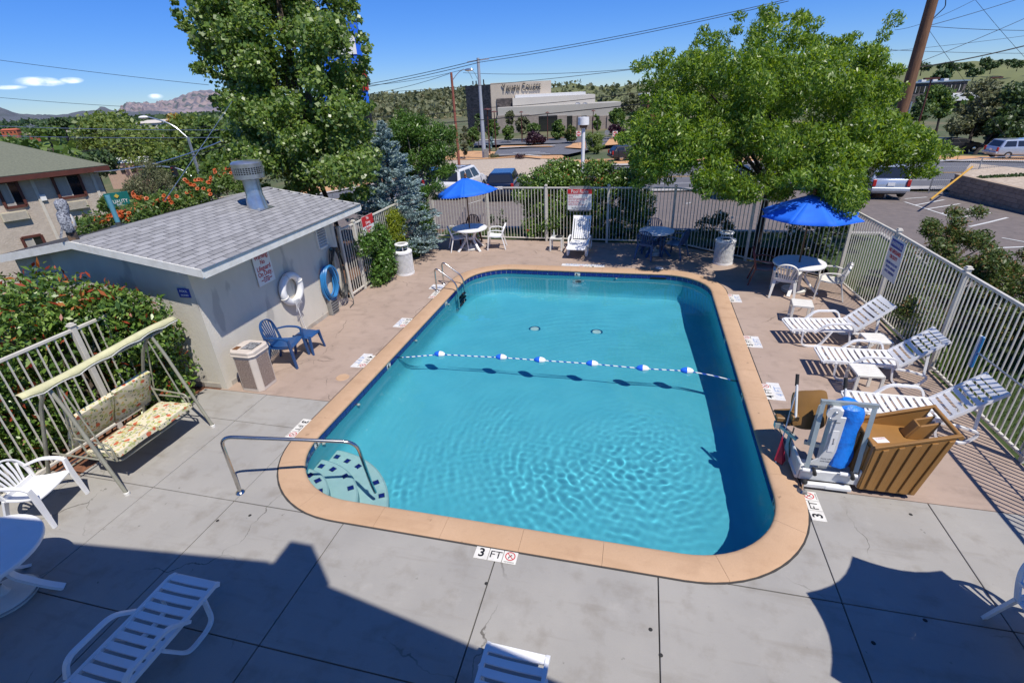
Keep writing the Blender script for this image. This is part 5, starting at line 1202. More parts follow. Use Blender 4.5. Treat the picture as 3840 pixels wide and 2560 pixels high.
# blue spruce
def spruce(label, base, h, r, n, mat='leaf_spruce', z0=.35, size=.10, name='blue_spruce', group=None):
    t = thing(name, label, 'tree', tuple(base), 0, group); rg2 = np.random.default_rng(int(h*100)); P_, D_ = [], []; tb = MB(); nb = int(26*h/3.5*1.6)
    for k in range(nb):
        f = (k+.5)/nb; z = z0+(h-z0)*f; R_ = r*(1-f)**.8*(.85+.3*rg2.random())
        for j in range(max(4, int(11*(1-f)+3))):
            a = rg2.random()*6.283; m = max(6, int(n/nb/9)); s_ = np.sqrt(rg2.random(m)); L = R_*(.7+.4*rg2.random()); dv = np.array([math.cos(a), math.sin(a), .10-.25*(1-f)])
            pts = np.outer(s_*L, dv)+np.array([0,0,z]); pts[:, 2] += .18*L*(s_**2)
            side = np.array([-math.sin(a), math.cos(a), 0]); pts += np.outer((rg2.random(m)-.5)*.34*L*(1.05-s_)*1.2, side)+rg2.normal(size=(m,3))*.025
            P_.append(pts); D_.append(np.tile(dv+np.array([0,0,.25]), (m, 1)))
    P_ = np.vstack(P_); D_ = unit(np.vstack(D_)+RNG.normal(size=(len(np.vstack(D_)), 3))*.55); s = unit(np.cross(D_, RNG.normal(size=D_.shape))); L = size*(.7+.6*RNG.random((len(P_), 1)))
    V = np.stack([P_-D_*L*.4, P_+s*L*.17, P_+D_*L*.6, P_-s*L*.17], 1).reshape(-1, 3)
    obj('crown', fast_mesh('crown', V, np.arange(len(V)).reshape(-1, 4), mat), t)
    tb.tube([(0,0,-.1),(0,0,h*.5),(0,0,h*.97)], [.035*h*.6,.02*h*.6,.006], 8); tb.build('trunk', 'bark', t); return t
q = P(874*K, 278*K, 14.4); spruce('silvery blue spruce between the cottonwood and the back left fence', (q[0], q[1], -.05), q[2]+.02, 1.6, 40000)
# feathery young locust beyond the corner
mes = [(905,182),(925,195),(918,240),(960,262),(985,250),(1020,268),(1060,300),(1052,350),(1062,385),(1035,410),(1000,420),(965,445),(930,430),(915,400),(885,360),(888,300),(900,260)]
bl = outline_blobs(mes, 18.5, 1.0, .36, 90, 8); q = P(958*K, 470*K, 18.5)
plant('young_locust_tree', 'airy dark green young locust tree beside the blue spruce', 'tree', (q[0], q[1], zg(q[0],q[1])), bl, 26000, .105, 'leaf_ivy', [(0,0)], 'bark_pale', aspect=.28, droop=.4, shell=.2, tr=.045)
# low branch of it that reaches over the fence
lowb = [(955,415),(1010,405),(1050,425),(1030,450),(985,470),(1000,520),(970,540),(955,480)]
bl = outline_blobs(lowb, 15.8, .4, .22, 26, 9); q = P(960*K, 545*K, 15.8)
plant('locust_sapling', 'small feathery sapling leaning over the back left fence corner', 'sapling', (q[0], q[1], -.05), bl, 3800, .085, 'leaf_ivy', [(0,0)], 'bark_pale', aspect=.28, droop=.3, shell=.2, tr=.018)
# ivy bush at the gate and creeper along the fence
bl = [(-2.35+random.uniform(-.22,.28), 7.25+1.55*random.random(), z, .30,.30,.28) for z in (.2,.45,.7,.95,1.15,1.3) for _ in range(5 if z < .9 else 3)]
plant('ivy_bush', 'dense green creeper bush beside the gate left of the pool', 'bush', (-2.4,8.0,0), bl, 9000, .085, 'leaf_ivy', bark='bark', aspect=.42, shell=.5, tr=.03)
bl = [(-2.45+random.uniform(-.15,.25), 9.3+2.9*random.random(), random.uniform(.1,.55), .24,.28,.22) for _ in range(26)]
plant('fence_creeper', 'low green creeper growing along the back left fence', 'bush', (-2.5,10.6,0), bl, 5200, .07, 'leaf_ivy', aspect=.45, limb=False)
bl = [(-2.45+random.uniform(-.2,.2), 9.25+random.uniform(-.25,.5), z, .25,.25,.3) for z in (.3,.6,.9,1.15,1.35,1.5) for _ in range(4)]
plant('golden_juniper', 'bright yellow green juniper behind the ivy bush', 'bush', (-2.45,9.3,-.05), bl, 7000, .075, 'leaf_yellowgreen', aspect=.25, droop=-1.2, shell=.4, tr=.03)
# hedge behind the back fence
hd = [(1163,432),(1180,405),(1225,385),(1285,352),(1350,362),(1420,370),(1478,398),(1515,430),(1505,490),(1480,545),(1330,550),(1195,548),(1200,490)]
bl = outline_blobs(hd, 17.5, .6, .36, 170, 12)
for b_ in list(bl): pass
plant('photinia_hedge', 'large glossy hedge behind the pool rules sign', 'hedge', (2.7,13.8,-.05), bl, 66000, .092, 'leaf_photinia', [(-1.2,0),(.2,.1),(1.3,0)], aspect=.45, shell=.4, extra=[('young_leaves','leaf_red',600,.10,.3)], tr=.03)
# hedge left of the pool
bl = []
rr = random.Random(4)
for _ in range(135):
    x = rr.uniform(-6.6,-3.75); y = rr.uniform(-1.6,1.75); top = 2.25 if y > .2 else (1.95 if y > -.7 else 1.6); bl.append((x, y, rr.uniform(.15, top-.15*abs(x+4.6)), .42,.42,.36))
for _ in range(46):
    x = rr.uniform(-3.9,-2.85); y = rr.uniform(1.25,1.85); bl.append((x, y, rr.uniform(.15, 1.95-.6*max(0,x+3.2)), .30,.28,.30))
plant('red_tip_hedge', 'tall red tipped hedge behind the left fence and swing', 'hedge', (-4.4,.7,-.02), bl, 52000, .088, 'leaf_photinia', [(-.8,0),(.3,.3),(1.2,.8)], aspect=.48, shell=.5, extra=[('young_leaves','leaf_red',1500,.12,.32)], tr=.035)
bl = [(-3.95+rr.uniform(-.35,.3), rr.uniform(-2.6,.3), rr.uniform(.1,.5), .26,.26,.22) for _ in range(34)]
plant('boxwood_row', 'low dark boxwood shrubs behind the fence at far left', 'shrub', (-4.0,-1.0,-.02), bl, 9000, .045, 'leaf_ivy', aspect=.6, limb=False)
t = thing('butterfly_bush', 'purple flower spike poking out of the hedge at far left', 'flower', (-4.1,-.6,.9)); b_ = np.stack([RNG.normal(size=260)*.028+np.linspace(-.32,.12,260), RNG.normal(size=260)*.028, np.linspace(.55,.30,260)+RNG.normal(size=260)*.02], 1); obj('flower_spike', leaf_mesh('flower_spike', b_, .035, 'petal_purple', .8), t)
b = MB(); b.tube([(-.3,0,.5),(.1,0,.3),(.2,.1,-.9)], .008, 6); b.build('stem', 'bark', t)
# trumpet vine behind the shed roof
bl = []
for px, py, d in ((200,520,10.2),(240,500,10.6),(290,490,11),(330,475,11.3),(370,465,11.6),(400,450,12),(440,435,12.3),(480,425,12.6),(520,415,13),(300,505,10.8),(410,470,11.8),(470,450,12.2),(500,400,14),(350,490,11.2),(450,410,13.5),(545,420,13)):
    for _ in range(3): q = P((px+rr.uniform(-22,22))*K, (py+rr.uniform(-6,18))*K, d+rr.uniform(-.3,.5)); bl.append((*q, .30,.30,.25))
tv = plant('trumpet_vine', 'trumpet vine with orange flowers spilling over the back of the shed', 'vine', (-6.6,6.5,-.1), bl, 9500, .085, 'leaf_mid', aspect=.4, shell=.4, tr=.03)
FL = []
fm_ = MB(); fm_.lathe([(.008,-.05),(.014,0),(.03,.025),(.05,.028)], n=6); FLM = fm_.mesh('flower', 'petal_orange', smooth=True)
for px, py, d in [(200+rr.uniform(0,110), 520-rr.uniform(0,22), 10.4) for _ in range(26)]+[(300+rr.uniform(0,110), 478-rr.uniform(0,30), 11.2) for _ in range(22)]+[(420+rr.uniform(0,70), 452-rr.uniform(0,45), 12) for _ in range(20)]+[(490+rr.uniform(0,50), 395+rr.uniform(-12,14), 13.4) for _ in range(10)]:
    py2 = py-(px-200)*.16 if px < 310 else py; q = P(px*K, py2*K, d); o = obj('flower', FLM, tv, (q[0]+6.6, q[1]-6.5, q[2]+.1)); o.rotation_euler = (R(rr.uniform(20,95)), R(rr.uniform(-30,30)), R(rr.uniform(-30,80)))
# plants outside the right fence
for lab, cx, cy_, n_, hh in (('reddish nandina shrub outside the fence behind the lifeguard sign',10.9,7.4,34,1.35),('loose nandina shrub outside the fence at the right edge',11.5,5.2,34,1.5),('tall loose nandina shrub outside the fence corner by the right umbrella',11.6,9.0,34,1.75),('wide nandina shrub at the right edge between the parking stripes and fence',12.0,6.6,36,1.6),('small nandina shrub by the fence next to the middle lounger',10.35,6.2,14,.9)):
    bl = [(cx+rr.uniform(-.75,.75), cy_+rr.uniform(-.9,.9), rr.uniform(.35,hh), .22,.22,.16) for _ in range(n_)]
    plant('nandina_shrub', lab, 'shrub', (cx,cy_,-.05), bl, 420*n_, .062, 'leaf_nandina', [(-.2,0),(.2,.1),(0,-.25)], aspect=.4, shell=.2, tr=.012, group='nandina shrubs outside the right fence')
bl = [(9.35+rr.uniform(-.75,.75), 10.75+rr.uniform(-.3,.3), rr.uniform(.25,1.15), .24,.22,.2) for _ in range(24)]
plant('rose_bush', 'dark green rose bush with white blooms behind the right umbrella table', 'rose bush', (9.35,10.75,-.05), bl, 3800, .075, 'leaf_dark', [(-.2,0),(.15,.05)], aspect=.7, shell=.3, extra=[('bloom','petal_white',60,.085,.9)], tr=.012)
bl = [(6.95+rr.uniform(-.45,.45), 12.55+rr.uniform(-.2,.2), rr.uniform(.3,.9), .2,.2,.16) for _ in range(12)]
plant('rose_bush', 'small rose bush behind the far right lattice trash can', 'rose bush', (6.95,12.55,-.05), bl, 1700, .07, 'leaf_dark', [(0,0)], aspect=.7, shell=.3, extra=[('bloom','petal_white',18,.08,.9)], tr=.010)
bl = [(-.2+rr.uniform(-.3,.3), 12.95+rr.uniform(-.1,.1), rr.uniform(.3,1.1), .12,.12,.12) for _ in range(9)]
plant('rose_bush', 'spindly rose stems behind the fence near the left umbrella', 'rose bush', (-.2,12.95,-.05), bl, 420, .06, 'leaf_dark', [(0,0)], aspect=.7, shell=.2, tr=.008)
t = thing('iris_clump', 'clump of blade leaves outside the fence behind the middle lounger', 'plant', (10.15,4.9,-.04)); n_ = 130; a = RNG.random(n_)*6.283; rd = RNG.random(n_)*.3; base = np.stack([rd*np.cos(a), rd*np.sin(a)*1.6, np.zeros(n_)], 1); tip = base*1.9+np.stack([RNG.normal(size=n_)*.12, RNG.normal(size=n_)*.12, .35+.25*RNG.random(n_)], 1); sd_ = unit(np.cross(tip-base, RNG.normal(size=(n_,3))))*.014
obj('blade_leaves', fast_mesh('blade_leaves', np.stack([base-sd_, base+sd_, (base+tip)/2+sd_+np.array([0,0,.06]), tip], 1).reshape(-1,3), np.arange(n_*4).reshape(-1,4), 'leaf_mid'), t)
# ------------------------------------------------------------------ the motel across the yard
pm('motel_stucco', (.50,.43,.36), .95, (.42,.36,.30), ns=3, bump=.9, bs=14)
pm('trim_brown', (.10,.028,.018), .6, (.075,.02,.014), ns=4)
pm('roof_green', (.165,.175,.125), .95, (.105,.115,.085), ns=10, lo=.3, hi=.7, bump=.4, bs=40, stretch=(1,1,5))
pm('curtain', (.42,.40,.36), .9, (.30,.28,.25), ns=5, stretch=(14,14,.2))
pm('ac_cream', (.56,.50,.36), .6); pm('trim_cream', (.60,.55,.47), .8)
m, n, bb = _new('window_glass'); bb.inputs['Base Color'].default_value = (.015,.017,.02,1); bb.inputs['Roughness'].default_value = .06; bb.inputs['Specular IOR Level'].default_value = .8
Cn = P(1060/2.614, 400+590/2.614, 27.5); Lf = P(0, 400+715/2.614, 24.5); Lf[2] = Cn[2]
ed_ = Vector((Lf-Cn)); ed_.z = 0; ed_.normalize(); bk_ = Vector((ed_.y, -ed_.x, 0))
if bk_.y < 0: bk_ = -bk_
mo = thing('motel_building', 'beige stucco motel with green shingle roof at the left edge', 'building', (Cn[0], Cn[1], zg(Cn[0], Cn[1])-.5)); z0_ = mo.location.z
def mp(u, v_, z): q = ed_*u+bk_*v_; return (q.x, q.y, z-z0_)
E0 = float(Cn[2]); LE = 16.0
b = MB(); b.plate([mp(.45,.6,z0_-1),mp(LE,.6,z0_-1),mp(LE,.6,E0),mp(.45,.6,E0)], .05); b.build('wall', 'motel_stucco', mo)
b = MB(); b.plate([mp(.45,.6,z0_-1),mp(.45,9,z0_-1),mp(.45,9,E0),mp(.45,.6,E0)], .05); b.build('wall', 'motel_stucco', mo)
pt_ = .42
b = MB(); b.plate([mp(0,0,E0+.05),mp(LE,0,E0+.05),mp(LE,6.5,E0+.05+6.5*pt_),mp(6.5,6.5,E0+.05+6.5*pt_)], .12); b.build('roof', 'roof_green', mo)
b = MB(); b.plate([mp(0,0,E0+.06),mp(6.5,6.5,E0+.06+6.5*pt_),mp(0,13,E0+.06)], .12); b.build('roof', 'roof_green', mo)
b = MB(); b.bar(mp(-.03,-.02,E0-.06),mp(LE,-.02,E0-.06),.04,.24); b.bar(mp(-.02,0,E0-.06),mp(-.02,9,E0-.06),.04,.24); b.build('fascia', 'trim_brown', mo)
b = MB(); b.plate([mp(0,.05,E0-.16),mp(LE,.05,E0-.16),mp(LE,.6,E0-.16),mp(0,.6,E0-.16)], .02); b.build('soffit', 'trim_brown', mo)
def facade(px, py):
    """wall-plane coordinates (u, z) of a spot surveyed in the photo"""
    v = _f+(px-1920.0)/FPX*_r-(py-1280.0)/FPX*_u; o_ = Vector(Cn)+bk_*.6; nn = bk_; t_ = (o_-Vector(CAM)).dot(nn)/Vector(v).dot(nn); q = Vector(CAM)+Vector(v)*t_
    return (q-o_).dot(ed_), q.z
for (xa, ya), (xb, yb) in (((505,705),(845,865)), ((-60,745),(262,965))):
    u1, z1 = facade(xa/2.614, 400+ya/2.614); u0, z2 = facade(xb/2.614, 400+yb/2.614); 
    w0, w1 = min(u0,u1), max(u0,u1); zt, zb = E0-.22, z2
    for zz, hgt_, ttl in ((zt, zt-zb, 0), (zt-2.75, zt-zb, 1)):
        f = MB()
        for q0, q1 in (((w0,zz),(w1,zz)),((w0,zz-hgt_),(w1,zz-hgt_)),((w0,zz),(w0,zz-hgt_)),((w1,zz),(w1,zz-hgt_))): f.bar(mp(q0[0],.55,q0[1]), mp(q1[0],.55,q1[1]), .12, .14, tuple(bk_))
        fo = f.build('window', 'trim_brown', mo)
        f = MB(); f.plate([mp(w0,.56,zz-hgt_),mp(w1,.56,zz-hgt_),mp(w1,.56,zz),mp(w0,.56,zz)], .01); f.build('pane', 'window_glass', fo)
        f = MB(); mid = (w0+w1)/2; f.plate([mp(mid,.552,zz-hgt_+.06),mp(w1-.08,.552,zz-hgt_+.06),mp(w1-.08,.552,zz-.06),mp(mid,.552,zz-.06)], .004); f.build('curtain', 'curtain', fo)
        f = MB(); f.bar(mp(mid,.545,zz),mp(mid,.545,zz-hgt_),.05,.05); f.build('mullion', 'trim_cream', fo)
        if ttl == 0:
            a0 = w0+.12; f = MB(); zc = zb-.42; f.plate([mp(a0,.47,zc-.22),mp(a0+1.05,.47,zc-.22),mp(a0+1.05,.47,zc+.22),mp(a0,.47,zc+.22)], .18); ac = f.build('air_conditioner', 'ac_cream', mo)
            for k in range(8): f = MB(); f.bar(mp(a0+.05,.375,zc-.18+.05*k),mp(a0+1.0,.375,zc-.18+.05*k),.02,.018); f.build('grille_slat', 'trim_cream', ac)
for u in (.75, 3.3, 6.2): b = MB(); b.bar(mp(u,.56,z0_),mp(u,.56,E0-.2),.14,.06,tuple(bk_)); b.build('pilaster', 'trim_cream', mo)
u, z = facade(420/2.614, 400+890/2.614); b = MB(); b.plate([mp(u-.12,.52,z-.15),mp(u+.12,.52,z-.15),mp(u+.12,.52,z+.15),mp(u-.12,.52,z+.15)], .1); b.build('wall_lamp', 'sign_white', mo)

# roadside sign board
pm('sign_green', (.005,.14,.12), .5); pm('sign_gold', (.55,.42,.06), .5)
def board(name, label, px, py, d, w_, h_, mat, lines, post=True, facing=None):
    q = Vector(P(px, py, d)); g_ = zg(q.x, q.y); t = thing(name, label, 'sign', (q.x, q.y, g_), math.atan2(q.y-CAM[1], q.x-CAM[0])-math.pi/2); zc = q.z-g_
    m = MB(); m.box((0,0,zc), (w_,.06,h_)); m.build('panel', mat, t)
    for s_, sz, dz, mt, sx in lines: textat(s_, sz, mt, t, (0,-.04,zc+dz), (1,0,0), (0,0,1), ext=.004, sx=sx)
    if post: m = MB(); m.tube([(0,.05,-.2),(0,.05,zc)], .05 if h_ > 1 else .03, 10); m.build('post', 'galv', t)
    return t
x_ = P(810/1.8385, 1372/1.8385, 15)
t = board('motel_sign', 'teal roadside board reading QUALITY behind the shed roof', 812/1.8385, 1375/1.8385, 15, .60, .40, 'sign_green', [('QUALITY',.15,-.06,'sign_white',.75),('INN',.09,-.15,'sign_white',.8)])
b = MB(); b.box((.0,-.04,t.children[0].data.vertices[0].co.z*0+x_[2]-t.location.z+.09), (.09,.02,.09), M=Matrix.Rotation(R(45),3,'Y')); b.build('logo', 'sign_gold', t)

# ------------------------------------------------------------------ background trees
def bgt(name, label, poly, d, mat, n, leaf, group=None, r=None, nb=40, bark='bark', aspect=.6, cat='tree', seed=1, thick=None, shell=.4, base_px=None, tr=None, drop=0):
    xs = [q[0] for q in poly]; ys = [q[1] for q in poly]; wpx = (max(xs)-min(xs))*K/FPX*d; r = r or wpx*.17; thick = thick if thick is not None else wpx*.3
    bl = outline_blobs(poly, d, thick, r, nb, seed)
    bp = base_px or ((min(xs)+max(xs))/2, max(ys)); q = P(bp[0]*K, bp[1]*K, d); g_ = zg(q[0], q[1])
    return plant(name, label, cat, (q[0], q[1], min(g_, q[2]-.1)-drop), bl, n, leaf, mat, None, bark, group, aspect, 0.0, shell, tr=tr or max(.05, wpx*.03))
def oval(cx, cy_, rx, ry, n=14, seed=0):
    rr = random.Random(seed*7+1); return [(cx+rx*math.cos(6.283*i/n)*rr.uniform(.86,1.1), cy_+ry*math.sin(6.283*i/n)*rr.uniform(.86,1.1)) for i in range(n)]
GL = 'trees in the valley behind the shed'
bgt('willow_tree', 'broad rounded willow tree beyond the motel roof', [(165,300),(200,262),(250,248),(300,252),(345,290),(385,320),(400,360),(380,400),(330,410),(280,400),(230,370),(180,345)], 62, 'leaf_light', 11000, .42, GL, 2.0, 80, seed=2)
bgt('poplar_tree', 'green tree behind the guy wire near the street lamp', oval(430,310,45,60,seed=3), 55, 'leaf_light', 4500, .4, GL, 1.6, 40, seed=3)
bgt('poplar_tree', 'dark tree left of the cottonwood behind the street lamp', oval(478,325,48,62,seed=4), 48, 'leaf_mid', 5500, .34, GL, 1.4, 44, seed=4)
bgt('dry_tree', 'tree with a patch of yellow leaves on the left skyline', oval(405,278,22,20,seed=5), 80, 'leaf_gold', 700, .45, GL, 1.2, 14, seed=5)
bgt('dense_tree', 'dark green tree in front of the far houses at left', oval(405,385,55,40,seed=6), 42, 'leaf_mid', 5000, .3, GL, 1.3, 36, seed=6)
bgt('dense_tree', 'shaded tree beneath the willow beside the motel roof', oval(225,375,50,30,seed=7), 48, 'leaf_dark', 4200, .32, GL, 1.3, 30, seed=7)
bgt('dense_tree', 'tree beside the traffic signal left of the cottonwood', oval(500,395,36,45,seed=8), 34, 'leaf_mid', 3600, .24, GL, .9, 30, seed=8)
bgt('juniper_bush', 'spiky juniper bush just behind the shed and motel sign', [(270,470),(285,420),(300,385),(335,348),(352,365),(372,372),(395,400),(412,440),(405,480),(360,500),(300,500)], 19, 'leaf_olive', 9000, .10, None, .34, 70, aspect=.25, cat='bush', seed=9)
bgt('oleander_bush', 'leafy bush between the motel and the shed roof', oval(250,470,22,24,seed=10), 24, 'leaf_mid', 2600, .13, None, .5, 24, cat='bush', seed=10)
bgt('laurel_bush', 'dark leafy bush behind the orange flowers at the left', oval(205,512,26,14,seed=11), 13.5, 'leaf_photinia', 2600, .10, None, .34, 22, cat='bush', seed=11, aspect=.4)
bgt('dense_tree', 'round dark tree low on the left beneath the far hills', oval(150,285,55,14,seed=12), 150, 'leaf_dark', 1600, .9, GL, 2.6, 20, seed=12)
bgt('dense_tree', 'tree line left of the willow above the motel roof', oval(110,302,45,14,seed=13), 120, 'leaf_mid', 1500, .8, GL, 2.2, 18, seed=13)
bgt('shrub', 'red flowering shrub beside the street lamp foot', oval(512,395,16,14,seed=14), 30, 'leaf_red', 500, .18, None, .4, 10, cat='bush', seed=14)
# around the college car park
GC = 'trees around the college car park'
def c3(x, y): return ((1900+x/3.92)/K, (350+y/3.92)/K)
def ct(name, label, x0, y0_, x1, y1_, bx, by, mat, n, seed, leaf=.26, bark='bark_dark'):
    (a, b_), (c, d_) = c3(x0, y0_), c3(x1, y1_); g_, dd = GP(1900+bx/3.92, 350+by/3.92)
    o = bgt(name, label, oval((a+c)/2, (b_+d_)/2, (c-a)/2, (d_-b_)/2, 14, seed), dd, mat, n, leaf*1.35*dd/90, GC, None, 34, bark, seed=seed, base_px=c3(bx, by)); return o
ct('plum_tree', 'round dark purple plum tree at the front of the car park', 225,560,595,760,395,815,'leaf_purple',3000,21,.22)
ct('plum_tree', 'dark purple plum tree behind the right do not enter sign', 1475,450,1745,625,1560,720,'leaf_purple',1800,22,.26)
ct('ash_tree', 'bright green ash tree in front of the college glass entrance', 630,390,870,700,750,728,'leaf_mid',3000,23)
ct('ash_tree', 'green ash tree above the purple plum tree', 290,430,500,590,400,760,'leaf_mid',2200,24)
ct('ash_tree', 'slim young tree at the left of the car park island', -60,450,120,690,20,770,'leaf_mid',2200,25)
ct('maple_tree', 'brownish young maple left of the white pillar', 830,470,1060,720,1000,778,'leaf_nandina',2400,26)
ct('desert_willow', 'pale feathery shrub right of the white pillar', 1140,520,1460,890,1280,900,'leaf_light',3600,27,.18)
ct('ash_tree', 'tall green tree at the end of the college canopy', 1500,200,1750,500,1600,690,'leaf_mid',2600,28,.34)
ct('pine_tree', 'tall grey green pine behind the right end of the college', 1680,-10,2010,380,1850,620,'leaf_olive',3400,29,.34)
ct('ash_tree', 'yellow green tree beside the brick block at the college', 1820,190,2100,620,1980,700,'leaf_light',3000,30,.30)
ct('ash_tree', 'slender tree before the college brick wall left of its entrance', -20,250,110,470,60,700,'leaf_olive',1600,31,.34)
ct('ash_tree', 'grey green tree left of the college glass entrance', 120,330,350,620,230,740,'leaf_olive',2200,32,.30)
ct('desert_shrub', 'leafless purple shrub on the sandy bank', 105,870,300,1005,200,1010,'leaf_purple',700,33,.12)
ct('ash_tree', 'thin tree in front of the college piers', 1270,310,1390,560,1330,740,'leaf_mid',1200,34,.3)
def a3(x, y): return ((1400+x/2.138)/K, (y/2.138)/K)
def at3(name, label, x0, y0_, x1, y1_, bx, by, mat, n, seed, leaf=.26):
    (a, b_), (c, d_) = a3(x0, y0_), a3(x1, y1_); g_, dd = GP(1400+bx/2.138, by/2.138)
    return bgt(name, label, oval((a+c)/2, (b_+d_)/2, (c-a)/2, (d_-b_)/2, 14, seed), dd, mat, n, leaf*1.35*dd/90, GC, None, 34, 'bark_dark', seed=seed, base_px=a3(bx, by))
at3('ash_tree', 'green tree between the grey pole and the left lamp posts', 905,940,1010,1120,960,1180,'leaf_mid',2000,41)
at3('ash_tree', 'young tree left of the grey street pole', 735,1010,850,1180,800,1230,'leaf_mid',1900,42)
at3('poplar_tree', 'narrow tree in front of the dark college side wall', 800,900,890,1100,845,1190,'leaf_dark',1700,43)
at3('small_spruce', 'little blue spruce on the car park island', 910,1090,970,1200,940,1215,'leaf_spruce',900,44,.16)
at3('desert_shrub', 'grey shrub at the foot of the grey street pole', 920,1220,1020,1290,970,1290,'leaf_olive',900,45,.12)
at3('ash_tree', 'green tree right of the red street light pole', 690,1000,770,1260,730,1300,'leaf_olive',1500,46)
# right side
def a5(x, y): return ((2400+x/1.6333)/K, (y/1.6333)/K)
def at5(name, label, poly, d, mat, n, seed, leaf, base, group=None, bark='bark_dark'):
    return bgt(name, label, [a5(*q) for q in poly], d, mat, n, leaf, group, None, 40, bark, seed=seed, base_px=a5(*base))
at5('pine_tree', 'leaning dark pine beyond the road at the right', [(1880,800),(1900,700),(1960,600),(2000,520),(2080,470),(2160,470),(2210,560),(2200,700),(2160,780),(2060,850),(1960,870)], 52, 'leaf_olive', 6500, 51, .34, (1990,950))
at5('pine_tree', 'dense dark green conifer at the right edge', [(2110,880),(2090,780),(2180,700),(2200,560),(2280,480),(2352,470),(2400,600),(2400,860),(2250,910)], 50, 'leaf_dark', 6500, 52, .34, (2050,940))
at5('ash_tree', 'green tree in front of the hillside school building', oval(1830,620,110,110,14,5), 75, 'leaf_mid', 3200, 53, .42, (1830,760))
at5('pine_tree', 'pointed green pine beside the wooden utility pole', [(1720,540),(1760,640),(1790,740),(1640,740),(1680,640)], 70, 'leaf_dark', 2400, 54, .38, (1710,760))
at5('desert_shrub', 'golden green shrub at the foot of the leaning pine', oval(1960,880,40,40,10,6), 52, 'leaf_nandina', 900, 55, .25, (1960,925))
# ------------------------------------------------------------------ college across the road
pm('college_beige', (.52,.455,.37), .9, (.46,.40,.325), ns=.3, bump=.2, bs=3)
pm('college_stone', (.13,.11,.105), .95, (.05,.045,.045), ns=.9, lo=.4, hi=.6, bump=1.0, bs=2.5, stretch=(1,1,2.2))
pm('college_brick', (.33,.28,.24), .95, (.23,.195,.17), ns=1.2, bump=.6, bs=4, stretch=(1,1,3))
pm('college_grey', (.43,.41,.365), .8, (.38,.36,.32), ns=.12)
pm('college_pale', (.54,.51,.45), .8, (.48,.45,.40), ns=.1)
pm('roof_white', (.75,.75,.74), .6); pm('letter_dark', (.03,.03,.032), .5); pm('brick_red', (.26,.09,.06), .9, (.2,.07,.05), ns=2)
DC = 150.0
cg = thing('college_building', 'large beige and stone college building with lettered tower across the road', 'building', (*P(1400+943/2.138, 990/2.138, DC)[:2], -8.0))
C0 = Vector(P(1400+943/2.138, 990/2.138, DC)); fx = Vector((_r[0], _r[1], 0)).normalized(); fy = Vector((-fx.y, fx.x, 0))
def cu(x, y, d=DC):
    q = Vector(P(1400+x/2.138, y/2.138, d)); return (q-C0).dot(fx), q.z+8.0
def cp(u, v_, z): q = fx*u+fy*v_; return (q.x, q.y, z)
def blk(name, mat, x0, y0_, x1, y1_, v0, depth, parent=None):
    u0, zt = cu(x0, y0_); u1, zt2 = cu(x1, y0_); _, zb = cu(x0, y1_); m = MB(); zt = (zt+cu((x0+x1)/2, y0_)[1])/2
    m.v = [cp(u, v_, z) for z in (zb-4, zt) for u, v_ in ((u0,v0),(u1,v0),(u1,v0+depth),(u0,v0+depth))]
    m.f = [(0,3,2,1),(4,5,6,7),(0,1,5,4),(1,2,6,5),(2,3,7,6),(3,0,4,7)]; return m.build(name, mat, parent or cg)
blk('tower', 'college_beige', 943, 665, 1415, 1000, 0, 22)
u0, zt = cu(943, 668); u1, _ = cu(783, 680); zt = cu(1180, 665)[1]; m = MB(); m.plate([cp(u0-.05,-.05,-1),cp(u0-.05,-.05,zt-.1),cp(u1-2,9,zt-.1),cp(u1-2,9,-1)], .3); m.build('stone_wall', 'college_stone', cg)
blk('stone_panel', 'college_stone', 990, 790, 1118, 1000, -.4, 1)
blk('penthouse', 'college_pale', 1115, 778, 1745, 1000, -5, 14)
ua_, ub_, zp_ = cu(1120, 778)[0], cu(1740, 778)[0], (cu(1115,778)[1]+cu(1430,778)[1])/2; m = MB(); m.v = [cp(u, v_, z) for z in (zp_+.02, zp_+.75) for u, v_ in ((ua_+.6,-4.4),(ub_-2.5,-4.4),(ub_-2.5,8),(ua_+.6,8))]; m.f = [(0,3,2,1),(4,5,6,7),(0,1,5,4),(1,2,6,5),(2,3,7,6),(3,0,4,7)]; m.build('parapet', 'roof_white', cg)
blk('canopy_band', 'college_grey', 1005, 845, 1925, 1000, -11, 12)
for x0, x1, mt, nm in ((1000,1240,'college_brick','brick_wall'),(1448,1518,'college_brick','pier'),(1598,1626,'college_brick','pier'),(1712,1732,'college_brick','pier'),(1816,1834,'college_brick','pier'),(1240,1308,'college_brick','pier')): blk(nm, mt, x0, 912, x1, 1020, -11.6, 1)
for x0, x1 in ((1310,1446),(1520,1558),(1628,1665),(1735,1760)): blk('window', 'window_glass', x0, 915, x1, 1015, -11.3, .5)
for x0, x1 in ((1560,1597),(1667,1711),(1762,1815),(1836,1900)): blk('shaded_bay', 'college_brick', x0, 915, x1, 1015, -11.25, .3)
zc_ = (cu(1040,700)[1]+cu(1335,700)[1])/2; uu = (cu(1032,700)[0]+cu(1338,700)[0])/2
for ch_, sz, rest, x0, x1, x2 in (('Y', 2.5, 'AVAPAI', 1032, 1062, 1176), ('C', 2.5, 'OLLEGE', 1188, 1216, 1338)):
    for s_, z_, xa, xb, dz in ((ch_, 2.7, x0, x1, 0), (rest, 2.15, x1, x2, -.2)):
        ua, ub = cu(xa, 700)[0], cu(xb, 700)[0]; me_ = text(s_, z_, 'letter_dark'); w0_ = max(v.co.x for v in me_.vertices)-min(v.co.x for v in me_.vertices)
        textat(s_, z_, 'letter_dark', cg, cp((ua+ub)/2, -.35, zc_+dz), tuple(fx), (0,0,1), 'sign_letters', .12, sx=(ub-ua)*.94/w0_)
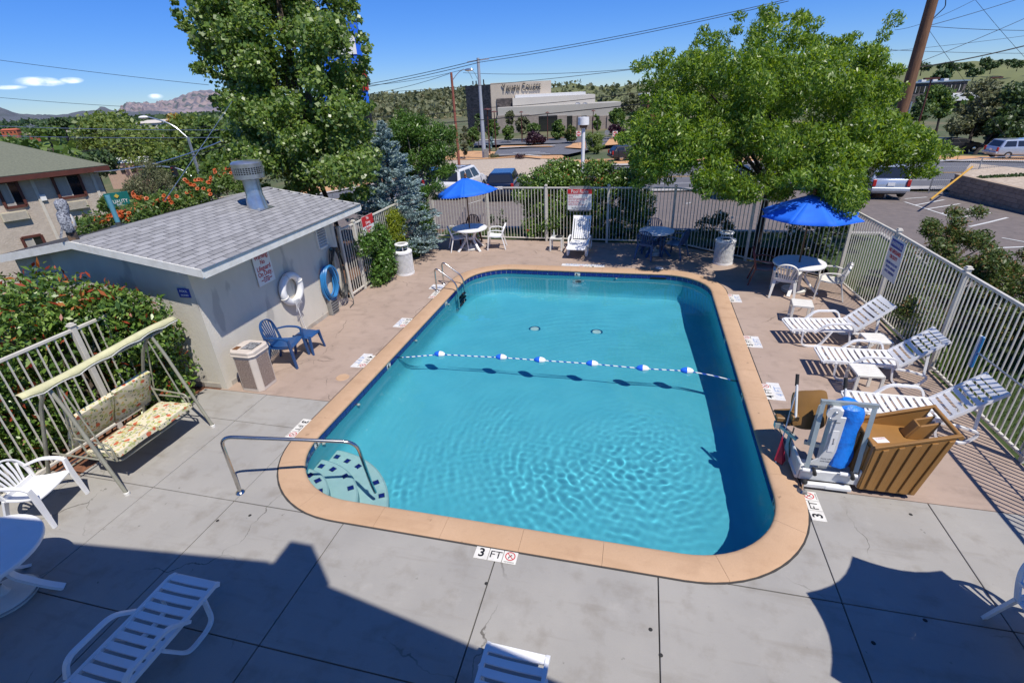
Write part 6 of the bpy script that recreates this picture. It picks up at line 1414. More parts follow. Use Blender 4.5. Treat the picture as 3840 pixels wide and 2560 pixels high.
for x in (1600,1654): 
    u, z = cu(x, 843); m = MB(); m.lathe([(.0001,0),(.9,.12),(.95,.3)], n=18); m.xf(Matrix.Translation(cp(u,-9.5,z)) @ Matrix.Rotation(math.atan2(fx.y,fx.x),4,'Z') @ Matrix.Rotation(R(80),4,'X')); m.build('satellite_dish', 'roof_white', cg, smooth=True)
u, z = cu(1147, 870); m = MB(); m.ell(cp(u,-9,z-.3), (1.1,1.1,.9), 16, 8); m.build('skylight', 'galv', cg, smooth=True)
# red brick block right of it and the school on the hill
q = Vector(P(2400+70/1.6333, 670/1.6333, 120)); t = thing('brick_block', 'red brick wall block showing left of the locust tree', 'building', (q.x, q.y, zg(q.x,q.y)-1), math.atan2(fx.y, fx.x)); m = MB(); m.box((1.5,4,(q.z+3-t.location.z)/2), (5,8,q.z+3-t.location.z)); m.build('wall', 'brick_red', t); m = MB(); m.box((1.5,4,q.z+3.2-t.location.z), (6,9,.5)); m.build('roof_edge', 'roof_white', t)
q = Vector(P(3300+560/2.613, 100+640/2.613, 170)); t = thing('school_building', 'long grey flat roofed building on the right hillside', 'building', (q.x, q.y, q.z-6), math.atan2(fx.y, fx.x)+R(4))
m = MB(); m.box((0,4,5), (20,8,8)); m.build('wall', 'sign_blue' if False else 'college_stone', t); m = MB(); m.box((0,4,9.1), (20.6,9,.35)); m.build('roof', 'galv', t); m = MB(); m.box((6,1,4.2), (16,9,2.2)); m.build('lower_wing', 'roof_white', t)
for k in range(6): m = MB(); m.box((-8+3.1*k,-.05,7.0), (2.5,.2,1.9)); w_ = m.build('window', 'window_glass', t); m = MB(); m.box((-8+3.1*k,-.18,7.0), (.12,.08,1.9)); m.build('mullion', 'roof_white', w_)
for k in range(3): m = MB(); m.box((-4+4*k,3,9.6), (1.6,1.6,.7)); m.build('roof_unit', 'roof_white', t)

# ------------------------------------------------------------------ hills and mountains
pm('hill_scrub', (.25,.20,.10), .95, (.12,.135,.05), ns=.02, lo=.38, hi=.6, bump=.3, bs=.2, spots=(.045,.06,.028), spot_s=.12, spot_t=.55)
pm('hill_grass', (.15,.165,.055), .95, (.11,.125,.045), ns=.01, lo=.35, hi=.65, spots=(.055,.07,.025), spot_s=.05, spot_t=.60)
pm('far_range', (.10,.11,.13), .95, (.065,.08,.085), ns=.004, lo=.35, hi=.65, spots=(.24,.20,.19), spot_s=.008, spot_t=.68)
pm('granite_peak', (.30,.24,.235), .95, (.12,.125,.155), ns=.006, lo=.40, hi=.58, bump=1.0, bs=.02, spots=(.075,.10,.095), spot_s=.004, spot_t=.58)
def hill(name, sky_px, d0, d1, mat, rough, low=None, seed=1, nx_=90, ny_=14):
    """ridge whose crest follows a surveyed skyline (photo px), falling toward and away from the viewer"""
    rg2 = np.random.default_rng(seed); xs = np.array([q[0] for q in sky_px]); ys = np.array([q[1] for q in sky_px]); m = MB()
    ph = rg2.random((6,2))*6.28
    for i in range(nx_+1):
        x = xs[0]+(xs[-1]-xs[0])*i/nx_; y = np.interp(x, xs, ys); crest = P(x*K, y*K, d1)
        foot = P(x*K, y*K, d0); fz = (low if low is not None else zg(foot[0], foot[1]))-.5; back = P(x*K, y*K, d1*1.35)
        for j in range(ny_+1):
            t = j/ny_
            if t <= .75: s = t/.75; q = foot+(crest-foot)*s; z = fz+(crest[2]-fz)*(s**1.15)
            else: s = (t-.75)/.25; q = crest+(back-crest)*s; z = crest[2]-(crest[2]-fz)*.9*s
            nzv = sum(math.sin(ph[k,0]+i*(.25+.2*k)+j*.7*(k % 3))*math.cos(ph[k,1]+j*(.5+.25*k)) for k in range(6))/4
            z += rough*nzv*min(1, 4*t)*(0.25 if abs(t-.75) < .02 else 1)*(1 if t < .75 else .3)
            m.v.append((q[0], q[1], z))
    for i in range(nx_):
        for j in range(ny_): a = i*(ny_+1)+j; m.f.append((a, a+ny_+1, a+ny_+2, a+1))
    o = struct(m.build(name, mat, smooth=True)); return o, m.v, (nx_, ny_)
HL = {}
HL['a'] = hill('hillside', [(780,222),(850,221),(900,216),(960,213),(1020,208),(1090,202),(1160,204)], 330, 700, 'hill_scrub', 1.6, None, 2)
HL['b'] = hill('hillside', [(1100,212),(1200,205),(1264,200),(1290,195),(1318,191),(1372,197),(1420,196),(1480,192),(1560,184),(1640,180),(1760,176)], 330, 640, 'hill_grass', 1.5, None, 3)
HL['c'] = hill('hillside', [(1900,176),(1990,170),(2054,163),(2120,150),(2185,141),(2260,137),(2349,133),(2450,128),(2600,135)], 230, 420, 'hill_grass', .8, None, 4)
hill('far_hills', [(-260,262),(-150,250),(-60,244),(0,246),(40,258),(90,264),(140,266),(165,262),(205,252),(260,252),(330,258),(420,262),(520,262)], 1500, 2900, 'far_range', 18, None, 5)
HL['d'] = hill('far_hills', [(-260,285),(0,284),(120,278),(230,274),(330,272),(430,268),(540,262),(640,258)], 700, 1500, 'far_range', 5, None, 6)
hill('granite_mountain', [(262,262),(278,246),(292,236),(310,234),(345,237),(385,231),(415,221),(432,212),(455,207),(480,206),(505,211),(525,224),(560,240),(620,252)], 2600, 4200, 'granite_peak', 30, None, 7, 130, 26)
# scattered junipers on the hills: far too many to count
def scrub(name, verts, shape, n, size, mat, seed, label):
    rg2 = np.random.default_rng(seed); nx_, ny_ = shape; V = np.array(verts).reshape(nx_+1, ny_+1, 3); jm = int(ny_*.78); i = rg2.random(n)*(nx_-1e-3); j = rg2.random(n)**.8*jm
    i0, j0 = i.astype(int), j.astype(int); fi, fj = (i-i0)[:, None], (j-j0)[:, None]
    c = V[i0, j0]*(1-fi)*(1-fj)+V[i0+1, j0]*fi*(1-fj)+V[i0, j0+1]*(1-fi)*fj+V[i0+1, j0+1]*fi*fj
    k = 7; s = size*(.5+rg2.random((n,1))); pts = np.repeat(c, k, 0)+rg2.normal(size=(n*k,3))*np.repeat(s, k, 0)*np.array([.34,.34,.24])+np.repeat(s, k, 0)*np.array([0,0,.38])
    o = obj(name, leaf_mesh(name, pts, np.repeat(s, k, 0)*.62, mat, .9, rng=rg2)); o['kind'] = 'stuff'; o['label'] = label; o['category'] = 'scrub'
scrub('hillside_scrub', HL['a'][1], HL['a'][2], 1500, 4.2, 'leaf_olive', 1, 'dark juniper scrub dotting the hillside left of the college')
scrub('hillside_scrub', HL['b'][1], HL['b'][2], 420, 4.6, 'leaf_olive', 2, 'scattered juniper scrub on the green hill right of the college')
scrub('hillside_scrub', HL['d'][1], HL['d'][2], 1500, 8, 'leaf_dark', 3, 'distant trees and scrub across the valley at left')
# oaks on the near right hill: countable
def a4(x, y): return (3300+x/2.613, 100+y/2.613)
OAK = ['oak clump just right of the utility pole on the hill crest', 'small oak left of the white roofs on the hill crest', 'broad oak clump in the middle of the right hill crest', 'low wide oak thicket behind the hillside school roof', 'oak beside the thin mast on the hill crest', 'second oak clump along the crest right of the mast',
       'tall oak below the crest above the leaning pine', 'small round oak on the crest above the bare path', 'oak on the crest right of the bare path', 'rightmost oak on the hill crest at the frame edge', 'oak partly hidden behind the top of the leaning pine', 'small oak left of the utility pole on the hill']
V = np.array(HL['c'][1]).reshape(HL['c'][2][0]+1, HL['c'][2][1]+1, 3)
for k, (x, y, w_) in enumerate(((420,390,150),(610,385,90),(720,400,150),(600,490,220),(860,390,110),(1020,345,130),(1100,390,120),(1165,350,90),(1270,350,100),(1360,370,110),(930,450,130),(200,400,60))):
    d = 330-.6*(y-340); q0 = P(*a4(x, y), d); r_ = w_/2.613/FPX*d*.42; rr = random.Random(k+70)
    bl = [(q0[0]+rr.uniform(-.8,.8)*r_, q0[1]+rr.uniform(-.6,.6)*r_, q0[2]+rr.uniform(-.35,.35)*r_, r_*.55,r_*.55,r_*.45) for _ in range(9)]
    plant('hill_oak', OAK[k], 'tree', (q0[0], q0[1], q0[2]-r_*1.3), bl, 520, r_*.32, 'leaf_dark', None, 'bark_dark', 'oaks on the right hill', .8, shell=.4, tr=r_*.06)
# far settlement across the valley
pm('house_pale', (.58,.53,.46), .8); pm('house_tan', (.45,.33,.24), .9); pm('house_red', (.42,.11,.055), .9); pm('teal_roof', (.05,.35,.28), .6)
for k, (px, py, d, w_, h_, mt, rf_, lab) in enumerate(((24,300,330,9,3,'house_red','house_red','red brick house on the far left skyline'),(75,310,300,6,2.4,'house_red','house_tan','small red brick house below the far hills'),(140,296,420,28,4,'house_pale','house_tan','long pale building on the far bare slope'),(195,296,450,26,4,'house_tan','house_pale','tan building on the far bare slope beside the willow'),
        (345,284,420,22,5,'house_pale','house_pale','white apartment block behind the yellow leaved tree'),(370,280,450,26,5,'house_tan','house_pale','tan apartment block left of the cottonwood'),(330,310,260,9,4,'house_pale','house_pale','white house above the street lamp arm'),(365,317,240,7,3.5,'house_pale','house_tan','small pale house behind the lamp post'),(262,330,95,6,2.2,'house_pale','teal_roof','low building with teal roof behind the motel'),(292,338,80,4,2,'house_pale','roof_white','white gable behind the motel roof'),(305,375,60,5,1.8,'house_tan','roof_white','tan building with white eave under the willow'))):
    q = Vector(P(px*K, py*K, d)); t = thing('house', lab, 'house', (q.x, q.y, q.z-h_), math.atan2(fx.y, fx.x)+R(random.Random(k).uniform(-20,20)))
    m = MB(); m.box((0,0,h_*.3), (w_,w_*.5,h_*1.6)); m.build('wall', mt, t); m = MB(); m.add([(-w_*.53,-w_*.28,h_*1.1),(w_*.53,-w_*.28,h_*1.1),(w_*.53,w_*.28,h_*1.1),(-w_*.53,w_*.28,h_*1.1),(-w_*.45,0,h_*1.4),(w_*.45,0,h_*1.4)], [(0,1,5,4),(2,3,4,5),(1,2,5),(3,0,4),(3,2,1,0)]); m.build('roof', rf_, t)
    for j in range(4): m = MB(); m.box((-w_*.36+w_*.24*j,-w_*.255,h_*.65), (w_*.1,.1,h_*.32)); m.build('window', 'window_glass', t)

# ------------------------------------------------------------------ ground across the road
def pxsheet(name, pts, mat, dz, n=24, m=10): return sheet(name, [GP(*q)[0][:2] for q in pts], mat, dz, n, m)
A3f = lambda x, y: (1400+x/2.138, y/2.138)
pxsheet('gravel_bank', [A3f(380,1470),A3f(1560,1470),A3f(1600,1310),A3f(560,1300)], 'gravel', .30)
pxsheet('dirt_bank', [A3f(560,1302),A3f(1560,1308),A3f(1500,1262),A3f(700,1215)], 'orange_dirt', .34)
pxsheet('car_park', [A3f(960,1282),A3f(1560,1270),A3f(1960,1150),A3f(1010,1200)], 'road_grey', .42)
pxsheet('car_park', [A3f(800,1190),A3f(1980,1160),A3f(1900,1118),A3f(830,1150)], 'road_grey', .50)
pxsheet('island', [A3f(1000,1215),A3f(1450,1205),A3f(1400,1190),A3f(1030,1196)], 'orange_dirt', .55, 20, 3)
pxsheet('island', [A3f(1530,1215),A3f(1700,1230),A3f(1700,1165),A3f(1600,1180)], 'orange_dirt', .58, 10, 4)
pxsheet('island', [A3f(1840,1200),A3f(1960,1190),A3f(1990,1110),A3f(1900,1130)], 'orange_dirt', .58, 10, 4)
for a, b_, c, d_ in (((960,1283),(1350,1306),(1352,1300),(962,1277)),((1010,1222),(1460,1198),(1460,1194),(1010,1214)),((800,1152),(1250,1142),(1250,1138),(800,1147)),((1400,1135),(1560,1130),(1560,1126),(1400,1131))):
    pxsheet('kerb', [A3f(*a),A3f(*b_),A3f(*c),A3f(*d_)], 'kerb' if a[0] != 1400 else 'brick_red', .62, 20, 2)
for k in range(3): pxsheet('bay_line', [A3f(1120+25*k,1255+10*k),A3f(1340+40*k,1250+10*k),A3f(1340+40*k,1252+10*k),A3f(1120+25*k,1257.5+10*k)], 'road_white', .47, 10, 1)
# right side: lot markings, block wall, verge beyond the road
A6f = lambda x, y: (2600+x/1.8968, 650+y/1.8968)
def stripe(p0, p1, w_=.1, mat='road_white'):
    a, b_ = Vector(GP(*p0)[0]), Vector(GP(*p1)[0]); d = (b_-a).xy.normalized(); s = Vector((-d.y, d.x))*w_/2
    sheet('bay_line', [(a.x-s.x,a.y-s.y),(b_.x-s.x,b_.y-s.y),(b_.x+s.x,b_.y+s.y),(a.x+s.x,a.y+s.y)], mat, .064, 12, 1)
for p0, p1 in (((1500,212),(1862,330)),((1500,190),(1660,178)),((1572,236),(1780,197)),((1662,263),(1892,226)),((1757,296),(2000,257)),((1862,330),(2110,290)),((1960,390),(2230,325)),((2110,545),(2352,535)),((2110,545),(2250,600)),((2190,470),(2352,500))): stripe(A6f(*p0), A6f(*p1), .11)
stripe(A6f(1680,905), A6f(2352,1010), .12, 'road_yellow')
stripe((1500+550/2.138,600+360/2.138),(1500+650/2.138,600+330/2.138)); stripe((1500+2290/2.138,600+360/2.138),(1500+2330/2.138,600+350/2.138))
bw = thing('block_wall', 'low tan block retaining wall at the right of the parking lot', 'wall', tuple(GP(2400+1897/1.6333, 1203/1.6333)[0]-np.array([0,0,.1])))
a = Vector(GP(2400+1897/1.6333, 1203/1.6333)[0]); b_ = Vector(GP(2400+2480/1.6333, 1342/1.6333)[0]); d = (b_-a); d.z = 0; Lw = d.length; d.normalize(); o3 = Vector(bw.location)
pm('block_tan', (.33,.26,.20), .95, (.28,.22,.17), ns=3, bump=.3, bs=40); pm('block_tan2', (.30,.235,.18), .95, (.18,.14,.11), ns=3, bump=.3, bs=40); pm('block_cap', (.40,.31,.22), .9)
nb_ = int(Lw/.40); BM = [MB().box((0,0,0), (.392,.2,.192)).mesh('block', x, bev=.004) for x in ('block_tan','block_tan2')]
for k in range(6):
    for i in range(nb_):
        q = a+d*(.4*(i+.5*(k % 2)))-o3; obj('block', random.choice(BM), bw, (q.x, q.y, .1+.2*k), math.atan2(d.y, d.x))
m = MB(); m.bar(a-o3+Vector((0,0,1.24-(a.z-o3.z))), a+d*Lw-o3+Vector((0,0,1.24-(a.z-o3.z))), .26, .07); m.build('cap', 'block_cap', bw)
sheet('planting_bed', [(a.x+.3,a.y+.2),(a.x+d.x*Lw+.3,a.y+d.y*Lw+.3),(a.x+d.x*Lw+6,a.y+d.y*Lw+5),(a.x+3,a.y+5)], 'gravel', .0, 8, 6, flat=o3.z+1.12)
bl = []
for k in range(22): q = Vector(P(2400+(2080+14*k)/1.6333, (1090-.8*k)/1.6333, 26)); bl.append((q.x, q.y, q.z-.05, .22,.22,.16))
plant('groundcover_row', 'low dark trailing hedge on top of the block wall bed', 'shrub', tuple(bl[10][:2])+(bl[10][2]-.3,), bl, 2600, .10, 'leaf_dark', limb=False)
sheet('verge', [(-110,32.5),(110,54.5),(110,62),(-110,40)], 'orange_dirt', .10, 100, 4)

# woods filling the valley floor, far too many to count
rg2 = np.random.default_rng(9); C_ = []
while len(C_) < 700:
    px = rg2.uniform(-200, 4040); d = 95*(rg2.uniform(1, 7.5)**1.0); q = P(px, 700, d); x, y = q[0], q[1]
    if px < 1150 and d < 100: continue
    if 1150 < px < 2650: continue
    if px >= 2650 and (d < 150 or d > 240): continue
    C_.append((x, y, zg(x, y)))
C_ = np.array(C_); n_ = len(C_); k = 26; s = 4.2*(.5+rg2.random((n_,1))); pts = np.repeat(C_, k, 0)+rg2.normal(size=(n_*k,3))*np.repeat(s, k, 0)*np.array([.36,.36,.26])+np.repeat(s, k, 0)*np.array([0,0,.55])
o = obj('valley_woods', leaf_mesh('valley_woods', pts, np.repeat(s, k, 0)*.34, 'leaf_mid', .9, rng=rg2)); o['kind'] = 'stuff'; o['label'] = 'dark mass of distant trees filling the valley floor'; o['category'] = 'woods'
# ------------------------------------------------------------------ poles, lamps, wires, street signs
pm('pole_brown', (.22,.115,.06), .9, (.12,.06,.033), ns=5, bump=.4, bs=18, stretch=(3,3,.3)); pm('pole_red', (.26,.085,.055), .8, (.2,.065,.045), ns=5); pm('pole_grey', (.34,.37,.42), .6, (.29,.32,.37), ns=3)
def vpole(name, label, base_px, top_px, r0, r1, mat, d=None, cat='pole'):
    if d is None: g_, d = GP(*base_px)
    else:
        g_ = P(*base_px, d)
        g_ = np.array([g_[0], g_[1], zg(g_[0], g_[1])])
    # height of the upright whose top is seen on the image row of top_px
    best = min(np.linspace(.5, 25, 981), key=lambda h: abs(row(g_[0], g_[1], g_[2]+h)-top_px[1]))
    t = thing(name, label, cat, tuple(g_)); m = MB(); m.tube([(0,0,-.5),(0,0,best)], [r0, r1], 12); m.build('pole', mat, t, smooth=True); return t, g_, best, d
def row(x, y, z):
    q = np.array([x, y, z])-CAM; return 1280-FPX*(q@_u)/(q@_f)
up, g_, H_, d = vpole('utility_pole', 'tall brown wooden utility pole behind the locust tree', (2400+1575/1.6333, 780/1.6333), (2400+1770/1.6333, -80/1.6333), .29, .22, 'pole_brown', 25)
m = MB(); m.tube([(.28,-.08,-.3),(.27,-.08,H_*.5)], .06, 8); m.build('conduit', 'galv', up)
m = MB(); m.tube(smooth_path([(.2,-.1,H_-1.2),(.5,-.2,H_-.8),(.35,-.2,H_-.2)], .1), .02, 6); m.build('service_loop', 'black', up)
sp, g2, H2, d2 = vpole('street_pole', 'grey steel transmission pole in front of the college', A3f(892,1288), A3f(857,465), .27, .16, 'pole_grey')
m = MB(); m.bar((-1.3,0,H2-.35),(1.3,0,H2-.15),.12,.12); m.build('crossarm', 'pole_grey', sp)
for x, z in ((-.75,-2.4),(-.35,-2.4),(.55,-2.3),(-.75,-2.9),(-.35,-2.8),(.55,-2.7)): m = MB(); m.tube([(x,-.2,H2+z-.3),(x,-.2,H2+z+.1)], .07, 8); m.build('fuse', 'black', sp)
for x in (-1.9,-1.3): m = MB(); m.tube(smooth_path([(x,0,H2-1.0),(x+.7,0,H2-1.3),(x+1.1,-.1,H2-2.1)], .4), .025, 6); m.build('jumper', 'black', sp)
m = MB(); m.tube([(-.3,.1,H2-2.6),(.05,.1,H2-5.2)], .03, 6); m.tube([(.45,.1,H2-2.6),(.1,.1,H2-5.2)], .03, 6); m.build('riser', 'black', sp)
m = MB(); m.box((.35,-.2,.7), (.5,.35,1.3)); m.build('cabinet', 'grey_plastic', sp)
rp_, g3, H3, d3 = vpole('street_light', 'street light on a reddish pole left of the college', A3f(690,1345), A3f(615,580), .15, .12, 'pole_red', None, 'street light')
m = MB(); m.tube(smooth_path([(0,0,H3-.8),(.6,-.1,H3-.2),(1.2,-.2,H3+.15),(1.7,-.25,H3+.15)], .4), .035, 8); m.build('arm', 'pole_grey', rp_)
m = MB(); m.ell((2.0,-.3,H3+.12), (.48,.2,.14), 14, 8); m.build('lamp_head', 'galv', rp_, smooth=True)
A1f = lambda x, y: (x/1.8385, y/1.8385)
sg, g4, H4, d4 = vpole('traffic_light', 'silver street lamp and traffic signal pole left of the cottonwood', A1f(1385,1235), A1f(1305,945), .14, .10, 'galv', 40, 'traffic light')
mx_ = -fx
m = MB(); m.tube(smooth_path([(0,0,H4-.1),tuple(mx_*.9+Vector((0,0,H4+1.0))),tuple(mx_*2.6+Vector((0,0,H4+1.55)))], 1.2, 8), .05, 8); m.build('lamp_arm', 'galv', sg, smooth=True)
m = MB(); m.ell(tuple(mx_*2.9+Vector((0,0,H4+1.52))), (.4,.3,.12), 12, 6); m.build('lamp_head', 'sign_white', sg, smooth=True)
m = MB(); m.tube(smooth_path([(0,0,H4*.42),tuple(mx_*1.0+Vector((0,0,H4*.62))),tuple(mx_*2.2+Vector((0,0,H4*.68))),tuple(mx_*4.6+Vector((0,0,H4*.69)))], .8, 6), .055, 8); m.build('signal_arm', 'galv', sg, smooth=True)
for s_ in (1.9, 4.3):
    c_ = mx_*s_+Vector((0,0,H4*.62)); m = MB(); m.box(tuple(c_), (.3,.3,.85)); sh_ = m.build('signal_head', 'black', sg)
    for k in range(3): m = MB(); m.disc((c_.x,c_.y,0), .09, 0, .01, 10); m.v = [(v[0], v[1]-.17, v[2]+c_.z-.26+.26*k) for v in m.v]; m.build('lens', ('sign_green','road_yellow','sign_red')[k], sh_)
m = MB(); m.box(tuple(mx_*.35+Vector((0,0,H4*.25))), (.3,.3,.9)); m.build('side_signal', 'black', sg)
gl_, g5, H5, d5 = vpole('light_pillar', 'white round pillar light behind the hedge', (1900+1118/3.92, 350+1060/3.92), (1900+1125/3.92, 350+345/3.92), .12, .11, 'white_plastic', 32, 'lamp')
m = MB(); m.lathe([(.0001,H5-.02),(.34,H5-.02),(.345,H5-.45),(.26,H5-.46),(.2,H5-.62),(.12,H5-.63)], n=24); m.build('lamp_head', 'white_plastic', gl_, smooth=True)
m = MB(); m.lathe([(.33,H5-.45),(.26,H5-.47),(.22,H5-.62)], n=24); m.build('collar', 'pole_brown', gl_, smooth=True)
for k, (x, yb, yt, lab) in enumerate(((228,760,285,'dark car park lamp above the purple plum tree'),(603,735,290,'dark car park lamp before the college glass entrance'),(1262,700,265,'dark car park lamp before the college piers'))):
    t, *_r2 = vpole('parking_lamp', lab, (1900+x/3.92, 350+yb/3.92), (1900+x/3.92, 350+yt/3.92), .10, .07, 'trim_brown', None, 'lamp'); hh = _r2[1]; m = MB(); m.lathe([(.0001,hh+.25),(.35,hh+.1),(.42,hh)], n=12); m.build('lamp_head', 'trim_brown', t)
for x, yb, yt, lab in ((935,1250,880,'dark car park lamp right beside the grey pole'),(985,1210,900,'dark car park lamp between the small trees')):
    t, *_r2 = vpole('parking_lamp', lab, A3f(x, yb), A3f(x, yt), .10, .07, 'trim_brown', None, 'lamp'); hh = _r2[1]; m = MB(); m.lathe([(.0001,hh+.2),(.5,hh+.1),(.55,hh)], n=12); m.build('lamp_head', 'trim_brown', t)
for x, yb, yt, lab in ((440,900,510,'dark parking lamp right of the utility pole'),(1120,560,500,'dark parking lamp above the leaning pine')):
    t, *_r2 = vpole('parking_lamp', lab, a4(x-50 if x < 1000 else x, yb), a4(x, yt), .12, .08, 'trim_brown', 60 if x < 1000 else 75, 'lamp'); hh = _r2[1]; m = MB(); m.box((0,0,hh), (1.5,.5,.2)); m.build('lamp_head', 'trim_brown', t)
# do-not-enter and stop signs
def dne(label, x, y, by, octo=False):
    g_, dd = GP(1900+x/3.92, 350+by/3.92); q = Vector(P(1900+x/3.92, 350+y/3.92, dd)); t = thing('road_sign', label, 'road sign', (q.x, q.y, g_[2]), math.atan2(fx.y, fx.x)); zc = q.z-g_[2]
    m = MB(); m.bar((0,.05,-.2),(0,.05,zc),.05,.05); m.build('post', 'galv', t)
    s_ = 72/3.92/FPX*dd/2
    if octo: m = MB(); m.plate([(s_*1.05*math.cos(R(22.5+45*k)), 0, zc+s_*1.05*math.sin(R(22.5+45*k))) for k in range(8)], .02); m.build('plate', 'galv', t); return t
    m = MB(); m.box((0,0,zc), (2*s_,.02,2*s_)); m.build('plate', 'sign_white', t)
    m = MB(); m.plate([(s_*.88*math.cos(6.283*k/24), -.02, zc+s_*.88*math.sin(6.283*k/24)) for k in range(24)], .01); m.build('red_disc', 'sign_red', t)
    m = MB(); m.box((0,-.03,zc), (1.4*s_,.01,.28*s_)); m.build('bar', 'sign_white', t)
    textat('DO NOT', .42*s_, 'sign_white', t, (0,-.03,zc+.42*s_), (1,0,0), (0,0,1)); textat('ENTER', .42*s_, 'sign_white', t, (0,-.03,zc-.42*s_), (1,0,0), (0,0,1)); return t
dne('red and white do not enter sign left of the white pillar', 1058, 596, 835); dne('red and white do not enter sign right of the stop sign back', 1594, 596, 740); dne('grey back of a stop sign beside the right do not enter sign', 1475, 578, 760, True)
# tall blue sign behind the cottonwood
q = Vector(P(828*K, 150*K, 24)); t = thing('pylon_sign', 'tall blue and red pylon sign hidden behind the cottonwood', 'sign', (q.x, q.y, zg(q.x,q.y)), math.atan2(fx.y, fx.x)+R(20)); gz = t.location.z
m = MB(); m.box((-1.0,0,q.z-gz), (2.3,.4,3.6)); m.build('cabinet', 'canvas_blue', t); m = MB(); m.box((-.6,-.22,q.z-gz-.6), (1.6,.04,1.0)); m.build('red_panel', 'sign_red', t); m = MB(); m.box((-1.0,-.22,q.z-gz+.9), (1.8,.04,.9)); m.build('white_panel', 'sign_white', t)
m = MB(); m.tube([(0,0,-.5),(0,0,q.z-gz-1.7)], .16, 10); m.build('post', 'black', t)
# chain-link fence and yellow guard bar
m, n, bb = _new('chain_link'); N = n.nodes; L_ = n.links
cl = thing('chain_link_fence', 'chain link fence between the parking lot and the road', 'fence', (*P(*a4(520,1540), 27.5)[:2], -1.4))
pts_ = [P(*a4(500,1545), 27.5), P(*a4(935,1490), 28.5), P(*a4(1500,1480), 29.5)]; o3 = Vector(cl.location); wires = MB()
for k, q in enumerate(pts_):
    q = Vector((q[0], q[1], zg(q[0], q[1]))); m = MB(); m.tube([q-o3, q-o3+Vector((0,0,1.75))], .035, 8); m.build('post', 'galv', cl)
for a_, b2 in zip(pts_[:-1], pts_[1:]):
    a_ = Vector((a_[0], a_[1], zg(a_[0],a_[1])))-o3; b2 = Vector((b2[0], b2[1], zg(b2[0],b2[1])))-o3; m = MB(); m.tube([a_+Vector((0,0,1.72)), b2+Vector((0,0,1.72))], .022, 6); m.build('top_rail', 'galv', cl); L = (b2-a_).length; nn = int(L/.16)
    for i in range(-10, nn):
        for sgn in (1,-1):
            t0_, t1_ = i*.16, i*.16+1.6; s0, s1 = max(0, t0_), min(L, t1_)
            if s1 <= s0: continue
            z0w, z1w = .05+(s0-t0_), .05+(s1-t0_)
            if sgn < 0: z0w, z1w = 1.70-z0w, 1.70-z1w
            wires.bar(a_.lerp(b2, s0/L)+Vector((0,0,z0w)), a_.lerp(b2, s1/L)+Vector((0,0,z1w)), .006, .006)
o = wires.build('wire_mesh', 'galv', cl); o['kind'] = 'stuff'
a_, b2 = Vector(P(2400+1780/1.6333, 1222/1.6333, 22.5)), Vector(P(2400+2035/1.6333, 1022/1.6333, 25.5)); t = thing('guy_wire_guard', 'yellow guy wire guard slanting over the block wall', 'guard', tuple(a_)); m = MB(); m.tube([(0,0,0), tuple(b2-a_)], .045, 8); m.build('sleeve', 'road_yellow', t)
# wires
def wire(p0, d0, p1, d1, sag, r, label, group, mat='black', mid=None):
    a_, b2 = Vector(P(*p0, d0)), Vector(P(*p1, d1)); n_ = 16; m = MB(); m.tube([a_.lerp(b2, i/n_)-a_-Vector((0,0,sag*4*(i/n_)*(1-i/n_))) for i in range(n_+1)], r, 5); tag(m.build('power_line', mat, None, loc=tuple(a_)), label, 'wire', group)
WC = 'overhead wires above the college'
LC = ['upper wire left of the grey steel pole', 'lower wire left of the grey steel pole', 'upper wire climbing right from the grey steel pole across the sky', 'lower wire climbing right from the grey steel pole across the sky', 'level wire between the street light and the locust tree', 'wire reaching the street light pole from the left', 'faint wire passing just above the red street light']
for k_, (p0, p1, r) in enumerate(((A3f(-700,770),A3f(858,478),.03),(A3f(-700,790),A3f(858,500),.03),(A3f(858,478),A3f(3300,0),.03),(A3f(858,500),A3f(3330,10),.03),(A3f(720,585),A3f(2250,538),.022),(A3f(-200,770),A3f(610,592),.022),(A3f(-200,690),A3f(720,560),.02))): wire(p0, d2, p1, d2*.8, .35, r, LC[k_], WC)
for k_, (p0, p1, r) in enumerate(((A3f(0,940),A3f(830,868),.03),(A3f(830,868),A3f(2250,728),.03),(A3f(160,735),A3f(2230,540),.022))): wire(p0, d2, p1, d2*.7, .2, r, ('low wire over the hillside left of the grey pole', 'wire crossing in front of the college penthouse', 'wire touching the top of the college tower')[k_], 'wires in front of the college')
wire(A3f(380,1000), 44, A3f(2400,805), 30, .1, .03, 'thick black cable sagging in front of the college canopy', None)
WL = 'overhead wires at the left'
LL = ['highest wire sloping across the sky above the clouds at left', 'thin wire in the sky just above the far left hills', 'pale cable crossing level above the motel roof', 'dark wire just below the pale cable above the motel roof', 'upper of the rising wires behind the street lamp', 'short rising wire in front of the willow crown', 'lower rising wire below the willow crown', 'faint short wire beside the lower rising wire']
for k_, (p0, p1, dd, r) in enumerate(((A1f(-60,408),A1f(1440,587),60,.025),(A1f(-60,668),A1f(850,735),80,.03),(A1f(-60,868),A1f(1600,897),40,.022),(A1f(-60,935),A1f(1600,947),40,.022),(A1f(270,978),A1f(1600,853),38,.018),(A1f(330,965),A1f(1000,850),38,.018),(A1f(540,1050),A1f(1600,880),36,.018),(A1f(560,1042),A1f(980,950),36,.014))): wire(p0, dd, p1, dd, .1, r, LL[k_], WL, 'galv' if r == .022 else 'black')
wire(A1f(650,1185), 27, A1f(1620,935), 20, .3, .028, 'thick service cable running from the motel eave to the cottonwood', None, 'galv')
wire(A1f(900,1150), 27, A1f(1620,975), 22, .2, .018, 'thinner service cable below the motel eave cable', None)
wire(A1f(1135,1385), 10.6, A1f(1600,700), 12.4, 0, .0065, 'pale slanting guy wire rising behind the shed into the cottonwood', None, 'galv')
WR = 'overhead wires at the upper right'
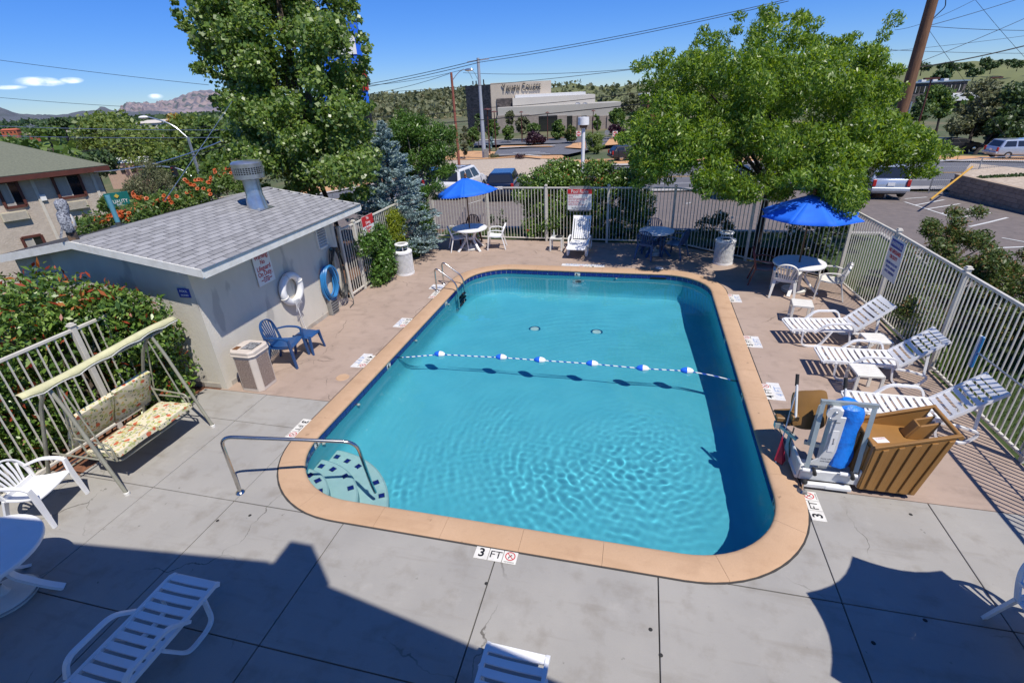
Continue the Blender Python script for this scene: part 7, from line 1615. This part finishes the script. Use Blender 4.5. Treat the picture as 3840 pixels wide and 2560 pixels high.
LR = ['short wire reaching the utility pole from the locust tree', 'steep wire rising right from the utility pole top', 'twisted wire rising right from the utility pole', 'level twisted cable right of the utility pole', 'pale wire crossing behind the utility pole', 'thin level wire low in the sky behind the utility pole', 'wire rising to the right edge from the lower pole clamp', 'thin guy wire falling right toward the pine', 'thin guy wire at the top right corner falling right']
A5f = lambda x, y: (2400+x/1.6333, y/1.6333)
for k_, (p0, p1, r) in enumerate(((A5f(1560,185),A5f(1740,140),.012),(A5f(1740,140),A5f(2060,-5),.012),(A5f(1745,165),A5f(2420,-40),.016),(A5f(1745,160),A5f(2420,188),.014),(A5f(1380,328),A5f(2420,212),.010),(A5f(1400,300),A5f(2420,328),.012),(A5f(1690,390),A5f(2420,85),.016),(A5f(1760,170),A5f(2240,838),.010),(A5f(2050,-5),A5f(2420,420),.010))): wire(p0, 24.8, p1, 26, .05, r*.85, LR[k_], WR)
wire(A5f(1500,440), 24.6, A5f(2420,265), 22, .12, .026, 'thick black cable running from the utility pole off the right edge', None)

# ------------------------------------------------------------------ vehicles
pm('car_white', (.72,.72,.72), .25, (.68,.68,.68), coat=.5); pm('car_navy', (.008,.014,.035), .2, coat=.6); pm('car_silver', (.42,.48,.56), .25, (.40,.45,.53), metal=.4, coat=.6); pm('tail_red', (.45,.02,.02), .25); pm('chrome', (.6,.6,.6), .15, metal=1.0); pm('car_dark', (.02,.02,.022), .4)
m, n, bb = _new('car_glass'); bb.inputs['Base Color'].default_value = (.02,.022,.025,1); bb.inputs['Roughness'].default_value = .05; bb.inputs['Specular IOR Level'].default_value = .9
def car(label, loc, rz, paint, L=4.5, Wd=1.8, H=1.75, rack=False, cat='car'):
    """estate/SUV: nose toward +y, rear at -y"""
    t = thing('parked_car', label, cat, loc, rz); hl = L/2; hw = Wd/2
    secs = [(-hl,.45,.95,.90),(-hl+.06,.35,1.02,.97),(-hl+.5,.30,1.05,1.0),(hl-1.3,.30,1.02,1.0),(hl-.5,.32,.94,.97),(hl-.08,.38,.80,.90),(hl,.45,.70,.84)]
    m = MB()
    for y, zb, zt, w_ in secs:
        for x, z in ((-.82,zb),(-.98,zb+.12),(-1,(zb+zt)/2),(-.97,zt-.06),(-.86,zt),(.86,zt),(.97,zt-.06),(1,(zb+zt)/2),(.98,zb+.12),(.82,zb)): m.v.append((x*hw*w_, y, z))
    for i in range(len(secs)-1):
        for k in range(10): m.f.append((i*10+k, i*10+(k+1) % 10, (i+1)*10+(k+1) % 10, (i+1)*10+k))
    m.f += [tuple(range(9,-1,-1)), tuple(range((len(secs)-1)*10, len(secs)*10))]; m.build('body', paint, t, smooth=True)
    g0, g1 = -hl+.10, hl-1.55; m = MB(); tw_ = hw*.76; bw_ = hw*.93
    V = [(-bw_,g0,1.0),(bw_,g0,1.0),(bw_,g1+.55,1.0),(-bw_,g1+.55,1.0),(-tw_,g0+.32,H-.04),(tw_,g0+.32,H-.04),(tw_,g1-.15,H-.04),(-tw_,g1-.15,H-.04),(-tw_*.9,g0+.5,H),(tw_*.9,g0+.5,H),(tw_*.9,g1-.4,H),(-tw_*.9,g1-.4,H)]
    m.add(V, [(0,1,5,4),(1,2,6,5),(2,3,7,6),(3,0,4,7),(4,5,9,8),(5,6,10,9),(6,7,11,10),(7,4,8,11),(8,9,10,11)]); m.build('cabin', paint, t, bev=.02)
    def on(a, b, c, d, u0, u1, v0, v1, off):
        a, b, c, d = map(Vector, (a,b,c,d)); f_ = lambda u, v_: (a*(1-u)+b*u)*(1-v_)+(d*(1-u)+c*u)*v_; nn = (b-a).cross(d-a).normalized()*off; return [f_(u0,v0)+nn, f_(u1,v0)+nn, f_(u1,v1)+nn, f_(u0,v1)+nn]
    m = MB(); m.plate(on(V[0],V[1],V[5],V[4],.08,.92,.12,.90,.012), .006); m.build('rear_window', 'car_glass', t)
    m = MB(); m.plate(on(V[2],V[3],V[7],V[6],.07,.93,.08,.92,.012), .006); m.build('windscreen', 'car_glass', t)
    for q in ((V[1],V[2],V[6],V[5]),(V[3],V[0],V[4],V[7])):
        for u0, u1 in ((.06,.30),(.34,.60),(.64,.90)):
            if q[0] is V[3]: u0, u1 = 1-u1, 1-u0
            m = MB(); m.plate(on(*q,u0,u1,.10,.88,.012), .006); m.build('side_window', 'car_glass', t)
    for sx in (-1,1):
        m = MB(); m.box((sx*hw*.83,-hl-.01,.86), (.16,.10,.34)); m.build('tail_light', 'tail_red', t, bev=.02)
        m = MB(); m.box((sx*(hw+.09),g1+.25,1.05), (.16,.10,.14)); m.build('mirror', paint, t, bev=.02)
        m = MB(); m.box((sx*hw*.72,hl-.10,.72), (.34,.16,.14)); m.build('headlight', 'chrome', t, bev=.02)
        for y in (-hl+.85, hl-.85):
            m = MB(); m.lathe([(.20,-.10),(.32,-.10),(.345,-.06),(.345,.06),(.32,.10),(.20,.10)], n=22); m.xf(Matrix.Translation((sx*(hw-.10),y,.345)) @ Matrix.Rotation(R(90),4,'Y')); wh = m.build('wheel', 'rubber', t, smooth=True)
            m = MB(); m.lathe([(.0001,.09*sx),(.06,.09*sx),(.20,.07*sx)], n=18); m.xf(Matrix.Translation((sx*(hw-.10),y,.345)) @ Matrix.Rotation(R(90),4,'Y')); m.build('rim', 'chrome', wh, smooth=True)
        if rack: m = MB(); m.bar((sx*tw_*.8,g0+.55,H+.05),(sx*tw_*.8,g1-.45,H+.05),.04,.03); m.build('roof_rail', 'car_dark', t)
    m = MB(); m.box((0,-hl-.04,.55), (Wd*.94,.18,.20)); m.build('rear_bumper', 'chrome' if rack else paint, t, bev=.03); m = MB(); m.box((0,hl+.02,.5), (Wd*.9,.16,.2)); m.build('front_bumper', 'car_dark', t, bev=.03)
    m = MB(); m.box((0,-hl-.03,.80), (.32,.02,.16)); m.build('number_plate', 'sign_white', t)
    m = MB(); m.box((0,0,.33), (Wd*.9,L*.9,.14)); m.build('underbody', 'car_dark', t)
    if rack:
        for k in range(3): m = MB(); m.bar((-tw_*.8,g0+.8+.6*k,H+.06),(tw_*.8,g0+.8+.6*k,H+.06),.03,.025); m.build('roof_bar', 'car_dark', t)
    return t
def carpx(label, px, py, rz, **k):
    g_, d = GP(px*K, py*K); L = k.get('L', 4.5); return car(label, (g_[0]-math.sin(rz)*L/2*1.0, g_[1]+math.cos(rz)*L/2, g_[2]+.05), rz, **k)
carpx('white four door SUV with roof rack parked behind the left umbrella', 1030, 462, R(-6), paint='car_white', L=4.5, Wd=1.78, H=1.72, rack=True)
carpx('dark navy SUV parked next to the white one', 1150, 466, R(8), paint='car_navy', L=4.4, Wd=1.72, H=1.55)
carpx('silver compact SUV parked at the right behind the locust branches', 2036, 462, R(-4), paint='car_silver', L=4.55, Wd=1.82, H=1.70)
carpx('dark parked car glimpsed left of the white SUV behind the spruce', 958, 450, R(-22), paint='car_navy', L=4.5, Wd=1.8, H=1.5)
carpx('dark sedan hidden under the locust branches behind the back fence', 1690, 462, R(-3), paint='car_dark', L=4.6, Wd=1.8, H=1.45)
carpx('silver van parked beyond the road at the right', 2268, 366, R(-85), paint='car_silver', L=5.0, Wd=1.9, H=1.6)
carpx('black car parked on the college verge behind the hedge', 1402, 372, R(-70), paint='car_dark', L=4.5, Wd=1.8, H=1.4)
carpx('dark car parked left of the leaning pine', 2135, 352, R(-80), paint='car_dark', L=4.5, Wd=1.8, H=1.4)
